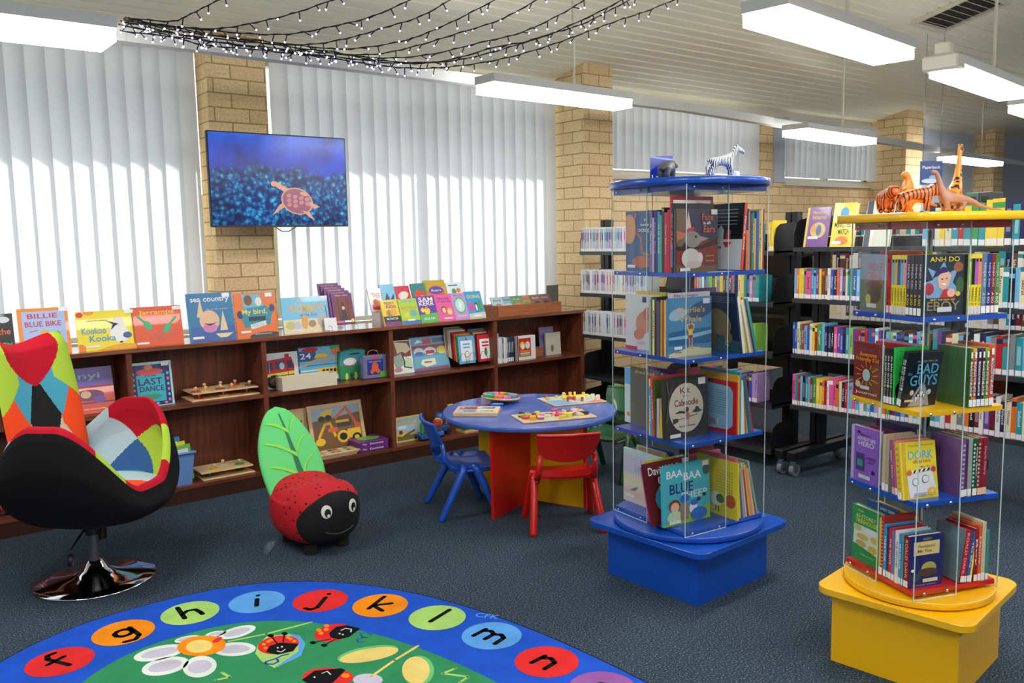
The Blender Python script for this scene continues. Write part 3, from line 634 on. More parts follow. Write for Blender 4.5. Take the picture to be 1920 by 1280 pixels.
for q, nm in (((0, 0, 0, .385, .008, .085), 'front_side'), ((0, .10, 0, .385, .108, .085), 'rear_side'), ((0, .008, 0, .008, .10, .085), 'end_side'), ((.377, .008, 0, .385, .10, .085), 'end_side'), ((.008, .008, 0, .377, .10, .006), 'base')):
    b = MB(); b.box(*q, CRW); b.build(nm, bx)
# green folded play bag and lunch-tin puzzle
pb_ = thing('play_bag', 'rounded teal and green activity bag with a white cloud patch', 'bag', T(2.67, 5.40, SZ))
b = MB(); out = [(0, 0), (.19, 0), (.2, .1), (.2, .2), (.1, .215), (0, .2), (-.01, .1)]
b.prism(out, 0, .05, mat((50, 140, 90), .6), Matrix.Rotation(rad(90), 4, 'X') @ T(0, 0, -.05), bev=.006); b.build('body', pb_)
b = MB(); b.art((0, -.001, 0), (1, 0, 0), (0, 0, 1), .19, .2, [('p', [(0, .5), (1, .45), (1.02, .98), (.5, 1.04), (0, .98)], (60, 160, 170)), ('e', .4, .62, .3, .15, (190, 60, 90)), ('e', .4, .63, .27, .13, (232, 232, 232)), ('e', .25, .12, .06, .13, (200, 214, 90)), ('e', .45, .12, .06, .13, (40, 60, 50)), ('e', .62, .12, .06, .13, (200, 214, 90)), ('r', .4, .86, .8, .92, (30, 80, 90))]); b.build('printed_front', pb_)
tn = thing('puzzle_tin', 'grey tin with a wire handle and a picture of an orange sea creature', 'tin', T(2.80, 5.315, SZ) @ rotz(-.05))
b = MB(); b.rbox(0, 0, 0, .185, .06, .165, mat((130, 130, 175), .35, .3), .008); b.art((0, 0, 0), (1, 0, 0), (0, 0, 1), .185, .165, [('r', .18, .18, .84, .82, (40, 56, 140)), ('e', .5, .5, .14, .2, (226, 96, 50)), ('e', .38, .32, .08, .1, (226, 96, 50)), ('e', .62, .32, .08, .1, (226, 96, 50)), ('e', .5, .88, .16, .06, (214, 70, 60)), ('t', .5, .74, .5, .07, 'Sea friends', (180, 200, 240)), ('r', .7, .04, .98, .3, (100, 170, 80))]); b.build('body', tn)
b = MB(); b.tube([(.05, .03, .165), (.06, .03, .19), (.09, .03, .2), (.125, .03, .19), (.135, .03, .165)], .0025, mat((190, 150, 120), .4), 6); b.build('handle', tn)
fb(738, 777, 638, 'cow picture puzzle board leaning in the bookcase', (232, 236, 234),
   [('r', .0, .5, .95, .98, (140, 50, 30)), ('p', [(.2, .96), (.8, .9), (.95, .7), (.7, .6), (.5, .66), (.3, .6)], (226, 216, 170)), ('p', [(.2, .1), (.0, .5), (.5, .62), (.6, .3)], (150, 170, 150)), ('p', [(.5, .2), (.7, .5), (.95, .4), (.98, .14)], (190, 220, 180)), ('l', [(.5, .6), (.6, .35), (.55, .2), (.9, .14)], .05, K), ('e', .25, .12, .2, .07, (190, 130, 140))], z=SZ, Y=5.37, tilt=12, pyb=690, name='jigsaw_board', cat='puzzle', group='jigsaw boards leaning in the bookcase')
fb(777, 845, 630, 'vehicle picture puzzle with a boat, a bus and a red stripe', (84, 150, 190),
   [('r', .02, .75, .98, .98, (100, 160, 200)), ('r', .34, .78, .56, .94, (180, 40, 50)), ('r', .6, .8, .98, .94, (70, 90, 120)), ('p', [(.1, .8), (.2, .92), (.34, .84)], (230, 236, 240)), ('r', .02, .64, .98, .74, (170, 40, 50)), ('e', .2, .56, .14, .12, (226, 232, 236)), ('e', .2, .5, .12, .06, (60, 110, 170)), ('e', .5, .56, .16, .12, (226, 232, 236)), ('r', .38, .48, .62, .58, (190, 40, 40)), ('e', .82, .56, .14, .12, (200, 214, 120)), ('r', .72, .5, .94, .58, (236, 200, 60)),
    ('r', .02, .1, .98, .42, (110, 170, 190)), ('p', [(.2, .2), (.25, .32), (.6, .34), (.62, .16), (.34, .1)], (236, 226, 200)), ('r', .3, .22, .5, .26, (120, 80, 70)), ('r', .02, .02, .98, .07, (170, 60, 90))], z=SZ, Y=5.38, tilt=14, pyb=690, name='jigsaw_board', cat='puzzle', group='jigsaw boards leaning in the bookcase')
# readers in two wire stands
rs = thing('wire_book_rack', 'black wire stand for the thin school readers on the middle shelf', 'rack', T(3.57, 5.30, SZ))
b = MB()
for x in (.0, .09, .19, .28):
    b.tube([(x, -.03, .002), (x, -.035, .06), (x + .02, -.035, .11), (x + .05, -.035, .11), (x + .07, -.035, .06), (x + .07, -.03, .002)], .0018, WIRE, 6)
    b.tube([(x, -.03, .003), (x, .16, .003)], .0018, WIRE, 6)
b.tube([(0, .12, .003), (.35, .12, .003)], .0018, WIRE, 6); b.build('wire_frame', rs)
G4 = 'thin school readers overlapping in the wire stand'
for j, (x, cols, nm) in enumerate(((3.60, [(110, 176, 226), (60, 150, 80), (226, 150, 50), (206, 40, 60), (150, 30, 60), (226, 226, 220), (220, 206, 176), (196, 160, 110), (222, 222, 214)], 'left'), (3.775, [(206, 36, 44), (60, 40, 90), (236, 200, 60), (190, 40, 110), (70, 120, 120), (80, 140, 170)], 'right'))):
    for i, c_ in enumerate(cols):
        book(('light blue reader with a cat drawing, front of the left stack in the wire stand', 'red reader with a frog drawing, front of the right stack in the wire stand')[j] if i == 0 else
             '%s reader, %s from the front of the %s stack in the wire stand' % (cname(c_), ORD[i], nm), .145, .205, .005, c_, T(x - .007 * i, 5.30 + .013 * i, SZ + .028 + .0085 * i) @ Matrix.Rotation(-rad(6), 4, 'X'),
             [('r', .14, .1, .86, .84, Wc), ('e', .5, .9, .06, .045, (200, 60, 60)), ('r', .28, .68, .72, .74, c_), ('r', .28, .56, .72, .62, c_)] + ([('e', .5, .34, .14, .12, K), ('e', .5, .34, .12, .10, Wc)] if j == 0 else [('e', .5, .34, .1, .14, (90, 140, 60)), ('e', .5, .46, .07, .05, (150, 60, 50))]), name='school_reader', group=G4)
xx = 3.93
for i, (t_, h_, c_) in enumerate([(.012, .235, (170, 176, 180)), (.02, .20, (226, 226, 226)), (.012, .19, (200, 206, 214)), (.010, .19, (120, 80, 110)), (.012, .2, (236, 236, 236)), (.014, .195, (200, 216, 180)), (.013, .195, (90, 110, 170)), (.015, .2, (60, 66, 76)), (.014, .2, (40, 60, 100)), (.015, .2, (50, 60, 84))]):
    spine_book('%s case, %s from the divider in the short row beside the red folder' % (cname(c_), ORD[i]), .14, h_, t_, c_, T(xx, 5.27, SZ) @ rotz(rad(90)) @ T(0, -t_, 0), [('r', .1, .04, .9, .2, Wc), ('r', .3, .4, .7, .8, (220, 220, 226))], 'disc cases on the middle shelf', 'disc_case', 'case', Wc); xx += t_ + .002
fb(971, 1005, 628, 'white ring folder with a red cover picture of two round faces', (232, 234, 232),
   [('r', 0, 0, .06, 1, (30, 34, 60)), ('r', .08, .12, .74, .9, (206, 44, 40)), ('e', .28, .62, .14, .14, (236, 200, 60)), ('e', .3, .54, .1, .1, (236, 236, 230)), ('e', .56, .6, .13, .16, (226, 226, 222)), ('t', .42, .36, .5, .1, 'Nursery', (240, 216, 60)), ('r', .14, .24, .66, .3, (200, 214, 220)), ('r', .14, .14, .66, .22, (150, 180, 90))], z=SZ, Y=5.31, tilt=2, t=.03, pyb=680, name='ring_folder', cat='folder', group=None)
b = MB(); b.rbox(0, 0, 0, .1, .08, .075, TEAK, .002); o = b.build('wooden_block_end'); o.matrix_world = T(4.36, 5.36, SZ); tag(o, 'small plain teak block on the shelf right of the red folder', 'block')
fb(1014, 1040, 612, 'faded mauve book standing at the right end of the middle shelf', (140, 130, 176), [('r', .1, .1, .9, .92, (150, 140, 184))], z=SZ, Y=5.42, tilt=5, t=.01, pyb=655, group=None, name='picture_book')
fb(1025, 1052, 622, 'cream book with a small brown figure in front of the mauve one', (206, 200, 180), [('t', .5, .86, .7, .04, 'the quiet garden', (120, 110, 96)), ('e', .4, .3, .1, .16, (130, 116, 80))], z=SZ, Y=5.37, tilt=3, t=.015, pyb=655, group=None, name='picture_book')
# bottom shelf
tb = thing('storage_tub', 'light blue plastic storage tub on the bottom shelf', 'tub', T(1.30, 5.265, LZ))
TUB = mat((110, 150, 214), .4, 0, .1)
b = MB(); w_, d_, h_ = .31, .26, .20
def ring_(k, z): return [(w_ / 2 - (w_ / 2 - k), k, z), (w_ - k, k, z), (w_ - k, d_ - k, z), (k, d_ - k, z)]
vs_ = ring_(.02, 0) + ring_(0, h_) + ring_(.006, h_) + ring_(.026, .006)
b.add(vs_, [(3, 2, 1, 0)] + [(L * 4 + i, L * 4 + (i + 1) % 4, L * 4 + 4 + (i + 1) % 4, L * 4 + 4 + i) for L in range(3) for i in range(4)] + [(12, 13, 14, 15)], TUB); b.build('body', tb)
b = MB(); b.tube([(-.004, -.004, h_), (w_ + .004, -.004, h_), (w_ + .004, d_ + .004, h_), (-.004, d_ + .004, h_), (-.004, -.004, h_)], .008, TUB, 8); b.build('rim', tb)
for i, (c_, h_, lb) in enumerate((((200, 206, 214), .25, 'pale grey book at the back of the blue tub'), ((60, 130, 190), .26, 'blue book standing in the blue tub'), ((236, 222, 70), .235, 'yellow and white book standing in the blue tub'), ((120, 190, 90), .22, 'green book at the front of the blue tub'))):
    book(lb, .16, h_, .012, c_, T(1.40 + .02 * i, 5.40 - .03 * i, LZ + .012) @ Matrix.Rotation(rad(-4), 4, 'Y') @ rotz(.1), [('r', .1, .6, .9, .9, (226, 226, 230)), ('e', .5, .35, .3, .2, (90, 140, 190))], group='books in the blue storage tub')
def framed(px0, px1, pyt, Y, lb, art, tilt, pyb, border=.06, t=.01):
    M, w_, h_ = stand(px0, px1, pyt, Y, LZ, tilt, pyb)
    r = thing('framed_jigsaw', lb, 'puzzle', M, 'wooden framed jigsaws on the bottom shelf')
    b = MB(); f = border * w_
    for q in ((0, 0, 0, w_, t, f), (0, 0, h_ - f, w_, t, h_), (0, 0, f, f, t, h_ - f), (w_ - f, 0, f, w_, t, h_ - f)): b.box(*q, PINE)
    b.build('frame', r)
    b = MB(); b.box(f, t * .4, f, w_ - f, t, h_ - f, PINE); b.art((f, t * .4, f), (1, 0, 0), (0, 0, 1), w_ - 2 * f, h_ - 2 * f, art); b.build('picture', r)
    return r
ZS = [('r', 0, 0, 1, 1, (222, 196, 130))] + [('l', [(.55 + .06 * i, .95 - .03 * i), (.5 + .05 * i, .6), (.6 + .05 * i, .3)], .03, (K, Wc)[i % 2]) for i in range(8)] + [('e', .2, .6, .16, .14, (200, 150, 70)), ('r', 0, 0, 1, .2, (120, 140, 60))]
framed(506, 585, 770, 5.46, 'wooden framed zebra jigsaw half hidden behind the green leaf of the ladybird seat', ZS, 12, 860)
DG = [('r', 0, 0, 1, 1, (120, 84, 46)), ('p', [(0, .7), (1, .8), (1, 1), (0, 1)], (150, 170, 190)), ('p', [(.1, .78), (.3, .95), (.45, .95), (.4, .8)], (226, 190, 30)), ('e', .2, .74, .07, .07, K), ('e', .34, .75, .07, .07, K), ('l', [(.1, .3), (.25, .6), (.36, .62), (.44, .3)], .05, (236, 190, 30)), ('e', .12, .2, .1, .09, (240, 196, 30)),
      ('l', [(.48, .72), (.72, .95), (.84, .7), (.92, .45)], .055, (226, 96, 40)), ('e', .93, .45, .07, .1, (216, 90, 40)), ('r', .5, .5, .8, .64, (60, 50, 40)), ('r', .48, .6, .76, .66, (240, 196, 30)), ('e', .6, .26, .13, .15, (236, 186, 30)), ('e', .6, .26, .08, .09, K), ('r', .7, .2, .98, .42, (236, 190, 30)), ('e', .88, .2, .1, .1, K), ('e', .88, .2, .05, .05, (236, 190, 30)), ('r', .3, .4, .5, .5, (226, 100, 50))]
framed(588, 690, 756, 5.42, 'large wooden framed jigsaw of yellow and orange diggers', DG, 14, 855)
YD = [('r', 0, .5, 1, 1, (176, 200, 220)), ('r', 0, 0, 1, .3, (110, 120, 60)), ('e', .3, .8, .25, .1, (230, 234, 236)), ('p', [(.02, .3), (.1, .6), (.35, .6), (.45, .35), (.3, .25)], (236, 196, 40)), ('r', .12, .4, .3, .62, (60, 80, 110)), ('p', [(.35, .3), (.7, .5), (.85, .5), (.6, .25), (.4, .15)], (120, 100, 60)), ('p', [(.7, .45), (.95, .62), (.98, .5), (.8, .4)], (90, 90, 70))]
framed(745, 795, 778, 5.44, 'taller wooden jigsaw frame standing behind the small digger jigsaw', [('r', 0, 0, 1, 1, (150, 190, 180))], 5, 830)
framed(744, 784, 790, 5.36, 'small wooden framed jigsaw of a yellow digger in a field', YD, 6, 835)
for i in range(3):
    M = T(2.43 - .01 * i, 5.265 + .006 * i, LZ + .0005 + .0115 * (2 - i))
    r = thing('flat_puzzle', ('wooden tray puzzle with red and white pieces, top of the flat pile', 'wooden tray puzzle in the middle of the flat pile', 'cream puzzle tray at the bottom of the flat pile')[i], 'puzzle', M, 'flat puzzles piled beside the digger jigsaw')
    b = MB(); b.rbox(0, 0, 0, .3, .13, .0105, (PINE, PINE, CRW)[i], .002)
    if i == 0: b.art((0, 0, .0105), (1, 0, 0), (0, 1, 0), .3, .13, [('e', .12 + .13 * (q % 6), .3 + .4 * (q // 6), .05, .12, ((200, 60, 50), (240, 236, 226), (90, 60, 50))[q % 3]) for q in range(12)])
    b.build('board', r)
for i in range(2):
    r = thing('game_box', ('purple boxed game with a green lid panel, upper of the two', 'purple boxed game, lower of the two')[i], 'game', T(2.725, 5.28, LZ + .036 * (1 - i)), 'purple boxed games on the bottom shelf')
    b = MB(); b.rbox(0, 0, 0, .235, .2, .0355, mat((110, 44, 130), .35), .002)
    b.art((0, 0, 0), (1, 0, 0), (0, 0, 1), .235, .035, [('t', .2, .5, .14, .4, 'Play', Wc), ('t', .6, .5, .45, .4, 'Dominoes', Wc)])
    if i == 0: b.art((0, 0, .0355), (1, 0, 0), (0, 1, 0), .235, .2, [('e', .55, .5, .36, .3, (110, 190, 70))])
    b.build('box', r)
def truck(label, x, y, z, c1, c2, a=0):
    r = thing('toy_truck', label, 'toy', T(x, y, z) @ rotz(a), 'wooden toy vehicles on the bottom shelf')
    b = MB(); b.rbox(0, 0, .012, .085, .12, .045, mat(c2, .4), .004); b.build('chassis', r)
    b = MB(); b.rbox(.012, .01, .045, .073, .05, .13, mat(c1, .4), .008); b.art((.012, .01, .045), (1, 0, 0), (0, 0, 1), .061, .085, [('r', .2, .1, .8, .6, (70, 80, 90))]); b.build('cab', r)
    for sx in (0, .085):
        for sy in (.025, .095):
            b = MB(); b.cyl(0, 0, -.008, .008, .018, mat((30, 30, 34), .5), 16, T(sx, sy, .018) @ Matrix.Rotation(rad(90), 4, 'Y')); b.build('wheel', r)
    return r
truck('green wooden toy truck on the bottom shelf beside the jigsaw frames', 3.235, 5.28, LZ, (50, 160, 90), (40, 90, 170))
truck('red wooden toy truck behind the blue child chair', 3.36, 5.30, LZ, (200, 60, 50), (60, 110, 190))
tt = thing('toy_excavator', 'yellow and blue toy digger with a raised wooden arm', 'toy', T(3.42, 5.36, LZ))
b = MB(); b.rbox(0, 0, .02, .12, .09, .07, mat((40, 80, 150), .4), .01); b.ball((.05, .045, .13), .04, mat((50, 90, 170), .4)); b.ball((.03, .03, .10), .035, mat((236, 200, 40), .4)); b.build('body', tt)
b = MB(); b.tube([(.1, .045, .05), (.14, .045, .14), (.15, .045, .2)], .009, PINE, 8); b.rbox(.13, .03, .19, .18, .06, .215, mat((236, 200, 40), .4), .004); b.build('arm', tt)
for sx in (.02, .1):
    b = MB(); b.cyl(0, 0, -.006, .10, .022, mat((30, 30, 34), .5), 16, T(sx, 0, .022) @ Matrix.Rotation(rad(-90), 4, 'X')); b.build('wheel', tt)
wb = thing('wooden_crate', 'low pale wooden box of printed picture blocks, bottom shelf behind the table', 'box', T(3.62, 5.29, LZ))
b = MB(); b.box(0, 0, 0, .2, .12, .018, PINE); b.build('base', wb)
for i in range(8):
    b = MB(); b.rbox(0, 0, 0, .04, .04, .04, mat(((90, 120, 80), (180, 190, 120), (120, 150, 190), (220, 210, 180))[i % 4], .5), .002); o = b.build('picture_block')
    o.matrix_world = T(3.628 + .046 * (i % 4), 5.297 + .05 * (i // 4), LZ + .0185); tag(o, 'small printed wooden block in the low box behind the table', 'block', 'picture blocks in the low wooden box')
for i in range(4):
    spine_book('%s and white thick book, %s from the divider, low behind the table' % (('teal', 'green', 'pale teal', 'cream')[i], ORD[i]), .15, .23, .045, ((90, 160, 150), (70, 150, 130), (150, 190, 180), (210, 206, 176))[i], T(3.93 + .047 * i, 5.28, LZ) @ rotz(rad(90)) @ T(0, -.045, 0), [('r', .1, .5, .9, .9, (200, 220, 214))], 'thick books on the bottom shelf')
# fabric bag and books at the far left under the armchair
bg_ = thing('fabric_bag', 'slumped cloth bag with red and blue wave pattern beneath the armchair', 'bag', T(.60, 5.30, LZ))
BAGM, nt, ns, lk, bb_ = nodemat('wave_print_cloth')
tc = N(nt, 'ShaderNodeTexCoord'); wv = N(nt, 'ShaderNodeTexWave', i_Scale=7.0, i_Distortion=9.0, i_Detail=2.0); rp = ramp(nt, [(0, (30, 40, 110)), (.35, (60, 90, 160)), (.5, (60, 160, 170)), (.62, (150, 40, 40)), (.9, (190, 70, 50))])
rp.color_ramp.interpolation = 'CONSTANT'; lk.new(tc.outputs['Object'], wv.inputs['Vector']); lk.new(wv.outputs['Fac'], rp.inputs[0]); lk.new(rp.outputs[0], bb_.inputs['Base Color']); bb_.inputs['Roughness'].default_value = .8
b = MB()
def bagf(u, v):
    a = 2 * math.pi * u; f = [.10, .15, .155, .14, .11, .0][min(5, int(v * 5))]; f2 = [.10, .15, .155, .14, .11, .0][min(5, int(v * 5) + 1)]; f = f + (f2 - f) * (v * 5 % 1)
    return (f * math.cos(a) * 1.0, .115 + f * .7 * math.sin(a) * (1 + .05 * math.sin(5 * a)), .003 + .2 * v * (1 + .06 * math.sin(3 * a + 1)))
b.grid(bagf, 28, 10, BAGM, True, flip=True); b.build('bag_body', bg_)
for i, (c_, lb) in enumerate((((40, 90, 170), 'blue book leaning behind the cloth bag'), ((226, 222, 216), 'white book leaning behind the cloth bag'), ((226, 130, 80), 'orange book leaning behind the cloth bag'))):
    spine_book(lb, .15, .27, .012, c_, T(.50 + .05 * i, 5.36, LZ) @ Matrix.Rotation(rad(9), 4, 'Y') @ rotz(rad(90)), (), 'books leaning beneath the armchair')

# ================================================================ SPINNING BOOKSTANDS
def rrect(w_, r_, n=6, wy=None):
    wy = wy or w_; pts = []
    for cx, cy_, a0 in ((w_ / 2 - r_, wy / 2 - r_, 0), (-w_ / 2 + r_, wy / 2 - r_, 90), (-w_ / 2 + r_, -wy / 2 + r_, 180), (w_ / 2 - r_, -wy / 2 + r_, 270)):
        for i in range(n + 1): a = rad(a0 + 90 * i / n); pts.append((cx + r_ * math.cos(a), cy_ + r_ * math.sin(a)))
    return pts
def circ(r_, n=48): return [(r_ * math.cos(2 * math.pi * i / n), r_ * math.sin(2 * math.pi * i / n)) for i in range(n)]
def spinner(label, cx, cy_, a_base, side_base, h_base, plate, disc_r, a_sq, s, shelves, ztop, bc_, cols, topc, disc_top, top_r=None):
    r = thing('spinning_bookstand', label, 'bookstand', T(cx, cy_, 0))
    RB_ = rotz(a_base); RS = rotz(a_sq)
    b = MB(); b.M = RB_; h = side_base / 2; b.box(-h, -h, 0, h, h, h_base, bc_); b.build('base_box', r)
    b = MB(); b.M = RB_; b.prism(rrect(plate, .055), h_base, h_base + .026, bc_, bev=.002); b.build('base_plate', r)
    b = MB(); b.prism(circ(disc_r), h_base + .031, h_base + .055, bc_, bev=.002, smooth=True); b.cyl(0, 0, h_base + .026, h_base + .031, .12, BLACK); b.build('turntable', r)
    q = s / 2
    for z, c_ in zip(shelves, cols):
        b = MB(); b.M = RS; b.rbox(-q + .004, -q + .004, z - .018, q - .004, q - .004, z, c_, .001); b.build('shelf', r)
    b = MB(); b.M = RS; b.rbox(-q + .004, -q + .004, ztop - .024, q - .004, q - .004, ztop, topc, .001); b.build('top_shelf_board', r)
    b = MB(); b.M = RS; b.box(-.003, -.003, h_base + .055, .003, .003, ztop - .024, mat((150, 154, 160), .3, .6)); b.build('centre_rod', r)
    b = MB()
    b.M = RS
    b.prism(disc_top, ztop, ztop + .028, bc_ if top_r is None else top_r, bev=.002, smooth=True); b.build('top_disc', r)
    zb, zt = h_base + .056, ztop - .001
    for k in range(4):
        M = RS @ rotz(rad(-90 * k))
        b = MB(); b.M = M; b.add([(-q, -q - .003, zb), (0, -q - .003, zb), (0, -q - .003, zt), (-q, -q - .003, zt)], [(0, 1, 2, 3)], ACRYL)
        for x in (-q, 0):
            b.box(x - .0013, -q - .0045, zb, x + .0013, -q - .0015, zt, EDGE)
        b.box(-q, -q - .0045, zb - .001, 0, -q - .0015, zb + .002, EDGE)
        p = b.build('acrylic_panel', r)
        for z in [z - .009 for z in shelves] + [ztop - .012]:
            for x in (-q + .04, -.04):
                b = MB(); b.ball((x, -q - .006, z), (.006, .004, .006), CHROME, 8, M); b.build('screw', p)
        # fins between the four bays
        b = MB(); b.M = M; b.add([(0, -q + .004, zb), (0, -.006, zb), (0, -.006, zt - .03), (0, -q + .004, zt - .03)], [(0, 1, 2, 3)], ACRYL); b.box(-.0013, -.008, zb, .0013, -.005, zt - .03, EDGE); b.build('bay_divider', r)

    return RS
def bay(cx, cy_, RS, s, k, z, books, where, group, start=.012):
    """row of books in the open half of face k, spines outward, running towards the corner"""
    q = s / 2; F = T(cx, cy_, 0) @ RS @ rotz(rad(-90 * k)); x = start; out = []
    for i, bk_ in enumerate(books):
        t_, h_, d_, c_ = bk_[:4]; o_ = bk_[4] if len(bk_) > 4 else {}
        ln = rad(o_.get('lean', 0)); x += o_.get('gap', .0012)
        dep = o_.get('out', 0)
        if ln > 0:     # leaning so that its top moves towards the middle (lower x)
            M = F @ T(x + t_, -q + .006 - dep, z) @ Matrix.Rotation(-ln, 4, 'Y') @ rotz(rad(90))
        elif ln < 0:
            M = F @ T(x + t_, -q + .006 - dep, z + t_ * math.sin(-ln)) @ Matrix.Rotation(-ln, 4, 'Y') @ rotz(rad(90))
        else:
            M = F @ T(x + t_, -q + .006 - dep, z) @ rotz(rad(90))
        lb = o_.get('label') or '%s spine, %s from the middle, %s' % (cname(c_) if not isinstance(c_, bpy.types.Material) else 'plain', ORD[i], where)
        book(lb, d_, h_, t_, c_, M, o_.get('front', ()), o_.get('spine', ()), o_.get('back', ()), name=o_.get('name', 'picture_book'), group=group, tagc=o_.get('tag', Wc if group == GY else None), spc=o_.get('spc'))
        x += t_ * (1 / math.cos(ln))
    return x
BX_, BYc, BS = 2.975, 2.560, .474
RSB = spinner('tall blue spinning bookstand with clear acrylic panels', BX_, BYc, rad(3), .51, .235, .66, .335, rad(-6), BS, [1.402, 1.045, .688, .311], 1.762, BLUEP, [BLUEP] * 4, BLUEP, circ(.345))
lev = ['top shelf', 'second shelf', 'third shelf', 'bottom shelf']
def W(k, st): return '%s of blue stand, %s' % (lev[k], ['right face', 'left face', 'rear left face', 'rear face'][st])
GY = ''
GB = 'picture books in the blue spinning stand'
sp = lambda s_, c=Wc, y=.55, h=.5: ('t', .5, y, h, .55, s_, c, -math.pi / 2)
E_ = 'front'
FATE = [('r', 0, 0, 1, 1, (58, 52, 74)), ('r', 0, 0, 1, .5, (128, 50, 34)), ('p', [(0, .4), (.3, .48), (.6, .42), (1, .55), (1, .44), (.6, .36), (0, .34)], (60, 30, 30)), ('r', 0, 0, 1, .1, (110, 92, 66)), ('e', .05, .9, .18, .5, (112, 96, 74), .1),
        ('p', [(.22, .6), (.28, .97), (.38, .62)], (214, 186, 178)), ('p', [(0, .66), (.02, .5), (.2, .55), (.22, .62)], (190, 110, 80)), ('e', .32, .66, .13, .04, (190, 50, 80), .3), ('e', .38, .52, .2, .13, (140, 134, 128), -.1), ('p', [(.5, .58), (.78, .53), (.52, .46)], (150, 140, 130)), ('e', .46, .56, .03, .02, K), ('e', .34, .22, .22, .16, (206, 198, 192)), ('e', .56, .22, .07, .09, (214, 206, 200)), ('e', .4, .12, .2, .06, (196, 186, 178)),
        ('t', .74, .87, .28, .1, 'Fate', (206, 92, 56)), ('t', .72, .78, .16, .05, 'is all', Wc), ('t', .78, .68, .28, .11, 'Ears', (206, 92, 56)), ('t', .8, .25, .2, .03, 'written by', (200, 190, 180)), ('t', .8, .17, .2, .03, 'drawn by', (200, 190, 180)), ('r', .82, .91, .97, .99, (214, 214, 206)), ('r', .08, .02, .32, .07, (226, 226, 222))]
x = bay(BX_, BYc, RSB, BS, 1, 1.402, [
    (.008, .25, .2, (56, 150, 140)), (.012, .26, .2, (140, 100, 170), {'spine': [sp('A Garden', Wc)]}), (.010, .23, .2, (206, 176, 206)), (.012, .26, .22, (52, 46, 110), {'spine': [sp('Deep Blue', (190, 190, 230))]}), (.010, .26, .2, (30, 60, 120)), (.012, .255, .22, (60, 160, 190), {'spine': [sp('THE RIVER', Wc)]}),
    (.011, .24, .2, (90, 170, 130)), (.015, .27, .22, (26, 30, 70), {'spine': [('e', .5, .96, .4, .02, (210, 170, 60))]}), (.017, .25, .22, (206, 40, 66), {'spine': [sp('Ocean Ballroom', (236, 180, 190))]}), (.012, .26, .22, (190, 40, 60)),
    (.008, .315, .235, (236, 234, 230), {'spc': (206, 40, 60), 'label': 'tall white book with a red border behind the others, top shelf of blue stand', 'front': [('r', 0, 0, 1, 1, (190, 34, 60)), ('r', .04, .02, .94, .95, (236, 232, 226)), ('p', [(.2, .7), (.6, .92), (.97, .9), (.97, .6)], (196, 120, 160)), ('e', .3, .75, .15, .1, (180, 150, 200))]}),
    (.010, .285, .23, (36, 34, 36), {'spine': [('r', 0, .08, 1, .4, (70, 130, 200)), sp('Story of Rain', (230, 220, 190), .6)]}),
    (.012, .262, .235, (58, 52, 74), {'label': 'dark picture book cover with a grey long-eared marsupial, top shelf of blue stand', 'front': FATE, 'gap': .005})], W(0, 1), GB, .004)
BLKW = [('r', 0, 0, 1, 1, (232, 232, 230)), ('r', 0, .46, 1, 1, (24, 34, 40)), ('p', [(.3, .46), (.34, .62), (.42, .68), (.5, .6), (.5, .46)], (200, 220, 220)), ('p', [(.55, .46), (.6, .62), (.7, .58), (.68, .46)], (190, 60, 100)), ('p', [(.5, .42), (.72, .42), (.66, .34), (.56, .34)], (206, 40, 50)), ('r', .36, .32, .46, .36, (50, 150, 170))] + [('r', .3, .9 - .055 * i, .85, .912 - .055 * i, (150, 160, 160)) for i in range(5)]
bay(BX_, BYc, RSB, BS, 0, 1.402, [
    (.014, .285, .22, (232, 232, 230), {'back': BLKW, 'lean': -5, 'spc': (230, 70, 40), 'spine': [sp('PENCIL CASE', Wc)], 'label': 'black and white book with a bright red-orange spine, top shelf of blue stand', 'gap': .05}),
    (.010, .26, .22, (30, 34, 60), {'lean': -5}), (.012, .17, .2, (226, 120, 50), {'gap': .006, 'front': [('e', .5, .5, .3, .3, (240, 200, 60))]}), (.010, .25, .2, (150, 152, 156)), (.012, .24, .22, (110, 70, 50)), (.011, .245, .2, (50, 140, 130), {'spine': [sp('Pirates of the Deep', Wc)]}),
    (.010, .22, .2, (226, 170, 60)), (.016, .25, .22, (54, 96, 190)), (.014, .255, .22, (206, 186, 50), {'spine': [sp('Zoo Tales', K)]}), (.008, .26, .2, (214, 206, 180)), (.008, .26, .2, (160, 60, 50))], W(0, 0), GB, .03)
OCTO = [('r', 0, 0, 1, 1, (64, 96, 150)), ('l', [(.3, .96), (.2, .7), (.45, .55), (.5, .3), (.8, .25), (.85, .6), (.95, .8)], .05, (206, 110, 80)), ('e', .1, .7, .2, .25, (226, 160, 110)), ('t', .6, .85, .08, .05, 'if I', Wc), ('t', .6, .77, .3, .04, 'had an', Wc), ('t', .62, .67, .5, .08, 'octopus', Wc), ('r', .72, .9, .9, .98, (226, 226, 230)), ('e', .5, .15, .3, .1, (206, 110, 80)), BC(.05, .05)]
fill = lambda seed, n, hmin=.22: [(R.uniform(.008, .016), hmin + R.uniform(0, .05), .2, [c for _, c in CN][R.randrange(18)]) for _ in range(n)]
bay(BX_, BYc, RSB, BS, 2, 1.402, fill(1, 9) + [(.012, .265, .225, (64, 96, 150), {'label': 'blue picture book with orange tentacles seen through the left acrylic, top shelf', 'front': OCTO, 'gap': .03})], W(0, 2), GB)
bay(BX_, BYc, RSB, BS, 3, 1.402, fill(2, 6), W(0, 3), GB)
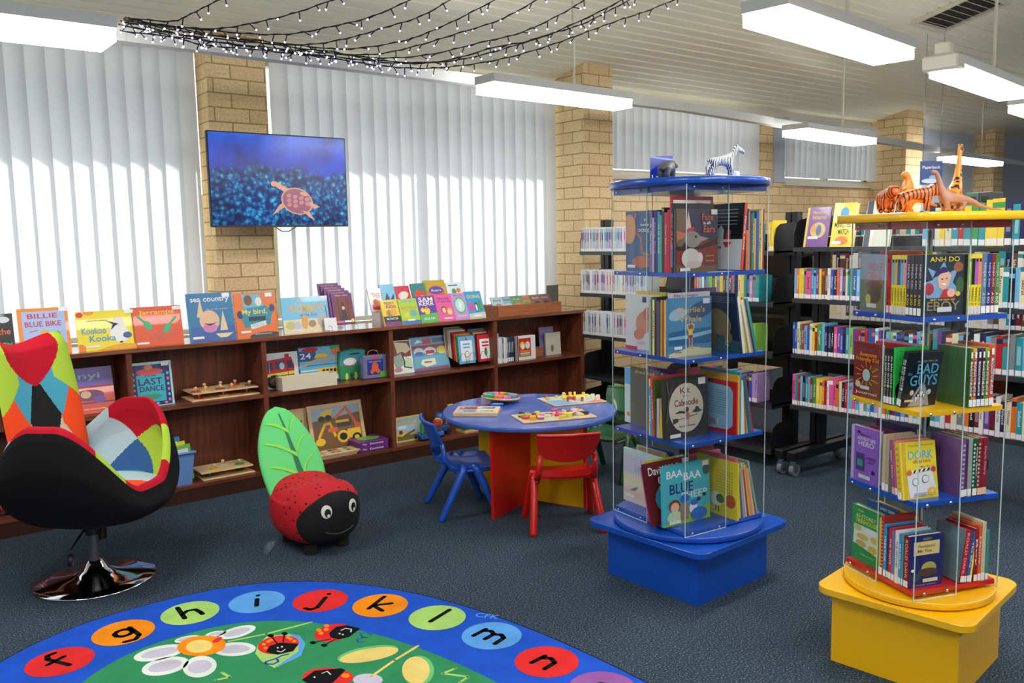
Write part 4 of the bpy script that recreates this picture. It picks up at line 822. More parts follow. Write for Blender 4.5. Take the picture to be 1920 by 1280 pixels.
# second shelf
WHALE = [('r', 0, 0, 1, 1, (74, 132, 172)), ('e', .75, .78, .3, .14, (58, 84, 120), .2), ('e', .2, .72, .2, .1, (150, 180, 200), .2), ('p', [(0, .42), (.5, .47), (1, .46), (1, .2), (0, .2)], (46, 98, 140)), ('p', [(0, .34), (.4, .36), (1, .42), (1, .36), (.5, .3), (0, .3)], (130, 180, 200)), ('p', [(0, 0), (1, 0), (1, .1), (.5, .16), (.25, .1), (0, .06)], (206, 200, 156)),
         ('t', .5, .79, .68, .10, 'Charlie\'s', (206, 166, 96)), ('t', .5, .63, .52, .10, 'Whale', (206, 166, 96)), ('r', .45, .36, .55, .46, (226, 190, 70)), ('e', .5, .50, .05, .04, (150, 90, 70)), ('l', [(.44, .44), (.42, .53), (.48, .55)], .025, (226, 170, 140)), ('l', [(.56, .44), (.58, .53), (.52, .55)], .025, (226, 170, 140)), ('r', .455, .3, .545, .36, (150, 56, 60)), ('l', [(.47, .3), (.47, .13)], .03, (214, 156, 130)), ('l', [(.53, .3), (.53, .13)], .03, (214, 156, 130)),
         ('r', .78, .88, .94, .97, (206, 206, 222)), ('r', .12, .13, .3, .18, (230, 230, 230)), ('t', .22, .08, .14, .025, 'Libby', K), ('t', .8, .12, .16, .02, 'pictures by', K)]
CROC = [('r', 0, 0, 1, 1, (32, 48, 78)), ('p', [(0, 0), (1, 0), (1, .2), (.6, .26), (0, .24)], (52, 96, 100)), ('e', .55, .5, .3, .22, (146, 122, 66), -.4), ('e', .3, .3, .14, .2, (140, 112, 62), .3), ('e', .16, .2, .1, .1, (150, 124, 70)), ('e', .75, .26, .1, .1, (140, 116, 64)), ('l', [(.3, .6), (.12, .66), (.1, .74)], .03, (170, 150, 90)), ('l', [(.7, .2), (.66, .14), (.74, .12)], .02, (200, 190, 160))] + [('r', .35, .93 - .03 * i, .98, .937 - .03 * i, (120, 132, 150)) for i in range(4)]
bay(BX_, BYc, RSB, BS, 1, 1.045, [
    (.012, .24, .2, (170, 180, 170)), (.010, .25, .2, (90, 110, 90)), (.012, .24, .2, (236, 224, 150), {'spine': [sp('Rabbits', K)]}), (.012, .25, .2, (60, 60, 64)), (.012, .235, .2, (110, 70, 130)), (.010, .23, .2, (40, 100, 60)), (.012, .24, .2, (190, 150, 60)), (.008, .225, .2, (200, 50, 60)), (.010, .24, .2, (226, 206, 120)),
    (.010, .235, .2, (230, 190, 200)), (.010, .27, .23, (200, 190, 200), {'label': 'pale lilac book rising behind the blue seaside cover, second shelf of blue stand', 'front': [('t', .4, .95, .6, .06, 'Ellie\'s Dragon', (40, 60, 110))]}),
    (.012, .25, .245, (74, 132, 172), {'label': 'blue seaside cover with a child in a yellow shirt, second shelf of blue stand', 'front': WHALE, 'gap': .003, 'out': .02})], W(1, 1), GB, .004)
bay(BX_, BYc, RSB, BS, 0, 1.045, [
    (.012, .265, .24, (32, 48, 78), {'back': CROC, 'label': 'dark blue cover with a large golden horned reptile, second shelf of blue stand', 'lean': 8, 'gap': .015}),
    (.014, .25, .22, (236, 234, 230), {'lean': 9, 'back': [('r', 0, 0, 1, .45, (70, 30, 40))]}), (.010, .25, .22, (226, 206, 50), {'lean': 10}), (.012, .22, .22, (150, 156, 120), {'lean': 12}), (.014, .24, .23, (226, 216, 200), {'lean': 14}), (.010, .25, .22, (180, 140, 120), {'lean': 15}), (.014, .245, .23, (70, 150, 150), {'lean': 16, 'gap': .012})], W(1, 0), GB, .072)
DRG = [('r', 0, 0, 1, 1, (222, 222, 226)), ('e', .55, .5, .26, .2, (214, 150, 130), .5), ('e', .65, .66, .14, .12, (206, 130, 110), .3), ('e', .4, .28, .16, .1, (216, 140, 120), .2), ('e', .45, .12, .12, .04, (226, 190, 190)), ('r', 0, .0, .35, .05, (214, 60, 90)), ('r', .5, .86, .62, .96, (90, 60, 110))]
bay(BX_, BYc, RSB, BS, 2, 1.045, fill(3, 8) + [(.012, .25, .235, (222, 222, 226), {'label': 'pale cover with a pink dragon leaning behind the left acrylic, second shelf', 'front': DRG, 'lean': 0, 'gap': .02, 'out': .02})], W(1, 2), GB)
bay(BX_, BYc, RSB, BS, 3, 1.045, fill(4, 6), W(1, 3), GB)
# third shelf
KIT = [('r', 0, 0, 1, 1, (54, 52, 50)), ('e', .5, .5, .4, .41, (196, 190, 170)), ('t', .48, .79, .22, .10, 'Kit', (120, 44, 40)), ('t', .48, .70, .1, .035, 'and', (90, 80, 70)), ('t', .5, .59, .55, .11, 'Caboodle', (120, 44, 40)), ('p', [(.22, .42), (.34, .46), (.5, .44), (.5, .40), (.36, .42)], (60, 56, 60)), ('l', [(.28, .31), (.75, .37)], .012, (90, 60, 50)), ('p', [(.18, .34), (.3, .34), (.3, .28), (.18, .25)], (70, 60, 58)), ('p', [(.46, .44), (.54, .44), (.58, .34), (.5, .3)], (190, 100, 96)), ('e', .5, .47, .05, .04, (60, 50, 50)), ('e', .74, .45, .05, .05, (56, 56, 60)), ('p', [(.62, .42), (.74, .4), (.86, .42), (.74, .48)], (70, 68, 70)), ('l', [(.54, .32), (.52, .22)], .015, (190, 110, 100)),
       ('t', .5, .2, .36, .04, 'by two friends', (130, 60, 60)), ('r', .78, .86, .95, .97, (226, 222, 226)), ('r', .1, .03, .34, .09, (226, 226, 222)), ('l', [(.03, .3), (.1, .7), (.06, .95)], .03, (84, 82, 78)), ('l', [(.12, .75), (.2, .92)], .015, (90, 88, 84)), ('l', [(.93, .2), (.9, .6)], .02, (84, 82, 78))]
REDB = [('r', 0, 0, 1, 1, (206, 34, 40)), ('p', [(.06, .1), (.1, .04), (.8, .08), (.92, .16), (.92, .8), (.85, .9), (.1, .94), (.04, .85)], (150, 196, 226)), ('r', .3, .12, .55, .24, (226, 226, 226))] + [('r', .32 + .03 * i, .12, .335 + .03 * i, .24, (60, 60, 66)) for i in range(7)] + [('r', .14, .8 - .045 * i, .82 - .05 * (i % 3), .808 - .045 * i, (96, 120, 150)) for i in range(11)]
bay(BX_, BYc, RSB, BS, 1, .688, [
    (.010, .25, .2, (226, 210, 120)), (.014, .22, .22, (60, 160, 200), {'spine': [sp('Dinosaurs', Wc)], 'lean': 4}), (.012, .26, .22, (226, 70, 60), {'lean': 4, 'spine': [sp('The Loyal Dog', Wc)]}), (.012, .25, .22, (70, 90, 50), {'lean': 3}), (.014, .17, .2, (206, 190, 206)), (.012, .25, .22, (226, 196, 40), {'back': [('e', .5, .5, .3, .3, K)], 'lean': -4}),
    (.010, .25, .22, (190, 206, 80), {'lean': -4}), (.010, .245, .22, (226, 226, 226), {'spine': [('r', 0, .1 * i, 1, .1 * i + .04, (206, 50, 50)) for i in range(9)]}), (.008, .25, .235, (60, 110, 170), {'label': 'blue book rising behind the black moonlit cover, third shelf of blue stand', 'gap': .004, 'front': [('r', 0, .9, .3, .98, (50, 50, 120)), ('r', .7, .9, .85, .98, Wc)]}),
    (.014, .262, .25, (54, 52, 50), {'label': 'black cover with a large cream moon and witch on broom, third shelf of blue stand', 'front': KIT, 'out': .025, 'lean': 3, 'gap': .004})], W(2, 1), GB, .004)
bay(BX_, BYc, RSB, BS, 0, .688, [
    (.008, .232, .235, (206, 34, 40), {'back': REDB, 'label': 'red and pale blue back cover with a barcode, third shelf of blue stand', 'gap': .02}), (.010, .262, .235, (236, 176, 50), {'back': [('r', .1, .8, .6, .83, (200, 140, 40)), ('r', 0, .12, .3, .3, (226, 226, 220))], 'label': 'orange-yellow book between the red one and white spines, third shelf of blue stand'}),
    (.008, .275, .24, (40, 160, 190), {}), (.012, .24, .23, (232, 232, 228), {}), (.010, .235, .22, (226, 220, 206), {'lean': 3}), (.010, .24, .22, (150, 110, 60), {'lean': 4}), (.008, .235, .22, (190, 160, 120), {'lean': 5}), (.014, .25, .23, (40, 100, 110), {'lean': 9}), (.010, .245, .23, (60, 110, 130), {'lean': 10}), (.008, .25, .23, (190, 30, 70), {'lean': 12})], W(2, 0), GB, .045)
bay(BX_, BYc, RSB, BS, 2, .688, fill(5, 7) + [(.012, .26, .25, (214, 226, 236), {'label': 'pale blue and white cover with a white bird behind the left acrylic, third shelf', 'out': .05, 'lean': 0, 'gap': .02, 'front': [('r', 0, .7, .3, 1, (110, 180, 226)), ('e', .55, .5, .3, .2, (238, 240, 242), .4), ('e', .6, .25, .3, .18, (236, 236, 240)), ('t', .5, .84, .3, .06, 'Hush', (180, 190, 206)), ('e', .1, .16, .05, .04, (226, 140, 80))]}),
    (.008, .27, .2, (110, 100, 100), {'label': 'grey book with gold letters rising at the left of the third shelf, blue stand', 'gap': .0, 'front': [('t', .5, .93, .7, .06, 'shed hat', (214, 180, 80))]})][::-1][::-1], W(2, 2), GB)
bay(BX_, BYc, RSB, BS, 3, .688, fill(6, 6), W(2, 3), GB)
# bottom shelf
BAA = [('r', 0, 0, 1, 1, (70, 176, 190)), ('p', [(0, 0), (1, 0), (1, .24), (.7, .2), (.4, .1), (0, .04)], (150, 190, 60)), ('t', .24, .85, .34, .12, 'BAA', Wc), ('t', .62, .78, .38, .13, 'BAA', Wc), ('t', .38, .60, .5, .17, 'BLUE', (40, 44, 110)), ('t', .66, .46, .56, .12, 'SHEEP', (214, 232, 236)), ('e', .92, .83, .08, .09, (70, 86, 96)), ('r', .84, .9, .97, .98, (232, 214, 170)),
       ('e', .22, .33, .12, .1, (130, 60, 40)), ('e', .23, .3, .09, .08, (232, 180, 150)), ('e', .22, .14, .16, .1, (190, 214, 170)), ('r', .34, .06, .52, .34, (150, 122, 90)), ('e', .44, .42, .1, .07, (40, 100, 190)), ('e', .62, .23, .09, .09, (232, 232, 236)), ('e', .64, .32, .08, .05, (40, 110, 200)), ('e', .74, .12, .18, .11, (44, 110, 196)), ('e', .86, .42, .04, .03, (30, 50, 60)), ('e', .74, .36, .04, .03, (30, 50, 60)), ('r', .1, .03, .34, .08, (232, 232, 228))]
DAV = [('r', 0, 0, 1, 1, (104, 26, 34)), ('t', .4, .86, .7, .13, 'David Wall', Wc), ('e', .75, .4, .62, .33, (70, 160, 190)), ('t', .5, .7, .5, .10, 'BEAR', Wc), ('t', .42, .46, .32, .3, 'B', (190, 170, 90)), ('e', .45, .12, .16, .1, (70, 170, 190)), ('r', .85, .88, 1, .98, Wc)]
bay(BX_, BYc, RSB, BS, 1, .311, [
    (.012, .22, .2, (200, 170, 130)), (.012, .215, .2, (60, 130, 170), {'lean': 10}), (.010, .21, .2, (120, 150, 200), {'lean': 12}), (.010, .24, .22, (206, 60, 90), {'lean': 14, 'out': .03}), (.010, .23, .22, (190, 30, 60), {'lean': 15, 'out': .03}),
    (.010, .27, .23, (228, 206, 60), {'label': 'yellow book leaning behind the maroon one, bottom shelf of blue stand', 'lean': 14, 'out': .03, 'front': [('t', .5, .93, .6, .06, 'Hundred and One', K), ('r', .8, .88, 1, 1, Wc)]}),
    (.010, .262, .24, (34, 36, 70), {'lean': 14, 'out': .05, 'front': [('r', 0, 0, 1, .5, (232, 232, 230)), ('e', .5, .4, .2, .16, (200, 40, 50))]}),
    (.012, .27, .25, (104, 26, 34), {'label': 'maroon cover with white handwriting and a big gold letter, bottom shelf of blue stand', 'lean': 12, 'out': .06, 'front': DAV, 'gap': .004}),
    (.014, .265, .27, (70, 176, 190), {'label': 'turquoise cover with blue sheep and a red-haired child, front corner of the bottom shelf', 'front': BAA, 'out': .035, 'gap': .028, 'lean': 2})], W(3, 1), GB, .0)
CHK = [('r', 0, 0, 1, 1, (228, 206, 44)), ('e', .5, .28, .14, .13, (232, 232, 226)), ('e', .6, .3, .1, .08, (80, 110, 60)), ('e', .85, .3, .12, .12, (190, 90, 50)), ('l', [(.5, .16), (.5, .06)], .02, K), ('l', [(.56, .16), (.58, .06)], .02, K), ('e', .35, .08, .1, .06, (226, 226, 236))] + [('r', .5, .8 - .05 * i, .92, .806 - .05 * i, (120, 110, 40)) for i in range(8)]
bay(BX_, BYc, RSB, BS, 0, .311, [
    (.010, .255, .25, (228, 206, 44), {'label': 'bright yellow back cover with a white hen, bottom shelf of blue stand', 'back': CHK, 'out': .02}), (.010, .272, .235, (226, 110, 130), {'label': 'pink patterned book behind the yellow one, bottom shelf of blue stand', 'back': [('r', 0, .8, 1, 1, (214, 90, 110))]}), (.008, .25, .23, (206, 90, 40), {'lean': 4}), (.012, .25, .22, (236, 200, 60), {'lean': 4}), (.012, .24, .22, (60, 110, 150), {'lean': 6}), (.014, .23, .22, (170, 160, 150), {'lean': 7}),
    (.010, .25, .22, (190, 190, 190), {'lean': 8}), (.010, .22, .22, (190, 40, 50), {'lean': 9}), (.010, .25, .22, (190, 196, 60), {'lean': 10}), (.012, .24, .22, (226, 140, 130), {'lean': 11}), (.012, .225, .22, (232, 180, 120), {'lean': 12}), (.010, .26, .23, (130, 170, 160), {'lean': 14, 'gap': .01})], W(3, 0), GB, .055)
LOL = [('r', 0, 0, 1, 1, (226, 214, 206)), ('r', 0, .55, 1, 1, (206, 200, 222)), ('r', 0, .9, 1, 1, (190, 222, 222)), ('r', 0, .3, 1, .5, (232, 222, 186)), ('r', 0, .08, 1, .25, (232, 200, 180)), ('e', .72, .5, .16, .09, (232, 150, 150)), ('t', .7, .80, .46, .1, 'LONG', (170, 168, 182)), ('t', .62, .66, .62, .1, 'LETS GO', (170, 168, 182)), ('p', [(.16, .22), (.3, .3), (.4, .34), (.32, .24)], (150, 140, 150)), BC(.06, .1)]
bay(BX_, BYc, RSB, BS, 2, .311, fill(7, 7) + [
    (.010, .27, .2, (206, 190, 170), {'label': 'floral pale book behind the sunset cover, bottom shelf of blue stand', 'front': [('e', .1 * i, .95, .06, .04, ((200, 130, 130), (130, 170, 130))[i % 2]) for i in range(1, 10)]}),
    (.012, .255, .27, (226, 214, 206), {'label': 'pale sunset cover leaning at the left of the bottom shelf, blue stand', 'front': LOL, 'out': .05, 'gap': .025})], W(3, 2), GB)
bay(BX_, BYc, RSB, BS, 3, .311, fill(8, 6), W(3, 3), GB)

# ---------------------------------------------------------------- yellow stand
YX, YYc, YS = 2.985, 1.490, .352
tri = []
RSY = spinner('yellow spinning bookstand with red, blue and yellow shelves', YX, YYc, rad(7), .432, .262, .53, .25, rad(-21), YS, [1.275, .962, .654, .347], 1.585, YELP, [BLUEP, YELP, BLUEP, REDP], REDP, rrect(.5, .12))
GY = 'paperbacks in the yellow spinning stand'
def W2(k, st): return '%s of yellow stand, %s' % (lev[k], ['right face', 'left face', 'rear left face', 'rear face'][st])
Yl = (236, 214, 40)
def weird(c_, n): return {'spine': [('r', 0, .5, 1, .93, c_), ('e', .5, .9, .32, .03, K), sp('WEIRDO', K, .34, .24), ('t', .5, .18, .4, .04, str(n), K)], 'tag': (214, 208, 222), 'name': 'paperback_book'}
def ado(c_, c2=Yl): return {'spine': [sp('NINJA KID', (200, 200, 206), .65, .4), sp('A DO', c2, .27, .18)], 'name': 'paperback_book'}
EBOY = [('r', 0, 0, 1, 1, (34, 46, 66)), ('p', [(.1, .3), (.02, .55), (.25, .6), (.1, .8), (.35, .72), (.5, .9), (.6, .7), (.85, .78), (.72, .55), (.9, .4), (.7, .3)], (120, 160, 200)), ('e', .15, .45, .12, .1, (170, 50, 60)), ('e', .9, .5, .1, .14, (60, 100, 60)), ('e', .85, .8, .12, .08, (150, 90, 50)),
        ('p', [(.35, .62), (.38, .48), (.5, .42), (.62, .5), (.68, .66), (.6, .74), (.42, .72)], (232, 176, 150)), ('p', [(.22, .62), (.3, .74), (.48, .81), (.64, .76), (.58, .72), (.44, .7), (.34, .66)], (44, 42, 96)), ('r', .43, .60, .48, .615, K), ('r', .54, .61, .59, .625, K), ('p', [(.44, .52), (.54, .50), (.56, .53), (.45, .54)], (236, 236, 236)), ('p', [(.4, .3), (.5, .44), (.64, .44), (.8, .3)], (190, 40, 50)), ('e', .68, .38, .1, .07, (232, 180, 156)),
        ('t', .5, .93, .72, .08, 'ANH DO', (226, 206, 50)), ('t', .48, .27, .6, .03, 'MEET THE NEW KID', (236, 200, 60)), ('t', .5, .17, .8, .15, 'EBOY', (150, 134, 90)), ('e', .84, .36, .06, .04, (226, 190, 50)), ('r', .35, .07, .7, .15, (206, 206, 212))]
bay(YX, YYc, RSY, YS, 1, 1.275, [
    (.013, .2, .13, (206, 30, 40), weird((206, 30, 40), 1)), (.006, .2, .13, (190, 20, 30), {}), (.013, .2, .13, Yl, weird((90, 180, 200), 7)), (.012, .2, .13, Yl, weird((226, 170, 60), 3)), (.013, .2, .13, Yl, weird((50, 80, 160), 6)), (.013, .2, .13, Yl, weird((90, 180, 190), 9)), (.013, .2, .13, Yl, weird((236, 140, 170), 2)),
    (.016, .2, .13, (34, 36, 60), ado(K)), (.016, .2, .13, (50, 46, 56), ado(K)), (.016, .2, .13, (28, 30, 50), ado(K)),
    (.018, .2, .165, (30, 34, 46), dict(ado(K), label='dark comic cover with a grinning mohawk boy, top shelf of yellow stand', front=EBOY, out=.0))], W2(0, 1), GY, .0)
bay(YX, YYc, RSY, YS, 0, 1.275, [
    (.013, .2, .13, (36, 56, 40), dict(weird((120, 190, 70), 11), spc=Yl)), (.013, .2, .13, Yl, weird(K, 10)), (.013, .2, .13, Yl, weird((170, 90, 180), 4)), (.013, .2, .13, Yl, weird((226, 130, 90), 12)), (.02, .2, .13, (90, 120, 150), ado(K, (200, 206, 214))), (.017, .2, .13, (30, 50, 120), ado(K, Wc)), (.015, .2, .13, (140, 30, 46), ado(K, Wc)), (.018, .2, .13, (70, 130, 60), ado(K, Wc))], W2(0, 0), GY, .0)
WOLF = [('r', 0, 0, 1, 1, (110, 120, 84)), ('r', 0, .55, 1, 1, (150, 160, 180)), ('t', .5, .78, .6, .14, 'WOLF', (196, 110, 116)), ('t', .5, .62, .55, .14, 'GIRL', (206, 116, 120)), ('e', .5, .44, .3, .1, (110, 60, 50)), ('e', .5, .3, .25, .16, (60, 66, 50)), ('e', .3, .2, .1, .1, (190, 170, 60)), ('r', .25, .06, .62, .13, (206, 206, 206))]
bay(YX, YYc, RSY, YS, 2, 1.275, fill(11, 5, .17) + [(.016, .2, .14, (110, 120, 84), {'label': 'muted green cover with pink title seen through the left acrylic, top shelf of yellow stand', 'front': WOLF, 'name': 'paperback_book', 'gap': .05})], W2(0, 2), GY)
# second: dark comic paperbacks and striped diaries
def bad(c_): return {'spine': [sp('the BAD GUYS', Wc, .62, .5), ('e', .5, .33, .4, .03, c_), sp('illustrated', (170, 170, 176), .2, .16)], 'name': 'paperback_book'}
GUY = [('r', 0, 0, 1, 1, (14, 20, 30)), ('p', [(.18, 0), (.3, .2), (.45, .4), (.6, .4), (.72, .2), (.8, 0)], (140, 150, 164)), ('p', [(.28, 0), (.38, .22), (.5, .34), (.6, .22), (.68, 0)], (30, 34, 30)), ('e', .46, .05, .2, .12, (150, 156, 168)), ('e', .24, .26, .06, .05, (180, 190, 196)), ('e', .74, .26, .06, .05, (180, 190, 196))] + [('p', [(.36 + .05 * i, .3 - abs(i - 2.5) * .05), (.39 + .05 * i, .2 - abs(i - 2.5) * .05), (.41 + .05 * i, .3 - abs(i - 2.5) * .05)], Wc) for i in range(5)] + \
      [('t', .55, .84, .6, .04, 'AARON B', (120, 130, 140)), ('t', .1, .62, .12, .06, 'the', (50, 130, 170)), ('t', .6, .70, .62, .18, 'BAD', (70, 160, 200)), ('t', .52, .49, .8, .2, 'GUYS', (70, 160, 200)), ('r', .04, .1, .3, .14, (206, 200, 170))]
bay(YX, YYc, RSY, YS, 1, .962, [
    (.013, .195, .135, K, bad((226, 110, 50))), (.013, .195, .135, K, bad((190, 200, 210))), (.013, .195, .135, K, bad((90, 190, 120))), (.008, .2, .138, (50, 190, 80), {'label': 'bright green paperback cover wedged between black spines, second shelf of yellow stand', 'name': 'paperback_book', 'front': [('t', .5, .93, .8, .03, 'the most wicked pages ever', (20, 90, 40)), ('t', .25, .55, .3, .08, 'the', (20, 60, 30)), ('e', .3, .25, .3, .2, K)]}),
    (.013, .19, .135, K, dict(bad((100, 110, 100)), lean=-9, gap=.012)), (.014, .19, .14, (14, 20, 30), dict(bad((210, 214, 220)), lean=-9, front=GUY, label='black cover with big blue lettering and a toothy shark, second shelf of yellow stand', gap=.0, out=.006))], W2(1, 1), GY, .0)
def strp(c1, c2): return {'spine': [('r', 0, .06 * i, 1, .06 * i + .03, c2) for i in range(2, 16)] + [('r', .25, .2, .75, .78, (214, 206, 210)), sp('Wimpy Kid', K, .5, .5), ('r', .25, .84, .75, .94, Wc)], 'name': 'diary_book'}
bay(YX, YYc, RSY, YS, 0, .962, [
    (.014, .2, .135, (60, 104, 50), dict(strp(0, (50, 100, 50)), back=[('r', 0, 0, 1, 1, (60, 108, 54))])), (.016, .2, .135, (226, 170, 40), strp(0, (190, 60, 40))), (.016, .2, .135, (44, 34, 90), strp(0, (44, 34, 90))), (.016, .2, .135, (84, 50, 50), strp(0, (60, 34, 40))), (.016, .2, .135, (120, 180, 60), strp(0, (70, 120, 40))), (.02, .21, .135, (232, 90, 40), strp(0, (226, 70, 40)))], W2(1, 0), GY, .02)
KID = [('r', 0, 0, 1, 1, (128, 28, 34)), ('t', .5, .88, .5, .05, 'ROWLEY', (80, 84, 120)), ('t', .52, .79, .64, .08, 'Awesome', (236, 160, 40)), ('t', .5, .69, .84, .09, 'Friendly Kid', (236, 160, 40))] + [('l', [(.5 + .22 * math.cos(a), .42 + .13 * math.sin(a)), (.5 + (.38 + .1 * (i % 2)) * math.cos(a + .1), .42 + (.2 + .04 * (i % 2)) * math.sin(a + .1))], .02, (236, 150, 40)) for i, a in enumerate([q * .52 for q in range(12)])] + \
      [('e', .5, .42, .14, .11, (170, 190, 190)), ('r', .28, .16, .62, .22, (206, 206, 206)), ('t', .5, .09, .8, .06, 'Journal', (226, 206, 214)), ('e', .2, .24, .1, .06, (206, 190, 170))]
bay(YX, YYc, RSY, YS, 2, .962, fill(12, 5, .17) + [(.02, .2, .14, (128, 28, 34), {'label': 'dark red cover with orange sunburst and lettering, left of the second shelf, yellow stand', 'front': KID, 'name': 'diary_book', 'gap': .06})], W2(1, 2), GY)
# third: diaries
def dots(c2, n=12): return [('e', .25, .12 + .85 / n * i, .22, .022, c2) for i in range(1, n)]
DORK = [('r', 0, 0, 1, 1, (238, 216, 40)), ('r', .03, 0, .14, 1, (214, 176, 50)), ('t', .58, .94, .7, .035, 'Rachel Russell', (190, 140, 40)), ('t', .56, .77, .7, .15, 'DORK', (90, 170, 214)), ('t', .58, .66, .5, .07, 'diaries', (190, 110, 50)), ('t', .72, .54, .38, .06, 'TV Star', (170, 40, 60)), ('p', [(.18, .02), (.14, .42), (.86, .48), (.95, .08)], (226, 228, 230)), ('p', [(.26, .5), (.26, .44), (.86, .5), (.86, .55)], (230, 230, 230))] + \
       [('p', [(.3 + .13 * i, .45 + .008 * i), (.36 + .13 * i, .455 + .008 * i), (.41 + .13 * i, .51 + .008 * i), (.35 + .13 * i, .505 + .008 * i)], K) for i in range(4)] + [('e', .2, .47, .07, .05, (206, 110, 60)), ('e', .88, .5, .07, .05, (206, 60, 60)), ('e', .36, .3, .09, .07, (60, 60, 60)), ('e', .36, .3, .08, .06, (232, 232, 232)), ('e', .64, .34, .1, .07, (60, 60, 60)), ('e', .64, .34, .09, .06, (232, 232, 232)), ('e', .8, .12, .12, .07, (236, 190, 50)), ('e', .8, .12, .05, .03, (226, 200, 190)), ('r', .3, .06, .64, .11, (170, 172, 180))]
bay(YX, YYc, RSY, YS, 1, .654, [
    (.016, .2, .135, (190, 176, 150), {}), (.015, .195, .135, (180, 160, 130), {}), (.013, .19, .135, (150, 90, 140), {'lean': 7, 'gap': .02, 'spine': [sp('Dear Diary', Wc)], 'tag': (226, 190, 170)}), (.012, .19, .135, (214, 90, 120), {'lean': 7}), (.012, .19, .135, (200, 180, 120), {'lean': 8, 'spine': [sp('Dear Diary', (60, 80, 140))]}), (.012, .19, .135, (214, 80, 80), {'lean': 8, 'tag': (226, 190, 170)}),
    (.02, .192, .145, (226, 196, 50), {'lean': 8, 'spine': [('e', .5, .1 * i, .3, .02, (200, 140, 90)) for i in range(2, 10)], 'front': DORK, 'out': .02, 'label': 'yellow diary cover with blue lettering leaning at the front corner, third shelf of yellow stand', 'name': 'diary_book'})], W2(2, 1), GY, .005)
bay(YX, YYc, RSY, YS, 0, .654, [
    (.018, .2, .135, (120, 80, 140), {'spine': [('e', .5, .1 + .08 * i, .3, .02, (190, 180, 200)) for i in range(1, 11)], 'back': [('r', 0, 0, 1, 1, (126, 84, 146))]}), (.010, .2, .135, (80, 40, 90), {}), (.016, .2, .135, (150, 160, 150), {'spine': [('e', .5, .5, .4, .03, (130, 200, 120))]}), (.020, .2, .135, (30, 84, 60), {'spine': dots((190, 206, 214)) + [('t', .75, .6, .5, .3, 'Drama Queen', Wc, -math.pi / 2)]}),
    (.020, .2, .135, (120, 40, 34), {'spine': dots((206, 176, 150)), 'tag': (226, 196, 160)}), (.020, .2, .135, (140, 20, 40), {'spine': [sp('Dork Diary', (214, 170, 190), .6)], 'tag': (226, 196, 160)})], W2(2, 0), GY, .004)
PURP = [('r', 0, 0, 1, 1, (146, 96, 196)), ('r', 0, 0, .1, 1, (200, 180, 220)), ('t', .52, .86, .4, .04, 'DIARY OF A', (50, 40, 70)), ('t', .55, .79, .66, .06, 'ADVENTURE', (226, 226, 226)), ('t', .55, .70, .56, .09, 'HERO', (226, 226, 226)), ('t', .74, .46, .34, .05, 'INSIDE', (80, 40, 110)), ('t', .74, .39, .24, .05, 'OUT', (80, 40, 110)), ('r', .3, .06, .72, .13, (206, 206, 210)), ('e', .82, .22, .06, .04, (50, 30, 70)), ('e', .28, .9, .05, .03, (50, 30, 70)), ('r', .2, .2, .5, .52, (70, 60, 120)), ('r', .25, .28, .45, .4, (60, 150, 140))]
bay(YX, YYc, RSY, YS, 2, .654, fill(13, 5, .17) + [(.02, .2, .145, (146, 96, 196), {'label': 'purple diary cover with white block lettering, left of the third shelf, yellow stand', 'front': PURP, 'name': 'diary_book', 'gap': .06})], W2(2, 2), GY)
# bottom
FOX = [('r', 0, 0, 1, 1, (34, 40, 110)), ('r', .12, .62, .88, .88, (226, 212, 140)), ('t', .5, .79, .5, .06, 'Fantastic', (150, 80, 50)), ('t', .45, .70, .42, .06, 'Mr Fox', (150, 80, 50)), ('e', .58, .36, .22, .12, (176, 180, 90)), ('e', .55, .28, .3, .08, (90, 60, 60)), ('e', .2, .2, .14, .08, (40, 80, 90)), ('e', .1, .34, .05, .03, Wc), ('e', .5, .93, .14, .03, (120, 110, 90)), ('t', .45, .05, .7, .04, 'Illustrated edition', (150, 160, 200)), ('r', .4, .09, .84, .16, (226, 222, 206))]
bay(YX, YYc, RSY, YS, 1, .347, [
    (.010, .205, .135, (226, 190, 90), {}), (.012, .215, .135, (180, 50, 40), {'spine': [('r', 0, .06 * i, 1, .06 * i + .02, (226, 170, 90)) for i in range(2, 16)]}), (.014, .19, .13, (50, 150, 206), {'spine': [sp('TREETOP', Wc)]}), (.010, .185, .13, (60, 60, 70), {}), (.013, .185, .13, (206, 40, 60), {'spine': [sp('THE TWITS', Wc)]}), (.015, .18, .13, (120, 120, 160), {'spine': [sp('GIANT', (60, 150, 200), .3)]}), (.016, .185, .13, (232, 230, 222), {'spine': [sp('THE WITCHES', K)]}), (.012, .18, .13, (60, 150, 206), {'spine': [sp('MATILDA', Wc)]}), (.008, .18, .13, (90, 160, 150), {}),
    (.022, .182, .14, (34, 40, 110), {'spc': (140, 24, 34), 'spine': [sp('ROALD DAHL', (232, 190, 170), .55, .75)], 'front': FOX, 'gap': .004, 'label': 'navy cover with cream title panel and maroon spine, bottom shelf of yellow stand', 'name': 'paperback_book'})], W2(3, 1), GY, .0)
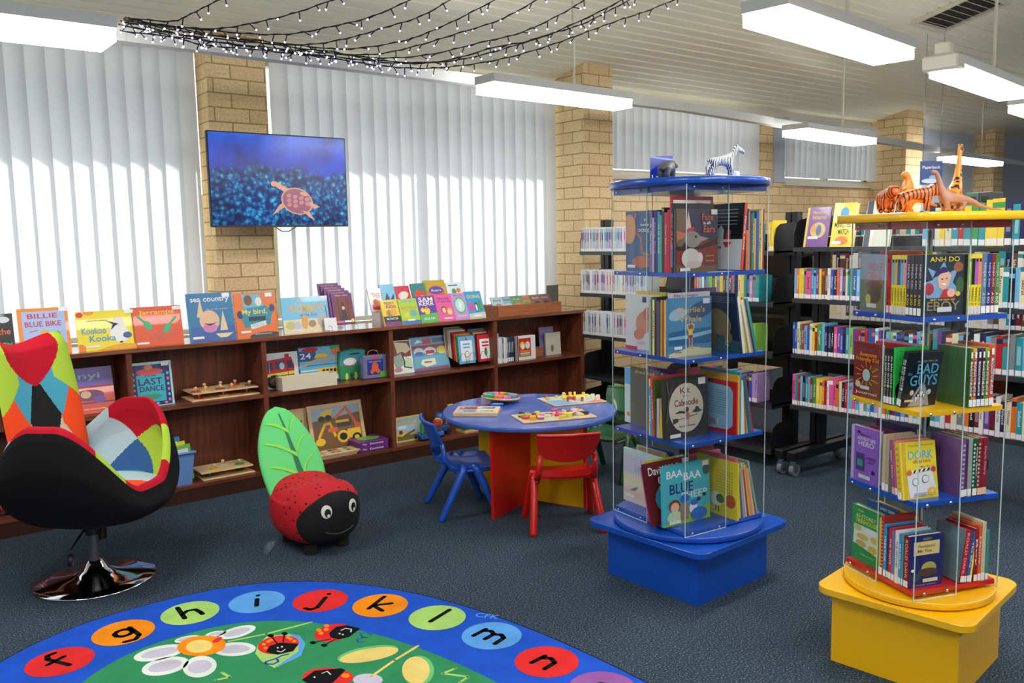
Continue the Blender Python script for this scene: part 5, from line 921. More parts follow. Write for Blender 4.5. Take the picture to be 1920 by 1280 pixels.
bay(YX, YYc, RSY, YS, 0, .347, [
    (.018, .185, .13, (190, 26, 40), {'lean': -7, 'spine': [sp('ROALD DAHL', (232, 190, 170), .55, .8)], 'gap': .02, 'back': [('r', 0, 0, 1, 1, (110, 140, 150))]}), (.008, .18, .13, (110, 60, 110), {'lean': -7}), (.012, .18, .13, (40, 100, 170), {'lean': -7, 'spine': [sp('The BFG', Wc)]}), (.008, .18, .13, (236, 226, 80), {'lean': -7}), (.016, .19, .13, (150, 30, 34), {'spine': [sp('Boy', Wc)], 'gap': .008}), (.013, .2, .13, (226, 96, 40), {'spine': [sp('Danny', Wc)]}), (.016, .21, .13, (206, 196, 160), {}), (.014, .18, .13, (70, 140, 130), {})], W2(3, 0), GY, .0)
TREE = [('r', 0, 0, 1, 1, (44, 150, 80)), ('t', .3, .92, .2, .04, 'THE', (226, 214, 60)), ('t', .5, .83, .72, .07, '65-STOREY', (226, 226, 130)), ('t', .52, .74, .8, .08, 'TREEHOUSE', (236, 222, 60)), ('p', [(.04, .3), (.08, .66), (.96, .66), (.96, .2), (.5, .26)], (214, 226, 214)), ('e', .2, .6, .16, .06, (206, 190, 120)), ('e', .7, .6, .22, .05, (226, 230, 230)), ('e', .4, .46, .22, .06, (214, 180, 90)), ('e', .82, .48, .14, .06, (226, 190, 80)), ('e', .35, .33, .2, .06, (190, 170, 110)), ('e', .78, .3, .18, .07, (206, 180, 90)), ('t', .6, .14, .5, .03, 'Andy and friend', (226, 226, 80))]
bay(YX, YYc, RSY, YS, 2, .347, fill(14, 4, .17) + [(.012, .215, .15, (40, 90, 150), {'label': 'blue cover with white author lettering behind the green one, bottom shelf of yellow stand', 'front': [('t', .7, .93, .5, .05, 'ANDY GRIFF', Wc)]}), (.024, .205, .145, (44, 150, 80), {'label': 'green cover with yellow storey lettering, left of the bottom shelf, yellow stand', 'front': TREE, 'name': 'paperback_book', 'gap': .04})], W2(3, 2), GY)

# ================================================================ SKINNED FIGURES (toy animals)
def skin(name, J, B, m_, parent=None, sub=2, M=None):
    """one continuous surface grown over joints J {name:(x,y,z,r)} joined by bones B"""
    ks = list(J); me = bpy.data.meshes.new(name); me.from_pydata([J[k][:3] for k in ks], [(ks.index(a), ks.index(b_)) for a, b_ in B], [])
    o = bpy.data.objects.new(name, me); COL.objects.link(o)
    sk = o.modifiers.new('skin', 'SKIN'); sk.use_smooth_shade = True
    for i, k in enumerate(ks):
        r_ = J[k][3]; rr = r_ if isinstance(r_, tuple) else (r_, r_); me.skin_vertices[0].data[i].radius = rr
    me.skin_vertices[0].data[0].use_root = True
    if sub: s_ = o.modifiers.new('sub', 'SUBSURF'); s_.levels = sub; s_.render_levels = sub
    me.materials.append(m_)
    if parent is not None: o.parent = parent
    if M is not None: o.matrix_world = M
    return o
def chain(*k): return list(zip(k, k[1:]))
def striped(name, base, stripe, sc=30.0, dist=3.0, direction='X', thr=.62):
    mt, nt, ns, lk, bb = nodemat(name); tc = N(nt, 'ShaderNodeTexCoord')
    wv = N(nt, 'ShaderNodeTexWave', bands_direction=direction, i_Scale=sc, i_Distortion=dist, i_Detail=2.0)
    rp = ramp(nt, [(thr - .06, base), (thr, stripe)]); lk.new(tc.outputs['Object'], wv.inputs['Vector']); lk.new(wv.outputs['Fac'], rp.inputs[0])
    lk.new(rp.outputs[0], bb.inputs['Base Color']); bb.inputs['Roughness'].default_value = .4; return mt
def quad(h, L, rb, leg, head):
    """generic four-legged toy, nose towards -x... local +x is forward"""
    J = {'hip': (-L / 2, 0, h, rb), 'mid': (0, 0, h * .97, rb * .95), 'sho': (L / 2, 0, h, rb)}; B = chain('hip', 'mid', 'sho')
    for n_, x in (('h', -L / 2), ('f', L / 2)):
        for sd_, y_ in (('l', .6), ('r', -.6)):
            a = n_ + sd_; off = R.uniform(-.012, .012)
            J[a + '1'] = (x, y_ * rb, h * .72, leg * 1.5); J[a + '2'] = (x + (.012 if n_ == 'h' else -.004) * -1 + off, y_ * rb, h * .38, leg); J[a + '3'] = (x + off, y_ * rb, .012, leg * .9); J[a + '4'] = (x + off + .012, y_ * rb, .006, leg * .8)
            B += [('hip' if n_ == 'h' else 'sho', a + '1')] + chain(a + '1', a + '2', a + '3', a + '4')
    for k, v in head.items():
        J[k] = v[:4]; B.append((v[4], k))
    return J, B
# ---------------------------------------------------------------- on the blue stand
ZT = 1.7905
cam_dir = lambda px, py, z: atz(px, py, z)
def onstand(px, z, cx, cy_, frac):
    """a point on a stand top seen at picture column px; frac moves it towards/away from the camera"""
    d = ray(px, 400); d = Vector((d.x, d.y, 0)).normalized(); c = Vector((cx, cy_, 0)); t = c.dot(d) + frac
    return Vector((d.x * t, d.y * t, z))
ZEB = striped('zebra_stripes', (232, 232, 230), (12, 12, 14), 46.0, 3.0, 'X', .5)
J, B = quad(.082, .07, .022, .0065, {'n1': (.055, 0, .105, .014, 'sho'), 'n2': (.068, 0, .128, .011, 'n1'), 'hd': (.088, 0, .124, .010, 'n2'), 'nose': (.108, 0, .110, .007, 'hd'), 'e1': (.068, .009, .146, .003, 'n2'), 'e2': (.068, -.009, .146, .003, 'n2'), 't1': (-.062, 0, .08, .004, 'hip'), 't2': (-.07, 0, .05, .004, 't1'), 't3': (-.07, 0, .02, .006, 't2')})
p = onstand(1352, ZT, BX_, BYc, -.05)
o = skin('toy_zebra', J, B, ZEB, M=T(p) @ rotz(rad(-25))); tag(o, 'black and white striped toy zebra standing on the blue stand', 'toy', 'toy animals on top of the bookstands')
J, B = quad(.062, .05, .028, .012, {'hd': (.052, 0, .075, .020, 'sho'), 'tr1': (.075, 0, .05, .009, 'hd'), 'tr2': (.082, 0, .02, .006, 'tr1'), 'e1': (.05, .03, .074, .018, 'hd'), 'e2': (.05, -.03, .074, .018, 'hd'), 't1': (-.055, 0, .045, .003, 'hip')})
p = onstand(1250, ZT, BX_, BYc, -.08)
o = skin('toy_elephant', J, B, mat((72, 72, 74), .5), M=T(p) @ rotz(rad(20))); tag(o, 'dark grey toy elephant seen from behind on the blue stand', 'toy', 'toy animals on top of the bookstands')
p = onstand(1240, ZT, BX_, BYc, .02)
ch = thing('card_holder', 'shiny blue card in a clear holder behind the toy elephant', 'sign', T(p) @ rotz(rad(-37)))
b = MB(); b.box(-.05, 0, .002, .05, .003, .115, mat((30, 50, 160), .12, 0, .6)); b.art((-.05, 0, .002), (1, 0, 0), (0, 0, 1), .1, .113, [('t', .25, .2, .34, .16, 'La', (220, 225, 240)), ('p', [(0, .95), (1, .8), (1, .88), (0, 1)], (150, 180, 230))]); b.build('card', ch)
b = MB(); b.box(-.052, -.02, 0, .052, .03, .002, mat((200, 205, 210), .2)); b.build('foot', ch)
b = MB(); b.rbox(-.016, -.016, 0, .016, .016, .035, WHITE, .003); o = b.build('white_block'); o.matrix_world = T(onstand(1377, ZT, BX_, BYc, .0)) @ rotz(.3); tag(o, 'small white box beside the toy zebra on the blue stand', 'box')
# ---------------------------------------------------------------- on the yellow stand
ZY = 1.6145
TIG = striped('tiger_stripes', (222, 104, 40), (40, 22, 18), 24.0, 4.0, 'X', .72)
TOYG = 'toy animals on top of the bookstands'
hd = lambda: {'hd': (.062, 0, .072, .018, 'sho'), 'nz': (.084, 0, .064, .011, 'hd'), 'e1': (.058, .013, .09, .005, 'hd'), 'e2': (.058, -.013, .09, .005, 'hd'), 't1': (-.055, 0, .06, .005, 'hip'), 't2': (-.07, .01, .035, .005, 't1'), 't3': (-.075, .01, .015, .006, 't2')}
J, B = quad(.062, .075, .020, .009, hd())
o = skin('toy_tiger', J, B, TIG, M=T(onstand(1715, ZY, YX, YYc, -.16)) @ rotz(rad(-34))); tag(o, 'orange striped toy tiger walking right, in the middle of the yellow stand top', 'toy', TOYG)
J, B = quad(.066, .05, .022, .010, hd())
o = skin('toy_tiger', J, B, TIG, M=T(onstand(1661, ZY, YX, YYc, -.06)) @ rotz(rad(-128))); tag(o, 'orange toy tiger facing the camera at the left of the yellow stand top', 'toy', TOYG)
J = {'hip': (0, 0, .075, .028), 'ch': (.01, 0, .105, .024), 'nk': (.012, 0, .14, .016), 'hd': (.02, 0, .165, .019), 'jaw': (.042, 0, .158, .014), 'a1': (.03, .02, .105, .006), 'a2': (.045, .022, .10, .004), 'b1': (.03, -.02, .105, .006), 'b2': (.045, -.022, .10, .004),
     'l1': (0, .022, .05, .018), 'l2': (.012, .024, .028, .010), 'l3': (0, .024, .008, .009), 'l4': (.022, .024, .006, .007), 'm1': (0, -.022, .05, .018), 'm2': (.012, -.024, .028, .010), 'm3': (0, -.024, .008, .009), 'm4': (.022, -.024, .006, .007), 't1': (-.04, 0, .06, .017), 't2': (-.08, 0, .045, .009), 't3': (-.11, 0, .03, .004)}
B = chain('hip', 'ch', 'nk', 'hd', 'jaw') + [('ch', 'a1'), ('a1', 'a2'), ('ch', 'b1'), ('b1', 'b2'), ('hip', 'l1'), ('hip', 'm1')] + chain('l1', 'l2', 'l3', 'l4') + chain('m1', 'm2', 'm3', 'm4') + [('hip', 't1')] + chain('t1', 't2', 't3')
o = skin('toy_tyrannosaur', J, B, mat((214, 136, 46), .4), M=T(onstand(1706, ZY, YX, YYc, .06)) @ rotz(rad(140)) @ Matrix.Scale(.85, 4)); tag(o, 'orange toy upright dinosaur standing behind the tigers', 'toy', TOYG)
J, B = quad(.062, .075, .028, .012, {'n1': (.06, 0, .10, .017, 'sho'), 'n2': (.072, 0, .15, .012, 'n1'), 'n3': (.085, 0, .18, .010, 'n2'), 'hd': (.108, 0, .182, .011, 'n3'), 't1': (-.08, 0, .05, .017, 'hip'), 't2': (-.13, 0, .025, .010, 't1'), 't3': (-.19, 0, .010, .005, 't2'), 't4': (-.235, 0, .008, .003, 't3')})
o = skin('toy_sauropod', J, B, mat((166, 122, 100), .45), M=T(onstand(1786, ZY, YX, YYc, -.10)) @ rotz(rad(146)) @ Matrix.Scale(.72, 4)); tag(o, 'brown long-necked toy dinosaur with its tail trailing right', 'toy', TOYG)
GIR, nt, ns, lk, bb = nodemat('giraffe_patches')
tc = N(nt, 'ShaderNodeTexCoord'); vo = N(nt, 'ShaderNodeTexVoronoi', i_Scale=48.0); rp = ramp(nt, [(.40, (50, 26, 18)), (.46, (222, 140, 40))]); lk.new(tc.outputs['Object'], vo.inputs['Vector']); lk.new(vo.outputs['Distance'], rp.inputs[0]); lk.new(rp.outputs[0], bb.inputs['Base Color']); bb.inputs['Roughness'].default_value = .4
J, B = quad(.10, .05, .024, .008, {'n1': (.04, 0, .15, .018, 'sho'), 'n2': (.048, 0, .20, .011, 'n1'), 'n3': (.054, 0, .245, .009, 'n2'), 'hd': (.062, 0, .262, .011, 'n3'), 'nz': (.088, 0, .252, .008, 'hd'), 'o1': (.058, .007, .285, .003, 'hd'), 'o2': (.058, -.007, .285, .003, 'hd'), 't1': (-.045, 0, .08, .003, 'hip')})
o = skin('toy_giraffe', J, B, GIR, M=T(onstand(1788, ZY, YX, YYc, .02)) @ rotz(rad(10)) @ Matrix.Scale(.82, 4)); tag(o, 'tall spotted toy giraffe behind the long-necked dinosaur', 'toy', TOYG)

# ================================================================ ROUND TABLE
TX, TYc, TZ, TR = 3.165, 3.94, .55, .515
tb = thing('round_table', 'low round blue play table on a red and yellow cross base', 'table', T(TX, TYc, 0))
b = MB(); b.prism(circ(TR, 64), TZ - .028, TZ, mat((70, 104, 190), .22, 0, .4), bev=.004, smooth=True); b.build('tabletop', tb)
tr = rad(21)
b = MB(); b.box(-.425, -.009, 0, .40, .009, TZ - .028, REDP, rotz(tr)); b.build('red_base_panel', tb)
for s_ in (-1, 1):
    b = MB(); b.box(-.009, min(s_ * .009, s_ * .36), 0, .009, max(s_ * .009, s_ * .36), TZ - .028, YELP, rotz(tr)); b.build('yellow_base_panel', tb)
b = MB(); b.box(-.011, -.375, 0, .011, -.36, TZ - .028, REDP, rotz(tr)); b.build('red_edge_strip', tb)
def at_t(px, py, z=TZ): return atz(px, py, z)
def lumps(parent, n, w_, d_, seed, cols, name='puzzle_piece', h0=.008, hs=.014, sz=.022, z0=.009):
    rr = random.Random(seed)
    for i in range(n):
        b = MB(); k = rr.choice([4, 6, 8]); s_ = sz * rr.uniform(.7, 1.2); cx = rr.uniform(.08, .92) * w_; cy_ = rr.uniform(.1, .9) * d_; a0 = rr.random() * 3
        pts = [(s_ * math.cos(2 * math.pi * q / k + a0), s_ * .8 * math.sin(2 * math.pi * q / k + a0)) for q in range(k)]
        b.prism(pts, z0, z0 + h0 + rr.uniform(0, hs), mat(cols[i % len(cols)], .35), T(cx, cy_, 0), bev=.001)
        b.build(name, parent)
def board(label, px0, px1, d_, a, z0=TZ, w_=None, name='puzzle_board', t=.009):
    p = atz(*px0, z0); q = atz(*px1, z0); w_ = w_ or (q - p).length; ang = math.atan2(q.y - p.y, q.x - p.x) if a is None else a
    r = thing(name, label, 'puzzle', T(p.x, p.y, z0) @ rotz(ang)); b = MB(); b.rbox(0, 0, .0005, w_, d_, t, PINE, .002); return r, b, w_
MULT = [(40, 120, 70), (230, 160, 180), (220, 60, 50), (240, 220, 190), (90, 140, 200), (60, 40, 80), (236, 180, 60), (240, 236, 226), (200, 80, 150), (236, 220, 70)]
r, b, w_ = board('chunky wooden puzzle crowded with many small coloured pieces, front right of the table', (982, 795), (1120, 783), .23, None)
b.art((0, 0, .009), (1, 0, 0), (0, 1, 0), w_, .23, [('r', .03, .05, .97, .95, (206, 190, 160)), ('e', .7, .6, .2, .3, (230, 200, 120)), ('e', .3, .4, .2, .3, (180, 210, 190))]); b.build('board', r)
lumps(r, 42, w_, .23, 3, MULT)
r, b, w_ = board('thin alphabet puzzle with raised yellow and white pieces, back right of the table', (1040, 763), (1138, 754), .28, None)
b.art((0, 0, .009), (1, 0, 0), (0, 1, 0), w_, .28, [('r', .02, .03, .98, .97, (190, 206, 206)), ('p', [(.02, .03), (.5, .03), (.3, .5), (.02, .6)], (120, 170, 210)), ('p', [(.2, .97), (.98, .97), (.98, .4), (.5, .6)], (236, 220, 110)), ('p', [(.6, .03), (.98, .03), (.98, .35)], (226, 130, 100))]); b.build('board', r)
lumps(r, 24, w_, .28, 5, [(240, 214, 90), (240, 238, 232), (240, 236, 226), (230, 200, 90), (200, 80, 60)], sz=.013, h0=.012, hs=.018)
r, b, w_ = board('wooden animal jigsaw tray with red, blue and white quarters, front left of the table', (849, 781), (932, 781), .20, None, t=.022)
b.art((0, 0, .022), (1, 0, 0), (0, 1, 0), w_, .2, [('r', .06, .08, .94, .92, (226, 196, 140)), ('r', .08, .52, .48, .9, (206, 60, 44)), ('r', .52, .52, .92, .9, (226, 214, 180)), ('r', .08, .1, .48, .48, (130, 180, 206)), ('r', .52, .1, .92, .48, (236, 230, 222))] + [('e', .16 + .1 * (i % 8), .25 + .42 * (i // 8), .035, .09, ((230, 220, 200), (120, 60, 50), (50, 50, 56), (70, 120, 160))[(i * 3) % 4], .4 * i) for i in range(16)]); b.build('board', r)
b = MB(); b.ball((0, 0, .012), (.035, .016, .011), mat((40, 130, 214), .35)); b.ball((.035, .005, .012), (.014, .012, .009), mat((40, 130, 214), .35)); o = b.build('toy_fish')
o.matrix_world = T(at_t(930, 762)) @ rotz(-.4); tag(o, 'small bright blue toy fish at the corner of the animal jigsaw', 'toy')
p = at_t(938, 754); r = thing('spinning_toy', 'round wooden wobble board with green, orange, pink and blue segments', 'toy', T(p.x, p.y, TZ))
b = MB(); b.lathe([(0, .002), (.035, .002), (.05, .018), (0, .022)], REDP, 24); b.build('base', r)
b = MB(); b.M = Matrix.Rotation(rad(5), 4, 'Y'); b.lathe([(0, .022), (.11, .022), (.122, .03), (.12, .036), (0, .036)], PINE, 40, sharp=True); b.build('disc', r)
for i in range(12):
    b = MB(); a0 = 2 * math.pi * i / 12; b.M = Matrix.Rotation(rad(5), 4, 'Y')
    pts = [(.112 * math.cos(a0 + .04 + q * .11), .112 * math.sin(a0 + .04 + q * .11)) for q in range(5)] + [(.06 * math.cos(a0 + .48 - q * .15), .06 * math.sin(a0 + .48 - q * .15)) for q in range(4)]
    b.prism(pts, .0365, .052, ((60, 180, 80), (240, 130, 60), (230, 120, 190), (80, 150, 214), (206, 50, 60), (90, 200, 190))[i % 6], bev=.001); b.build('coloured_segment', r)

# ================================================================ CHILD CHAIRS
def child_chair(label, c_, M):
    r = thing('child_chair', label, 'chair', M, 'small plastic chairs round the play table'); m_ = mat(c_, .3, 0, .25)
    SW, SD, SH, BH = .165, .15, .30, .545
    def seat(u, v, off=0):
        x = (u - .5) * 2 * SW * (1 - .06 * (v)); y_ = -SD + v * 2 * SD; z = SH + .012 * (abs(u - .5) * 2) ** 3 - .018 * math.sin(math.pi * v) + (-.02 * max(0, .25 - v) / .25)
        return (x, y_, z - off)
    # seat faces -y (front), back is at +y
    def seat_shell():
        b = MB(); nu, nv = 12, 14
        b.grid(lambda u, v: seat(u, v), nu, nv, m_); b.grid(lambda u, v: seat(u, v, .014), nu, nv, m_, flip=True)
        edge = [(0, v / nv) for v in range(nv + 1)] + [(u / nu, 1) for u in range(1, nu + 1)] + [(1, 1 - v / nv) for v in range(1, nv + 1)] + [(1 - u / nu, 0) for u in range(1, nu + 1)]
        vs_ = [seat(*e) for e in edge] + [seat(*e, .014) for e in edge]; n = len(edge); b.add(vs_, [(i, i + 1, n + i + 1, n + i) for i in range(n - 1)], m_); return b
    seat_shell().build('seat', r)
    def backp(u, v, off=0):
        z = SH + .122 + v * (BH - SH - .122); wv = SW * (.86 + .14 * min(1, v * 1.6)); x = (u - .5) * 2 * wv
        dipz = -.03 * (1 - (2 * u - 1) ** 2) * (1 - v) ** 2
        y_ = SD + .02 + v * .055 + .03 * (1 - (2 * u - 1) ** 2) + off
        return (x, y_, z + dipz)
    b = MB(); b.grid(lambda u, v: backp(u, v), 14, 12, m_); b.grid(lambda u, v: backp(u, v, .012), 14, 12, m_, flip=True)
    ed = [(0, v / 12) for v in range(13)] + [(u / 14, 1) for u in range(1, 15)] + [(1, 1 - v / 12) for v in range(1, 13)] + [(1 - u / 14, 0) for u in range(1, 15)]
    vs_ = [backp(*e) for e in ed] + [backp(*e, .012) for e in ed]; n = len(ed); b.add(vs_, [(i, i + 1, n + i + 1, n + i) for i in range(n - 1)], m_)
    b.tube([backp(u / 12, 1, .006) for u in range(13)], .009, m_, 8); b.build('backrest', r)
    for s_ in (-1, 1):
        b = MB(); b.tube([(s_ * SW * .9, SD * .5, SH - .02), (s_ * SW * .92, SD * .9, SH - .006), (s_ * SW * .9, SD + .022, SH + .045), (s_ * SW * .88, SD + .032, SH + .13)], [.016, .02, .018, .014], m_, 10); b.build('side_support', r)
    b = MB()
    def lip(u, v): a = (u - .5) * 2; return (a * SW * .86, SD + .012 + .025 * (1 - a * a), SH + .022 + v * .03 - .012 * (1 - a * a))
    b.grid(lip, 12, 2, m_); b.grid(lambda u, v: tuple(p + q for p, q in zip(lip(u, v), (0, .01, 0))), 12, 2, m_, flip=True); b.build('lower_back_rail', r)
    for sx in (-1, 1):
        for sy, yb, y0 in ((1, .205, .05), (-1, -.12, .0)):
            b = MB(); b.tube([(sx * SW * .95, y0 + .01, SH + .004), (sx * SW * .97, y0 + (yb - y0) * .12, SH - .035), (sx * (SW + .025), yb, .012), (sx * (SW + .026), yb + sy * .002, 0)], [.016, .023, .019, .016], m_, 10); b.build('leg', r)
        b = MB(); b.tube([(sx * SW * .9, -SD * .8, SH - .036), (sx * SW * .93, 0, SH - .034), (sx * SW * .9, SD * .8, SH - .034)], .011, m_, 8); b.build('side_rail', r)
    return r
def chair_at(label, c_, f0, f1, back=.205):
    """rear feet at picture points f0 (left) f1 (right as seen from behind)"""
    a, b_ = atz(*f0), atz(*f1); s_ = (b_ - a).normalized(); fwd = Vector((-s_.y, s_.x, 0)); mid = (a + b_) / 2 + fwd * back
    ang = math.atan2(fwd.y, fwd.x) + math.pi / 2     # local -y is forward
    return child_chair(label, c_, T(mid.x, mid.y, 0) @ rotz(ang))
chair_at('small red plastic chair with its back to the camera, in front of the play table', (214, 26, 20), (1001, 1006), (1132, 998))
chair_at('small blue plastic chair at the left side of the play table', (30, 84, 190), (809, 943), (834, 976), .185)
p = atz(1165, 880)
child_chair('small dark green plastic chair mostly hidden behind the blue bookstand', (14, 78, 40), T(3.87, 4.0, 0) @ rotz(rad(-80)))

# ================================================================ LADYBIRD SEAT
lx, ly = 1.845, 4.10
FZ, nt, ns, lk, bb = nodemat('red_fur_black_flecks')
tc = N(nt, 'ShaderNodeTexCoord'); vo = N(nt, 'ShaderNodeTexVoronoi', i_Scale=34.0, i_Randomness=.8); rp = ramp(nt, [(.20, (40, 4, 8)), (.26, (196, 12, 28))]); lk.new(tc.outputs['Object'], vo.inputs['Vector']); lk.new(vo.outputs['Distance'], rp.inputs[0]); lk.new(rp.outputs[0], bb.inputs['Base Color'])
nz = N(nt, 'ShaderNodeTexNoise', i_Scale=160.0); bp = N(nt, 'ShaderNodeBump', i_Strength=.4, i_Distance=.004); lk.new(tc.outputs['Object'], nz.inputs['Vector']); lk.new(nz.outputs['Fac'], bp.inputs['Height']); lk.new(bp.outputs[0], bb.inputs['Normal']); bb.inputs['Roughness'].default_value = .8; bb.inputs['Sheen Weight'].default_value = .0
lb = thing('ladybird_seat', 'red and black ladybird child seat with a green leaf backrest', 'seat', T(lx, ly, 0) @ rotz(rad(2)))
def spow(a, e): return math.copysign(abs(a) ** e, a)
def body(u, v, k=1.0):
    a = 2 * math.pi * u; t = math.pi * (v - .5)
    x = .205 * k * spow(math.cos(t), .75) * spow(math.cos(a), .8); y_ = .255 * k * spow(math.sin(a), .85) * spow(math.cos(t), .75); z = .195 + .17 * k * spow(math.sin(t), .7)
    if z > .25 and y_ > 0: z -= .0
    sadd = -.03 * math.exp(-((y_ - .0) / .10) ** 2) if z > .28 else 0
    return (x, y_, z + sadd)
b = MB(); b.grid(body, 64, 32, FZ, True); b.build('body', lb)
BLKF = mat((10, 9, 10), .85, name='black_felt'); b = MB()
def fdisc(fx, fz, out=.006):     # a point on the front of the body, pushed out a little
    best = None
    # solve |x/.205|^(2/.8)... numerically along y
    X_, Z_ = fx, fz; lo, hi = 0, -.26
    def inside(y_):
        st = max(-1, min(1, (Z_ - .195) / .17)); ct = math.sqrt(max(0, 1 - (abs(st) ** (1 / .7)) ** 2)) ** .75
        if ct < 1e-4: return False
        return (abs(X_) / (.205 * ct)) ** (2 / .8) + (abs(y_) / (.255 * ct)) ** (2 / .85) < 1
    for _ in range(24):
        m2 = (lo + hi) / 2
        if inside(m2): lo = m2
        else: hi = m2
    return (X_, lo - out, Z_)
def face(u, v): a = 2 * math.pi * u; return fdisc(0.183 * v * math.cos(a) + .008, .172 + .143 * v * math.sin(a))
b.grid(face, 40, 12, BLKF, True, flip=True)
b.grid(lambda u, v: fdisc(.008 + (.183 + .004 * v) * math.cos(2 * math.pi * u), .172 + (.143 + .004 * v) * math.sin(2 * math.pi * u), .006 - .012 * v), 40, 2, BLKF, True, flip=True)
b.build('face', lb)
for sx in (-.06, .09):
    def eye(cx, cz, rx, rz, o_): return lambda u, v: fdisc(cx + rx * v * math.cos(2 * math.pi * u), cz + rz * v * math.sin(2 * math.pi * u), o_)
    b = MB(); b.grid(eye(sx, .235, .027, .033, .009), 24, 4, mat((236, 234, 214), .5), True, flip=True); b.grid(eye(sx + .004, .228, .016, .022, .0105), 20, 4, K, True, flip=True); b.grid(eye(sx + .006, .216, .007, .008, .012), 16, 3, WHITE, True, flip=True); b.build('eye', lb)
b = MB(); b.tube([fdisc(.012 + x, .125 - .022 * (1 - (x / .08) ** 2) + .006, .008) for x in [(-.08 + .16 * i / 14) for i in range(15)]], .0016, mat((110, 100, 96), .6), 6); b.build('mouth', lb)
for sx in (-.09, .085):
    for sy in (-.13, .12):
        b = MB(); b.cyl(sx, sy, 0, .05, .035, BLKF, 20); b.build('foot', lb)
LEAF = mat((96, 206, 116), .75, name='green_leaf_cloth'); LEAFY = mat((140, 214, 80), .75); LEAFD = mat((40, 110, 76), .75)
def leafw(v): return .175 * (1 - v ** 2.6) ** .5 if v < 1 else 0
def leafp(x, z, y_off): zz = z; return (x - .025 + .02 * z, .12 + zz * .28 + y_off - .25 * (x * x), .26 + zz * .405)
b = MB()
def leaf(u, v):
    a = 2 * math.pi * u; wv_ = leafw(min(v, .9999)) * (.93 + .1 * math.sin(math.pi * min(1, v * 1.2))); th = .038 * (1 - v ** 6)
    return leafp(wv_ * math.cos(a), v, th * spow(math.sin(a), .7))
b.grid(leaf, 40, 28, LEAF, True, flip=True); o = b.build('leaf_backrest', lb)
def front_y(x, z): w_ = max(1e-4, leafw(min(z, .9999))); c = min(1, abs(x) / (w_ * 1.0)); return -.038 * (1 - z ** 6) * (max(0, 1 - c * c) ** .5) ** .7 - .004
b = MB()
def rib(u, v): z = .02 + .9 * v; hw = .016 * (1 - v) + .003; x = .03 * (1 - v) - .0 + (u - .5) * 2 * hw; return leafp(x, z, front_y(x, z))
b.grid(rib, 4, 24, LEAFD); 
b.build('leaf_midrib', o)
for i, (x0_, z0_, x1_, z1_) in enumerate(((.03, .16, -.13, .33), (.03, .42, -.13, .60), (.02, .70, -.09, .82), (.04, .22, .12, .40), (.035, .48, .11, .64), (.03, .72, .08, .84))):
    b = MB()
    def vein(u, v): x = x0_ + (x1_ - x0_) * u; z = z0_ + (z1_ - z0_) * u + (v - .5) * .05 * (1 - u * .6) * (1 if i < 3 else .8) + .03 * math.sin(math.pi * u); return leafp(x, z, front_y(x, z) - .001)
    b.grid(vein, 8, 2, LEAFY, flip=(i < 3)); b.build('leaf_vein', o)

# ================================================================ PATCHWORK ARMCHAIR
AC = Matrix.Translation((.83, 4.32, 0)) @ rotz(rad(44))
ac = thing('armchair', 'high-backed swivel armchair covered in colourful patchwork, with black outer shell', 'armchair', AC)
def cloth(c_, n_):
    mt, nt, ns, lk, bb = nodemat(n_); bb.inputs['Base Color'].default_value = srgb(*c_) + (1,); bb.inputs['Roughness'].default_value = .9; bb.inputs['Specular IOR Level'].default_value = .2
    tc = N(nt, 'ShaderNodeTexCoord'); nz = N(nt, 'ShaderNodeTexNoise', i_Scale=500.0); bp = N(nt, 'ShaderNodeBump', i_Strength=.35, i_Distance=.002); lk.new(tc.outputs['Object'], nz.inputs['Vector']); lk.new(nz.outputs['Fac'], bp.inputs['Height']); lk.new(bp.outputs[0], bb.inputs['Normal']); return mt
cR, cG, cT, cO, cK, cB, cL, cN = [cloth(c_, n_) for c_, n_ in (((184, 20, 42), 'crimson_patch'), ((172, 204, 66), 'lime_patch'), ((72, 160, 186), 'teal_patch'), ((238, 78, 32), 'orange_patch'), ((30, 30, 32), 'charcoal_patch'), ((200, 186, 162), 'beige_patch'), ((176, 204, 212), 'pale_blue_patch'), ((52, 96, 152), 'denim_patch'))]
SHELLK = cloth((18, 18, 19), 'black_outer_cloth')
def rim(a):      # a: angle from front (-y), 0..pi each side -> rim height and radius
    a = abs(a); s_ = lambda e0, e1: max(0, min(1, (a - e0) / (e1 - e0)));  sm = lambda t: t * t * (3 - 2 * t)
    h = .43 + (.755 - .43) * sm(s_(rad(14), rad(74))); h -= .18 * sm(s_(rad(88), rad(140)))
    r_ = .37 + .055 * sm(s_(rad(10), rad(60))) - .02 * sm(s_(rad(70), rad(95))) - .06 * sm(s_(rad(105), rad(170)))
    return h, r_
def bowl(u, v, inset=0.0):
    a = -math.pi + 2 * math.pi * u; h, r_ = rim(a); t = v
    rr = (r_ - inset) * (math.sin(t * math.pi / 2) ** .62) * (1 + .05 * math.sin(math.pi * t)) * (1 - .06 * max(0, t - .8) / .2)
    z = .285 + inset + (h - .285 - (inset if t < 1 else 0) * t) * (1 - math.cos(t * math.pi / 2)) ** .95
    return (rr * math.sin(a), -rr * math.cos(a), z)
b = MB(); b.grid(lambda u, v: bowl(u, v), 96, 30, SHELLK, True, flip=False); b.build('outer_shell', ac)
def inner(u, v): return bowl(u, v, .05)
def inpatch(u, v):
    a = (u * 360) - 180          # + = sitter-left (local +x) side, i.e. the far arm in the picture
    s_ = abs(a)
    if s_ < 28: return cR
    q = (v - .45) / .55; da = s_ - 84
    if q < 0: return cT
    if q > .52 + (-da * .48 / 34 if da < 0 else da * .48 / 22): return cR
    if q < .50 - abs(da) * .50 / 30: return cN
    return cG if da < 0 else cL
b = MB(); b.grid(inner, 400, 90, inpatch, True, flip=True)
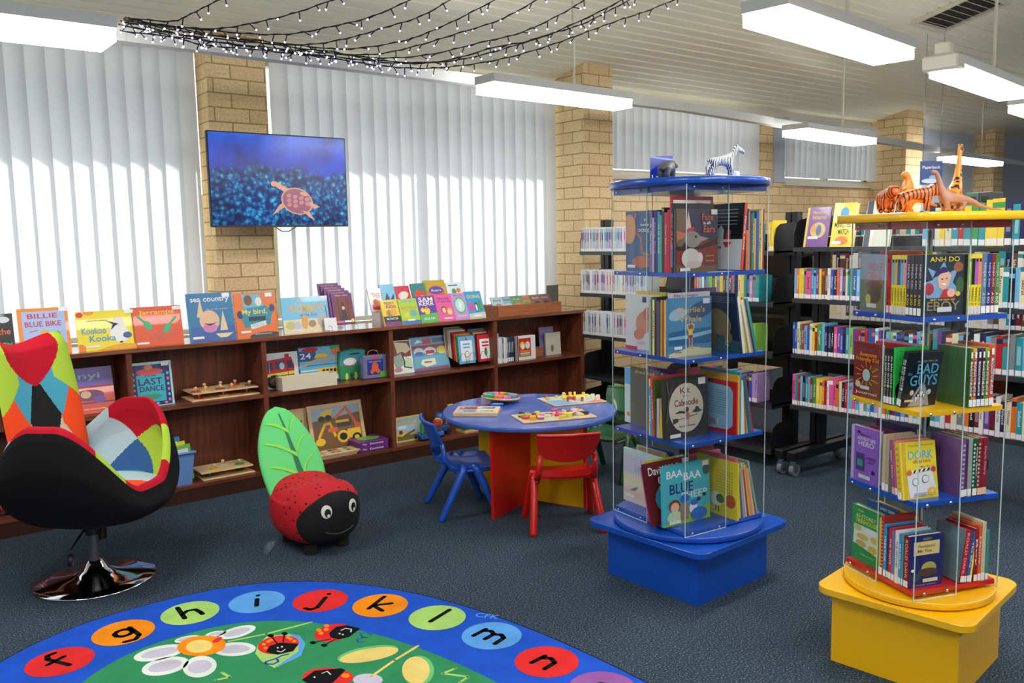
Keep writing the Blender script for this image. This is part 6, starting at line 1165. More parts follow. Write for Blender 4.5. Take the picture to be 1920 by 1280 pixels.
def lipf(u, v):
    o_ = Vector(bowl(u, 1)); i_ = Vector(inner(u, 1)); c_ = o_.lerp(i_, v); c_.z += .022 * math.sin(math.pi * v); return c_
def lipm(u, v):
    a = abs(u * 360 - 180); return SHELLK if v < .3 else cR if a < 30 or 50 < a < 106 else cG if a < 50 else cL
b.grid(lipf, 240, 8, lipm, True, flip=True); b.build('inner_upholstery', ac)
# seat cushion
b = MB()
def cush(u, v):
    a = 2 * math.pi * u; t = math.pi * (v - .5); x = .285 * spow(math.cos(a), .8) * spow(math.cos(t), .5); y_ = -.03 + .285 * spow(math.sin(a), .8) * spow(math.cos(t), .5); return (x, y_, .405 + .055 * spow(math.sin(t), .8) + .01 * (1 if t > 0 else 0) - (.02 * (y_ > .2)))
def cushm(u, v):
    p = cush(u, v); x, y_, z = p
    if z < .39: return cR
    return cT if y_ > .12 else cO if x < .03 - (y_ + .1) * .25 else cL
b.grid(cush, 180, 60, cushm, True); b.build('seat_cushion', ac)
# high back
def backf(u, v, s_=1):
    """u across 0..1, v up 0..1"""
    wv_ = .232 + .035 * math.sin(math.pi * min(1, v * .8 + .1)); 
    if v > .84: wv_ *= math.sqrt(max(0, 1 - ((v - .84) / .175) ** 2.4)) * .25 + .75
    x = (u - .5) * 2 * wv_; e = (2 * u - 1) ** 2
    th = .05 * (1 - abs(2 * u - 1) ** 5) * (1 - max(0, (v - .93) / .07) ** 2 if v > .93 else 1)
    y_ = .15 + .15 * v - .08 * e * (.4 + .6 * v) + .02 - s_ * th
    z = .40 + .735 * v - .02 * math.cos(math.pi * (2 * u - 1)) * (v > .9) * (v - .9) * 10
    return (x, y_, z)
def backm(u, v):
    x = (u - .5) * 2; w_ = v
    hd_ = (x / .80) ** 2 + ((w_ - 1.02) / (.215 + .10 * (1 - min(1, abs(x) / .8)))) ** 2 < 1
    if hd_: return cR
    if w_ > .70 + .30 * (1 - abs(x)) * 1.0 - .12 and abs(x) > .45: return cG
    # central black diamond
    if abs(x) / .40 + abs(w_ - .50) / .29 < 1: return cK
    if w_ > .50 and w_ - .50 > (abs(x) - .40) * .95 + .0: return cT if abs(x) / .40 + (w_ - .50) / .29 >= 1 and w_ < .5 + .5 else cT
    if abs(x) > .40 and abs(w_ - .46) < (abs(x) - .38) * .62: return cO
    if w_ >= .50: return cT
    if abs(x) > .40 and w_ > .46 - (abs(x) - .38) * .62: return cO
    return cB
b = MB(); b.grid(lambda u, v: backf(u, v, 1), 110, 130, backm, flip=False); b.grid(lambda u, v: backf(u, v, -.8), 30, 40, SHELLK, flip=True)
n = 40
for side in (0, 1):
    b.grid(lambda u, v: Vector(backf(side, v, 1)).lerp(Vector(backf(side, v, -.8)), u), 3, n, SHELLK, flip=(side == 0))
b.grid(lambda u, v: Vector(backf(u, 1, 1)).lerp(Vector(backf(u, 1, -.8)), v), 40, 3, cR); b.build('backrest', ac)
b = MB(); b.cyl(0, 0, .03, .30, .024, mat((120, 122, 126), .3, .8), 20); b.cyl(0, 0, .22, .27, .032, BLACK, 16); b.build('gas_column', ac)
b = MB(); b.rbox(-.07, -.07, .262, .07, .07, .285, BLACK, .004); b.rbox(.045, -.02, .17, .085, .04, .27, BLACK, .006); b.build('seat_mechanism', ac)
b = MB(); b.lathe([(0, 0), (.262, 0), (.268, .004), (.262, .009), (.20, .018), (.10, .034), (.06, .055), (.042, .085), (.036, .092), (.03, .098), (0, .098)], CHROME, 64); b.build('pedestal_base', ac)
b = MB(); b.tube([(-.04, 0, .265), (-.12, -.02, .25), (-.20, -.03, .215), (-.215, -.035, .19)], .005, BLACK, 8); b.tube([(-.212, -.034, .2), (-.228, -.04, .15)], .013, BLACK, 10); b.build('height_lever', ac)

# ================================================================ ALPHABET RUG
RX, RY, RA, RBb = .945, 1.80, 1.15, 2.02
def sup(a_, b_, e=2.4, n=120): return [(a_ * spow(math.cos(2 * math.pi * i / n), 2 / e), b_ * spow(math.sin(2 * math.pi * i / n), 2 / e)) for i in range(n)]
rg = thing('alphabet_rug', 'large oval children\'s rug with letters in coloured circles on a blue border and ladybirds inside', 'rug', T(RX, RY, 0))
def pile(c_, n_):
    mt, nt, ns, lk, bb = nodemat(n_); tc = N(nt, 'ShaderNodeTexCoord'); nz = N(nt, 'ShaderNodeTexNoise', i_Scale=9.0, i_Detail=5.0); rp = ramp(nt, [(.3, tuple(v * .93 for v in c_)), (.7, tuple(min(255, v * 1.02) for v in c_))])
    lk.new(tc.outputs['Object'], nz.inputs['Vector']); lk.new(nz.outputs['Fac'], rp.inputs[0]); lk.new(rp.outputs[0], bb.inputs['Base Color']); bb.inputs['Roughness'].default_value = .95; bb.inputs['Specular IOR Level'].default_value = .1
    n2 = N(nt, 'ShaderNodeTexNoise', i_Scale=420.0); bp = N(nt, 'ShaderNodeBump', i_Strength=.3, i_Distance=.002); lk.new(tc.outputs['Object'], n2.inputs['Vector']); lk.new(n2.outputs['Fac'], bp.inputs['Height']); lk.new(bp.outputs[0], bb.inputs['Normal']); return mt
P_ = {k: pile(v, 'rug_' + k) for k, v in dict(blue=(34, 84, 196), green=(52, 140, 92), red=(222, 46, 46), orange=(240, 140, 24), lime=(166, 208, 110), sky=(92, 160, 226), black=(20, 20, 24), white=(222, 230, 220), lilac=(196, 190, 208), yellow=(232, 206, 120), edge=(22, 26, 44), plum=(150, 90, 160), lightgreen=(110, 190, 120)).items()}
b = MB(); b.prism(sup(RA + .008, RBb + .008), .0005, .009, P_['edge']); b.build('bound_edge', rg)
b = MB(); b.prism(sup(RA, RBb), .001, .0105, P_['blue']); b.build('border', rg)
b = MB(); b.prism(sup(RA - .375, RBb - .40, 2.3), .0100, .0112, P_['green']); b.build('green_field', rg)
def rp_(px, py): q = atz(px, py); return (q.x - RX, q.y - RY)
def flat(b, pts, z, mt): b.add([(x, y_, z) for x, y_ in pts], [tuple(range(len(pts)))], mt)
def flt(b, pts, z, mt):
    ar = sum(p[0] * q[1] - q[0] * p[1] for p, q in zip(pts, pts[1:] + pts[:1])); flat(b, pts if ar > 0 else pts[::-1], z, mt)
def disc(b, cx, cy_, rx, ry, z, mt, a0=0, n=28): flt(b, [(cx + rx * math.cos(2 * math.pi * i / n) * math.cos(a0) - ry * math.sin(2 * math.pi * i / n) * math.sin(a0), cy_ + rx * math.cos(2 * math.pi * i / n) * math.sin(a0) + ry * math.sin(2 * math.pi * i / n) * math.cos(a0)) for i in range(n)], z, mt)
def stroke(b, pts, w_, z, mt):
    for p, q in zip(pts, pts[1:]):
        d = Vector((q[0] - p[0], q[1] - p[1]));  d = d.normalized() if d.length else Vector((1, 0)); nn = Vector((-d.y, d.x)) * w_ / 2
        flt(b, [(p[0] + nn.x, p[1] + nn.y), (p[0] - nn.x, p[1] - nn.y), (q[0] - nn.x, q[1] - nn.y), (q[0] + nn.x, q[1] + nn.y)], z, mt); disc(b, p[0], p[1], w_ / 2, w_ / 2, z, mt, n=10)
    disc(b, pts[-1][0], pts[-1][1], w_ / 2, w_ / 2, z, mt, n=10)
arc = lambda cx, cy_, r_, a0, a1, n=8, ry=None: [(cx + r_ * math.cos(rad(a0 + (a1 - a0) * i / n)), cy_ + (ry or r_) * math.sin(rad(a0 + (a1 - a0) * i / n))) for i in range(n + 1)]
LET = {'e': [arc(0, .3, .28, 0, 320)[::1] + [], [(-.28, .3), (.28, .3)]], 'f': [[(.3, .95), (.1, 1.0), (-.05, .8), (-.05, -.1)], [(-.28, .5), (.25, .5)]], 'g': [arc(-.02, .3, .26, 20, 380), [(.26, .55), (.26, -.2), (.05, -.42), (-.25, -.35)]], 'h': [[(-.25, 1.0), (-.25, 0)], [(-.25, .35), (-.05, .55), (.2, .5), (.28, .2), (.3, 0)]], 'i': [[(0, .55), (0, 0)], [(.02, .85), (.02, .86)]],
       'j': [[(.1, .6), (.08, -.2), (-.08, -.38), (-.3, -.3)], [(.12, .88), (.12, .89)]], 'k': [[(-.22, 1.0), (-.22, 0)], [(.28, .6), (-.2, .25), (.28, 0)]], 'l': [[(0, 1.0), (0, 0)]], 'm': [[(-.42, .55), (-.42, 0)], [(-.42, .42), (-.2, .56), (0, .45), (0, .05)], [(0, .42), (.2, .56), (.4, .45), (.44, 0)]], 'n': [[(-.25, .55), (-.25, 0)], [(-.25, .4), (-.02, .56), (.22, .45), (.26, 0)]], 'o': [arc(0, .3, .28, 0, 360)]}
CIR = [('f', (113, 1245), 'red'), ('g', (232, 1190), 'orange'), ('h', (357, 1153), 'lime'), ('i', (482, 1132), 'sky'), ('j', (601, 1130), 'red'), ('k', (713, 1139), 'orange'), ('l', (820, 1162), 'lime'), ('m', (922, 1196), 'sky'), ('n', (1025, 1245), 'red'), ('o', (1130, 1296), 'plum')]
for ch_, pp, c_ in CIR + [('e', None, 'red')]:
    x, y_ = rp_(*pp) if pp else (-.66, 1.45)
    nx, ny = (abs(x) / RA) ** 1.4 / RA * (1 if x > 0 else -1), (abs(y_) / RBb) ** 1.4 / RBb; a = math.atan2(ny, nx) - math.pi / 2
    b = MB(); disc(b, x, y_, .118, .118, .0115, P_[c_])
    for st in LET[ch_]:
        q = [(x + (u * math.cos(a) - (v - .35) * math.sin(a)) * .13, y_ + (u * math.sin(a) + (v - .35) * math.cos(a)) * .13) for u, v in st]
        stroke(b, q, .021, .0118, P_['black'])
    b.build('letter_circle', rg)
def pxs(*pts): return [rp_(*p) for p in pts]
b = MB()   # daisy
petals = [(445, 1190, 36, 10), (300, 1229, 50, 13), (310, 1254, 45, 16), (375, 1255, 32, 20), (440, 1222, 40, 13), (352, 1203, 25, 6), (405, 1193, 20, 5)]
def pell(b, cx, cy_, rx, ry, z, mt, rot=0, n=26):
    pts = []
    for i in range(n):
        a = 2 * math.pi * i / n; x = rx * math.cos(a); y_ = ry * math.sin(a); c, s_ = math.cos(rad(rot)), math.sin(rad(rot)); pts.append(rp_(cx + x * c - y_ * s_, cy_ + x * s_ + y_ * c))
    flt(b, pts, z, mt)
rots = [-15, -12, -12, -10, -3, -10, -10]
for (x, y_, rx, ry), ro in zip(petals, rots): pell(b, x, y_, rx, ry, .0118, P_['white'], ro)
for (x, y_, rx, ry), ro in zip(petals, rots): pell(b, x, y_, rx * .72, ry * .6, .0121, P_['lilac'], ro)
pell(b, 378, 1216, 46, 19, .0124, P_['orange'], -5); pell(b, 374, 1217, 25, 12, .0127, P_['yellow'], -5); pell(b, 408, 1205, 10, 4, .0127, P_['red'], -25); b.build('daisy', rg)
b = MB(); stroke(b, pxs((430, 1207), (500, 1193), (584, 1171)), .012, .0115, P_['lime']); b.build('stem', rg)
b = MB(); flt(b, pxs((492, 1204), (540, 1192), (562, 1196), (573, 1212), (565, 1234), (520, 1256), (495, 1236)), .0115, P_['sky']); flt(b, pxs((483, 1215), (500, 1198), (540, 1193), (560, 1205), (560, 1226), (520, 1254), (515, 1258), (490, 1244), (479, 1230)), .0118, P_['lime']); pell(b, 522, 1214, 39, 17, .0121, P_['red'], -8)
flt(b, pxs((499, 1228), (506, 1216), (525, 1210), (560, 1212), (550, 1226), (520, 1233)), .0124, P_['black'])
for q in ((495, 1213), (503, 1208), (545, 1203), (552, 1207), (540, 1200), (509, 1205), (498, 1220)): pell(b, q[0], q[1], 4, 2.4, .0124, P_['orange'])
for q in (((520, 1212), (508, 1197)), ((531, 1209), (534, 1193))): stroke(b, pxs(*q), .006, .0127, P_['black']); pell(b, q[1][0], q[1][1], 6, 3, .0127, P_['black'])
stroke(b, pxs((520, 1226), (528, 1228), (535, 1223)), .005, .013, P_['white']); pell(b, 521, 1220, 2, 1.4, .013, P_['white']); pell(b, 529, 1218, 2, 1.4, .013, P_['white'])
stroke(b, pxs((541, 1232), (530, 1234), (515, 1241), (499, 1246), (498, 1250), (512, 1251), (522, 1246), (520, 1241)), .008, .0127, P_['blue']); b.build('ladybird_on_leaf', rg)
b = MB(); pell(b, 625, 1191, 36, 16, .0118, P_['red'], -10); flt(b, pxs((617, 1192), (630, 1180), (650, 1177), (676, 1183), (655, 1199), (635, 1204), (620, 1200)), .0121, P_['black'])
for q in ((613, 1178), (602, 1192), (612, 1185), (598, 1186)): pell(b, q[0], q[1], 5, 3, .0121, P_['orange'])
for q in (((620, 1203), (587, 1210)), ((628, 1204), (608, 1215))): stroke(b, pxs(*q), .006, .0124, P_['black']); pell(b, q[1][0], q[1][1], 6, 3, .0124, P_['black'])
stroke(b, pxs((640, 1187), (648, 1183), (659, 1185), (658, 1190)), .006, .0127, P_['white']); pell(b, 637, 1193, 2, 1.4, .0127, P_['white']); pell(b, 643, 1195, 2, 1.4, .0127, P_['white']); b.build('ladybird', rg)
b = MB(); stroke(b, pxs((697, 1195), (688, 1190), (676, 1193), (679, 1199), (688, 1200), (679, 1200), (669, 1204), (672, 1209), (682, 1208)), .006, .0118, P_['blue']); b.build('number_three', rg)
b = MB(); pell(b, 690, 1231, 58, 14, .0115, P_['lightgreen'], -10); pell(b, 692, 1233, 56, 12, .0118, P_['yellow'], -10); b.build('leaf', rg)
b = MB(); pell(b, 786, 1262, 28, 28, .0115, P_['lightgreen'], -20); pell(b, 780, 1262, 26, 26, .0118, P_['yellow'], -20); b.build('leaf', rg)
b = MB(); stroke(b, pxs((784, 1216), (740, 1243), (696, 1274)), .012, .0121, P_['yellow']); b.build('stem', rg)
b = MB(); pell(b, 615, 1275, 48, 18, .0118, P_['red']); flt(b, pxs((566, 1280), (590, 1263), (640, 1258), (648, 1262), (625, 1285), (590, 1295)), .0121, P_['black']); pell(b, 648, 1272, 8, 4, .0121, P_['orange']); stroke(b, pxs((604, 1268), (614, 1264), (620, 1270)), .005, .0124, P_['white']); pell(b, 590, 1275, 2, 1.4, .0124, P_['white']); b.build('ladybird', rg)
b = MB(); pell(b, 690, 1280, 28, 12, .0116, P_['lilac']); b.build('petal', rg)
b = MB(); stroke(b, pxs((855, 1258), (830, 1268), (878, 1274), (862, 1285)), .012, .0118, P_['lime']); b.build('number_two', rg)
b = MB(); stroke(b, pxs((416, 1266), (432, 1275), (405, 1280)), .012, .0118, P_['lime']); b.build('number_one', rg)
g, fs = text_geo('CFK'); p0 = rp_(914, 1159); b = MB(); b.add([(p0[0] + u * .10, p0[1] + v * .04, .0113) for u, v in g], fs, P_['sky'], M=T(p0[0], p0[1], 0) @ rotz(rad(-55)) @ T(-p0[0], -p0[1], 0)); b.build('maker_mark', rg)

# ================================================================ TELEVISION
YT = 5.50
q = [aty(390, 242, YT), aty(650, 261, YT), aty(650, 423, YT), aty(393, 427, YT)]
xL, xR = (q[0].x + q[3].x) / 2, (q[1].x + q[2].x) / 2; zT, zB = (q[0].z + q[1].z) / 2, (q[2].z + q[3].z) / 2
tv = thing('television', 'flat television showing a sea turtle over a coral reef, on a wall arm', 'television', T((xL + xR) / 2, YT, (zT + zB) / 2))
W2_, H2_ = (xR - xL) / 2, (zT - zB) / 2
b = MB(); b.rbox(-W2_, 0, -H2_, W2_, .03, H2_, BLACK, .003); b.box(-W2_ + .01, -.002, -H2_ - .002, W2_ - .01, 0, -H2_ + .008, mat((70, 56, 50), .3, .6)); b.build('cabinet', tv)
SEA, nt, ns, lk, bb = nodemat('reef_picture_on_screen')
tc = N(nt, 'ShaderNodeTexCoord'); sx_ = N(nt, 'ShaderNodeSeparateXYZ'); lk.new(tc.outputs['Object'], sx_.inputs[0])
n1 = N(nt, 'ShaderNodeTexNoise', i_Scale=5.0, i_Detail=8.0, i_Roughness=.65); vo = N(nt, 'ShaderNodeTexVoronoi', i_Scale=30.0)
lk.new(tc.outputs['Object'], n1.inputs['Vector']); lk.new(tc.outputs['Object'], vo.inputs['Vector'])
mr = N(nt, 'ShaderNodeMapRange'); mr.inputs['From Min'].default_value = -H2_; mr.inputs['From Max'].default_value = H2_; lk.new(sx_.outputs['Z'], mr.inputs[0])
ad = N(nt, 'ShaderNodeMath', operation='MULTIPLY_ADD'); ad.inputs[1].default_value = .45; lk.new(n1.outputs['Fac'], ad.inputs[0]); 
m2_ = N(nt, 'ShaderNodeMath', operation='SUBTRACT'); m2_.inputs[1].default_value = .22; lk.new(mr.outputs[0], m2_.inputs[0]); lk.new(m2_.outputs[0], ad.inputs[2])
rpw = ramp(nt, [(0, (20, 90, 170)), (.5, (14, 60, 190)), (.75, (22, 66, 206)), (1, (40, 100, 226))]); lk.new(mr.outputs[0], rpw.inputs[0])
n5 = N(nt, 'ShaderNodeTexNoise', i_Scale=26.0, i_Detail=9.0, i_Roughness=.7); lk.new(tc.outputs['Object'], n5.inputs['Vector']); a5 = N(nt, 'ShaderNodeMath', operation='MULTIPLY_ADD'); a5.inputs[1].default_value = -.35; lk.new(vo.outputs['Distance'], a5.inputs[0]); lk.new(n5.outputs['Fac'], a5.inputs[2])
rpc = ramp(nt, [(.24, (6, 34, 100)), (.36, (14, 90, 160)), (.46, (40, 160, 200)), (.56, (120, 226, 236))]); lk.new(a5.outputs[0], rpc.inputs[0])
msk = ramp(nt, [(.58, (255, 255, 255)), (.66, (0, 0, 0))]); lk.new(ad.outputs[0], msk.inputs[0])
mx = N(nt, 'ShaderNodeMix', data_type='RGBA'); lk.new(msk.outputs[0], mx.inputs[0]); lk.new(rpw.outputs[0], mx.inputs[6]); lk.new(rpc.outputs[0], mx.inputs[7])
dk = N(nt, 'ShaderNodeMix', data_type='RGBA', blend_type='MULTIPLY'); dk.inputs[0].default_value = .8; n3 = N(nt, 'ShaderNodeTexNoise', i_Scale=4.0, i_Detail=4.0); r3 = ramp(nt, [(.35, (70, 90, 130)), (.6, (255, 255, 255))]); lk.new(tc.outputs['Object'], n3.inputs['Vector']); lk.new(n3.outputs['Fac'], r3.inputs[0]); lk.new(mx.outputs[2], dk.inputs[6]); lk.new(r3.outputs[0], dk.inputs[7])
lk.new(dk.outputs[2], bb.inputs['Emission Color']); bb.inputs['Emission Strength'].default_value = .85; bb.inputs['Base Color'].default_value = (.01, .01, .012, 1); bb.inputs['Roughness'].default_value = .2; bb.inputs['Specular IOR Level'].default_value = .25
sc_ = MB(); sc_.add([(-W2_ + .008, -.001, -H2_ + .01), (W2_ - .008, -.001, -H2_ + .01), (W2_ - .008, -.001, H2_ - .008), (-W2_ + .008, -.001, H2_ - .008)], [(0, 1, 2, 3)], SEA)
def scr(c_): return mat(c_, .3, emit=.55)
TS = scr((126, 70, 92)); TK = scr((184, 132, 104)); TD = scr((168, 108, 112))
sc_.art((-W2_, -.001, -H2_), (1, 0, 0), (0, 0, 1), 2 * W2_, 2 * H2_, [('p', [(.55, .30), (.48, .24), (.42, .12), (.50, .20), (.58, .25)], TK), ('p', [(.54, .36), (.45, .44), (.43, .47), (.46, .49), (.56, .41)], TK), ('e', .445, .465, .022, .03, TK),
    ('e', .61, .28, .12, .145, TK, -.3), ('e', .61, .28, .11, .132, TS, -.3), ('p', [(.70, .28), (.78, .22), (.74, .20), (.69, .24)], TK), ('p', [(.64, .18), (.70, .10), (.735, .07), (.70, .16)], TK)] + [('e', .55 + .045 * (i % 4), .34 - .05 * (i // 4) - .012 * (i % 4), .018, .022, TD, .3) for i in range(10)] + [('e', .66, .36, .03, .02, TK, -.3)])
sc_.build('screen', tv)
b = MB(); b.box(-.05, .03, -.05, .05, .05, .05, BLACK); b.tube([(0, .05, 0), (-.15, .16, 0), (-.22, .37, 0)], .018, BLACK, 8); b.rbox(-.3, .355, -.08, -.14, .38, .08, BLACK, .004); b.build('wall_arm', tv)
b = MB(); b.tube([(-.05, .02, -H2_), (0, .03, -H2_ - .03), (.05, .03, -H2_ - .03), (.1, .02, -H2_)], .003, BLACK, 6); b.build('cable', tv)

# ================================================================ FAIRY LIGHTS
FL = [[(222, 46), (300, 62), (380, 84), (470, 92), (560, 102), (640, 112), (720, 124), (800, 128), (880, 121), (960, 106), (1040, 82), (1100, 60), (1160, 38), (1220, 18), (1290, -12)],
      [(226, 40), (310, 58), (400, 78), (500, 92), (640, 108), (760, 119), (860, 112), (940, 93), (1020, 67), (1090, 46), (1150, 16), (1210, -16)],
      [(232, 35), (320, 55), (450, 74), (560, 90), (700, 108), (800, 103), (900, 80), (980, 60), (1060, 22), (1110, -10)],
      [(225, 58), (350, 72), (470, 86), (600, 98), (700, 102), (780, 86), (860, 62), (940, 36), (1020, -8)],
      [(230, 42), (330, 52), (400, 66), (520, 80), (640, 92), (740, 80), (800, 62), (870, 30), (950, -12)],
      [(235, 50), (400, 72), (560, 84), (650, 72), (720, 52), (790, 30), (860, -10)],
      [(232, 38), (330, 50), (450, 62), (540, 64), (620, 50), (700, 30), (790, -10)],
      [(235, 33), (300, 46), (400, 54), (480, 42), (560, 22), (650, -10)],
      [(240, 34), (320, 40), (350, 30), (390, 10), (430, -10)], [(560, 92), (620, 96), (700, 112), (820, 116), (930, 88), (1010, 72), (1120, 24), (1190, -14)]]
LEDM = mat((200, 188, 255), .3, emit=5.0, name='lit_fairy_bulb'); CAB = mat((16, 18, 18), .6, name='dark_green_cable')
b = MB(); b.tube([(0, 0, 0), (0, 0, -.03)], .0024, CAB, 5); b.ball((0, 0, -.033), .0042, LEDM, 6); LED = b.build('led_bulb'); LEDME = LED.data; bpy.data.objects.remove(LED)
WHERE = ['lowest', 'second lowest', 'third lowest', 'fourth lowest', 'fifth lowest', 'sixth lowest', 'seventh lowest', 'eighth lowest', 'shortest, steeply rising', 'short middle']
for i, pth in enumerate(FL):
    n = len(pth); P3 = []
    for k, (px, py) in enumerate(pth):
        f_ = max(0, min(1, (px - 225) / 1050.0)); Yv = 3.85 - 1.15 * f_ - .03 * i; P3.append(aty(px, py, Yv))
    # resample smoothly
    pts = []
    for k in range(len(P3) - 1):
        p0, p1, p2, p3 = P3[max(k - 1, 0)], P3[k], P3[k + 1], P3[min(k + 2, len(P3) - 1)]
        for t in [q / 6 for q in range(6)]: pts.append(.5 * ((2 * p1) + (p2 - p0) * t + (2 * p0 - 5 * p1 + 4 * p2 - p3) * t * t + (3 * p1 - p0 - 3 * p2 + p3) * t ** 3))
    pts.append(P3[-1]); o0 = pts[0].copy()
    s_ = thing('fairy_light_string', '%s strand of white fairy lights drooping from the ceiling' % WHERE[i], 'fairy lights', T(o0), 'strands of fairy lights under the ceiling')
    b = MB(); b.tube([p - o0 for p in pts], .0021, CAB, 5); b.tube([p - o0 + Vector((0, .004 * math.sin(k * 1.9), .004 * math.cos(k * 1.9))) for k, p in enumerate(pts)], .0016, CAB, 4); b.build('cable', s_)
    acc, nxt = 0, .03
    for k in range(1, len(pts)):
        seg = (pts[k] - pts[k - 1]).length
        while acc + seg > nxt:
            p = pts[k - 1].lerp(pts[k], (nxt - acc) / seg) - o0; o = bpy.data.objects.new('led_bulb', LEDME); COL.objects.link(o); o.parent = s_
            o.matrix_local = T(p) @ Matrix.Rotation(R.gauss(0, .6), 4, 'X') @ Matrix.Rotation(R.gauss(0, .6), 4, 'Y'); nxt += R.uniform(.045, .075)
        acc += seg

# ================================================================ BLACK METAL SHELVING
XF, SDp = 4.80, .235
LV = [1.47, 1.145, .79, .455]; LA = [1.445, 1.108, .768, .428]
BRK = mat((20, 20, 22), .4, name='black_powder_coat')
def shelf_unit(label, y1, y0, levels, mobile, ends=True):
    """double sided unit from y1 (far) to y0 (near); front faces -x"""
    r = thing('library_shelving', label, 'shelving', T(XF, (y0 + y1) / 2, 0), 'black metal library shelving'); h = (y1 - y0) / 2; nb = max(1, round(2 * h / .9)); bw = 2 * h / nb
    for k in range(nb + 1):
        y_ = max(-h + .05, min(h - .03, -h + bw * k))
        b = MB(); zb = .17 if mobile else 0
        b.box(SDp + .02, y_ - .045, zb, SDp + .08, y_ - .005, 1.70 if not mobile else 1.50, BRK); b.box(SDp + .02, y_ + .005, zb, SDp + .08, y_ + .045, 1.70 if not mobile else 1.50, BRK); b.build('upright', r)
    for z in levels:
        for k in range(nb):
            ya, yb = -h + bw * k + .004, -h + bw * (k + 1) - .004
            b = MB(); b.box(0, ya, z - .028, .018, yb, z - .001, mat((62, 64, 68), .35, .4)); b.box(.018, ya, z - .012, SDp, yb, z - .001, BRK); sh = b.build('shelf', r)
            for y_ in (ya, yb - .002):
                pts = [(.012, z), (.008, z + .09), (.03, z + .15), (.07, z + .175), (SDp, z + .19), (SDp, z - .03), (.012, z - .03)]
                b = MB(); b.add([(x, y_ + d, zz) for d in (0, .0025) for x, zz in pts], [tuple(range(6, -1, -1)), tuple(range(7, 14))] + [(q, (q + 1) % 7, 7 + (q + 1) % 7, 7 + q) for q in range(7)], BRK); b.build('end_bracket', sh)
            b = MB(); b.box(SDp, ya, z, SDp + .004, yb, z + .06, BRK); b.build('back_stop', sh)
            b = MB(); b.box(SDp + .1, ya, z - .028, SDp * 2 + .1, yb, z - .001, BRK); b.build('rear_shelf', sh)
    if mobile:
        for k in range(nb + 1):
            for dy in (-.045, .045):
                y_ = max(-h + .06, min(h - .03, -h + bw * k)) + dy
                b = MB(); b.rbox(-.09, y_ - .028, .105, SDp * 2 + .17, y_ + .028, .165, BRK, .004); f = b.build('base_beam', r)
                for x in (-.06, SDp * 2 + .12):
                    b = MB(); b.cyl(x, y_, .075, .105, .02, CHROME, 14); b.box(x - .012, y_ - .022, .04, x + .03, y_ + .022, .085, CHROME); b.cyl(0, 0, -.014, .014, .042, mat((120, 122, 126), .4), 22, T(x + .015, y_, .042) @ Matrix.Rotation(rad(90), 4, 'X')); b.cyl(0, 0, -.016, .016, .018, STEEL, 14, T(x + .015, y_, .042) @ Matrix.Rotation(rad(90), 4, 'X')); b.build('caster', f)
    return r
def far_row():
    global XF
    keep, XF = XF, 6.75
    u = shelf_unit('farther row of black shelving glimpsed through the gaps of the nearer row', 5.5, 1.0, [1.5, 1.16, .82, .48], False); u['group'] = 'farther shelving'
    b = MB(); b.box(SDp + .004, -2.25, .3, SDp + .012, 2.25, 1.5, BRK); b.build('back_panel', u); XF = keep
far_row()
ya1, ya0 = atx(1087, 560, XF).y, atx(1450, 560, XF).y
yb1 = atx(1484, 560, XF).y; yb0 = yb1 - 1.80
shelf_unit('black shelving unit standing beside the end of the low bookcase', ya1, ya0, LA + [.12], False)
shelf_unit('black mobile shelving unit on chrome casters between the two bookstands', yb1, yb0, LV, True)
def row(y1, y0, z, pal, gen, where, group, name, cat, hh=(.17, .205), tt=(.012, .022), dep=.14, seq=None, into=None):
    y_ = y1; i = 0
    while y_ > y0:
        if seq and i < len(seq): c_, t_, h_ = seq[i]
        else: c_ = pal[R.randrange(len(pal))]; t_ = R.uniform(*tt); h_ = R.uniform(*hh)
        if isinstance(c_, str): c_ = CD[c_]
        if y_ - t_ < y0: break
        y_ -= t_ + .0012; cc = pal[R.randrange(len(pal))]
        if isinstance(cc, str): cc = CD[cc]
        a = []
        st_ = R.random()
        if st_ < .55: a.append(('r', .2, .3, .8, .78, tuple(int(v * .55 + 110) for v in c_)) if st_ < .2 else ('t', .5, .58, .42, .5, R.choice(['Wonder', 'Pirates', 'School', 'Magic', 'Dragon', 'Island', 'Secret', 'Rescue', 'Winter', 'Horse Club']), Wc if sum(c_) < 420 else K, -math.pi / 2))
        if st_ > .7: a.append(('r', 0, .8, 1, .92, cc))
        a.append(('r', .04, .02, .96, .16, (236, 232, 232)))
        if gen == 'disc': a = [('r', .1, .05, .9, .95, tuple(min(255, int(v * .35 + 150)) for v in c_)), ('r', .15, .35 + .2 * R.random(), .85, .8, c_), ('r', .04, .02, .96, .12, Wc)]
        lb_ = '%s %s, %s from the left end, %s' % (cname(c_), 'case' if gen == 'disc' else 'spine', ordn(i), where)
        spine_book(lb_, dep, h_, t_, (226, 228, 232) if gen == 'disc' else c_, T(XF + .006 + R.uniform(0, .006), y_, z), a, group, name, cat, into=into); i += 1
NAMES = ['top shelf', 'second shelf', 'third shelf', 'lowest shelf']
BR = ['red', 'orange', 'yellow', 'green', 'teal', 'light blue', 'blue', 'navy', 'purple', 'pink', 'white', 'cream', 'grey', 'black', 'maroon', 'lime green', 'lilac', 'light blue', 'blue', 'white']
ymid = atx(1215, 560, XF).y
for k in range(3):
    row(ya1 - .012, ymid, LA[k], ['white', 'light blue', 'grey', 'purple', 'navy', 'cream', 'teal', 'pink', 'blue', 'white', 'cream', 'maroon'], 'disc', '%s by the brick pillar' % NAMES[k], 'disc cases on the black shelving', 'disc_case', 'disc case', (.185, .192), (.013, .017), .135)
ygap = ymid - .03
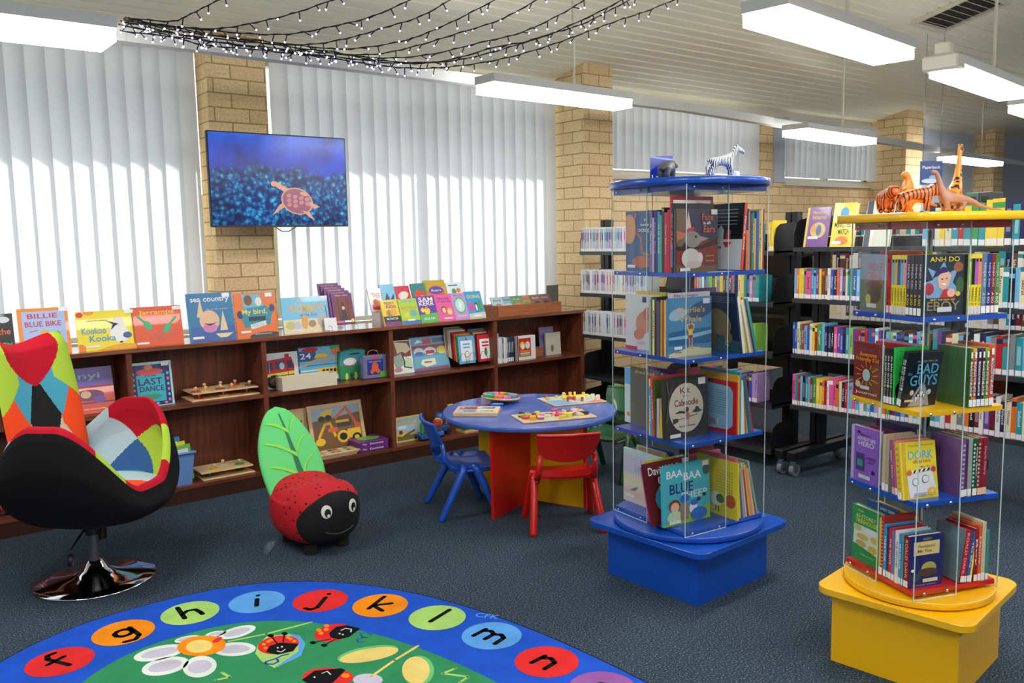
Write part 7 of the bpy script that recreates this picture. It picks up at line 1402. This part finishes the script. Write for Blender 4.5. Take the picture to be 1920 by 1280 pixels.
for k in range(1, 4):
    row(atx(1300, 560, XF).y, ya0 + .12, LA[k], BR, 'b', '%s behind the blue bookstand' % NAMES[k], 'paperbacks behind the blue bookstand', 'library_book', 'library book', (.17, .2), (.018, .028))
row(atx(1452, 420, XF).y + .05, ya0 + .005, LA[0], ['yellow', 'cream', 'orange'], 'b', 'top shelf right of the blue bookstand', 'pale paperbacks right of the blue bookstand', 'library_book', 'library book', (.185, .2), (.010, .014))
row(atx(1300, 420, XF).y, ya0 + .16, LA[0], ['cream', 'grey', 'white', 'teal'], 'b', 'top shelf, behind the blue bookstand', 'paperbacks behind the blue bookstand', 'library_book', 'library book', (.17, .2), (.02, .03))
REST = MB()
S1 = [('light blue', .018, .19), ('orange', .016, .19), ('yellow', .018, .19), ('yellow', .014, .19), ('grey', .014, .19), ('pink', .036, .175), ('teal', .016, .19), ('light blue', .016, .18), ('purple', .02, .19), ('yellow', .016, .19), ('brown', .02, .19), ('brown', .02, .19), ('white', .018, .195), ('blue', .018, .185), ('navy', .022, .185), ('orange', .016, .19), ('lilac', .02, .19), ('navy', .018, .19), ('cream', .014, .19), ('teal', .014, .195), ('green', .018, .195), ('blue', .022, .19), ('light blue', .022, .19), ('orange', .024, .19), ('light blue', .018, .19), ('green', .022, .185), ('red', .02, .185), ('yellow', .014, .185)]
S2 = [('blue', .012, .2), ('blue', .014, .2), ('cream', .02, .205), ('green', .014, .19), ('red', .016, .195), ('light blue', .02, .185), ('blue', .016, .19), ('cream', .02, .2), ('yellow', .014, .19), ('red', .014, .19), ('green', .032, .2), ('light blue', .02, .205), ('navy', .02, .19), ('navy', .02, .19), ('black', .02, .19), ('pink', .02, .19), ('purple', .02, .19), ('blue', .016, .18), ('navy', .02, .19), ('teal', .02, .19), ('lime green', .022, .19), ('purple', .03, .185), ('red', .02, .185)]
S3 = [('pink', .024, .2), ('teal', .016, .2), ('red', .014, .19), ('light blue', .016, .19), ('black', .02, .195), ('teal', .018, .19), ('light blue', .014, .195), ('brown', .02, .19), ('green', .02, .19), ('yellow', .024, .19), ('yellow', .018, .185), ('orange', .014, .18), ('red', .014, .185), ('white', .016, .185), ('pink', .026, .205), ('pink', .02, .2), ('orange', .016, .185), ('cream', .02, .19), ('navy', .02, .19), ('red', .016, .185), ('light blue', .03, .185)]
for k, sq in ((1, S1), (2, S2), (3, S3)):
    row(yb1 - .012, yb0 + .92, LV[k], BR, 'b', '%s of mobile unit near casters' % NAMES[k], 'paperbacks on the mobile shelving', 'library_book', 'library book', (.18, .2), (.018, .026), seq=sq)
    row(1.80, yb0 + .02, LV[k], ['navy', 'maroon', 'white', 'teal', 'orange', 'red', 'cream'], 'b', '', '', '', '', (.19, .225), (.022, .034), into=REST)
    row(yb0 + .888, 1.81, LV[k], ['navy', 'maroon', 'light blue', 'white', 'grey', 'teal', 'orange', 'purple', 'black', 'red', 'cream'], 'b', '%s of mobile unit, right half' % NAMES[k], 'paperbacks at the right end of the shelving', 'library_book', 'library book', (.19, .225), (.022, .034))
row(1.80, yb0 + .1, LV[0], ['yellow', 'red', 'navy', 'cream', 'teal'], 'b', '', '', '', '', (.21, .25), (.026, .04), into=REST)
row(yb0 + .97, 1.81, LV[0], ['yellow', 'red', 'navy', 'green', 'light blue', 'red', 'cream', 'teal', 'navy', 'cream'], 'b', 'top shelf above the yellow bookstand', 'large paperbacks on the top shelf', 'library_book', 'library book', (.21, .25), (.026, .04))
XK, XF = XF, 6.75
for k, z in enumerate((1.5, 1.16, .82)):
    row(4.4, 1.2, z, ['cream', 'grey', 'navy', 'maroon', 'brown', 'teal', 'white'], 'b', '%s of the farther row' % NAMES[k], '', 'library_book', 'library book', (.2, .24), (.03, .05), into=REST)
XF = XK
REST.M = Matrix.Identity(4); o = REST.build('library_book'); tag(o, 'mass of thick books on the farther black shelving behind the nearer row', 'library book', kind='stuff')
# face-out display on the mobile unit's top shelf
def disp(px0, px1, pyt, lb_, c_, art, t=.02, tilt=12, yaw_=0):
    a = atx(px0, 445, XF + .03); b_ = atx(px1, 445, XF + .03); h_ = atx((px0 + px1) / 2, pyt, XF + .05).z - LV[0]
    return book(lb_, abs(a.y - b_.y), h_, t, c_, T(XF + .03, a.y, LV[0]) @ rotz(rad(-90 + yaw_)) @ Matrix.Rotation(-rad(tilt), 4, 'X'), art, name='paperback_book', group='books displayed face out on the mobile shelving')
disp(1506, 1548, 387, 'purple paperback with gold title, displayed on top of the mobile shelving', (120, 70, 150), [('r', 0, 0, .1, 1, (230, 196, 60)), ('t', .56, .86, .6, .1, 'Monkey', (226, 190, 70)), ('t', .56, .75, .6, .1, 'Island', (226, 190, 70)), ('e', .56, .42, .34, .2, (214, 190, 120)), ('e', .36, .46, .12, .1, (226, 150, 60)), ('e', .6, .42, .12, .14, (90, 110, 160)), ('r', .15, .2, .6, .27, (226, 222, 222))])
disp(1556, 1596, 378, 'yellow paperback with a blue blob, displayed on top of the mobile shelving', (240, 218, 40), [('e', .5, .76, .2, .14, (70, 170, 210)), ('t', .48, .5, .76, .12, 'MINUTES', (60, 50, 30)), ('t', .55, .34, .5, .12, 'MATCH', (60, 50, 30)), ('e', .5, .14, .3, .1, (230, 130, 50)), ('r', .06, .06, .5, .13, (230, 230, 230))], t=.035)
disp(1618, 1666, 374, 'pale cream book beside a dark one, half behind the yellow bookstand', (214, 218, 200), [('r', 0, 0, .22, 1, (50, 60, 80)), ('t', .6, .78, .4, .06, 'To Be', (110, 120, 110)), ('t', .6, .66, .5, .06, 'Remembered', (110, 120, 110))])
for i, px in enumerate((1512, 1530)):
    p = atx(px, 445, XF + .14); b = MB(); b.rbox(0, -.04, 0, .08, 0, .235, mat((30, 31, 34), .4), .003); b.art((0, 0, 0), (0, -1, 0), (0, 0, 1), .04, .235, [('r', .3, .82, .7, .86, (110, 112, 116))]); o = b.build('magazine_file')
    o.matrix_world = T(p.x, p.y, LV[0]); tag(o, ('black box file behind the purple displayed paperback, the left one', 'black box file behind the purple displayed paperback, the right one')[i], 'file', 'black box files')
for i, (px, c_) in enumerate(((1808, (70, 100, 90)), (1832, (60, 62, 66)))):
    p = atx(px, 445, XF + SDp + .12); b = MB(); b.rbox(0, -.07, 0, .15, .0, .30, mat(c_, .5), .003); b.art((0, 0, 0), (0, -1, 0), (0, 0, 1), .07, .3, [('r', .2, .8, .8, .92, (26, 30, 34))]); o = b.build('archive_box')
    o.matrix_world = T(p.x, p.y, LV[0] - .001); tag(o, ('grey-green archive box rising behind the top row of paperbacks', 'dark grey archive box rising behind the top row of paperbacks')[i], 'box')
# hanging section sign
p = atx(1746, 324, 8.2); sg = thing('hanging_sign', 'small blue hanging sign reading Paperback', 'sign', T(p) @ rotz(rad(-38)))
b = MB(); b.box(-.105, -.003, -.11, .105, .003, .11, mat((26, 70, 140), .4)); b.art((-.105, -.003, -.11), (1, 0, 0), (0, 0, 1), .21, .22, [('t', .5, .72, .8, .16, 'Paperback', Wc), ('e', .45, .16, .38, .1, (206, 220, 236)), ('e', .6, .32, .2, .08, (150, 180, 216))]); b.build('panel', sg)
b = MB()
for x in (-.08, .08): b.tube([(x, 0, .11), (x, 0, ceil_z(p.y) - p.z)], .002, STEEL, 5)
b.build('hanging_wires', sg)
bpy.context.view_layer.update()
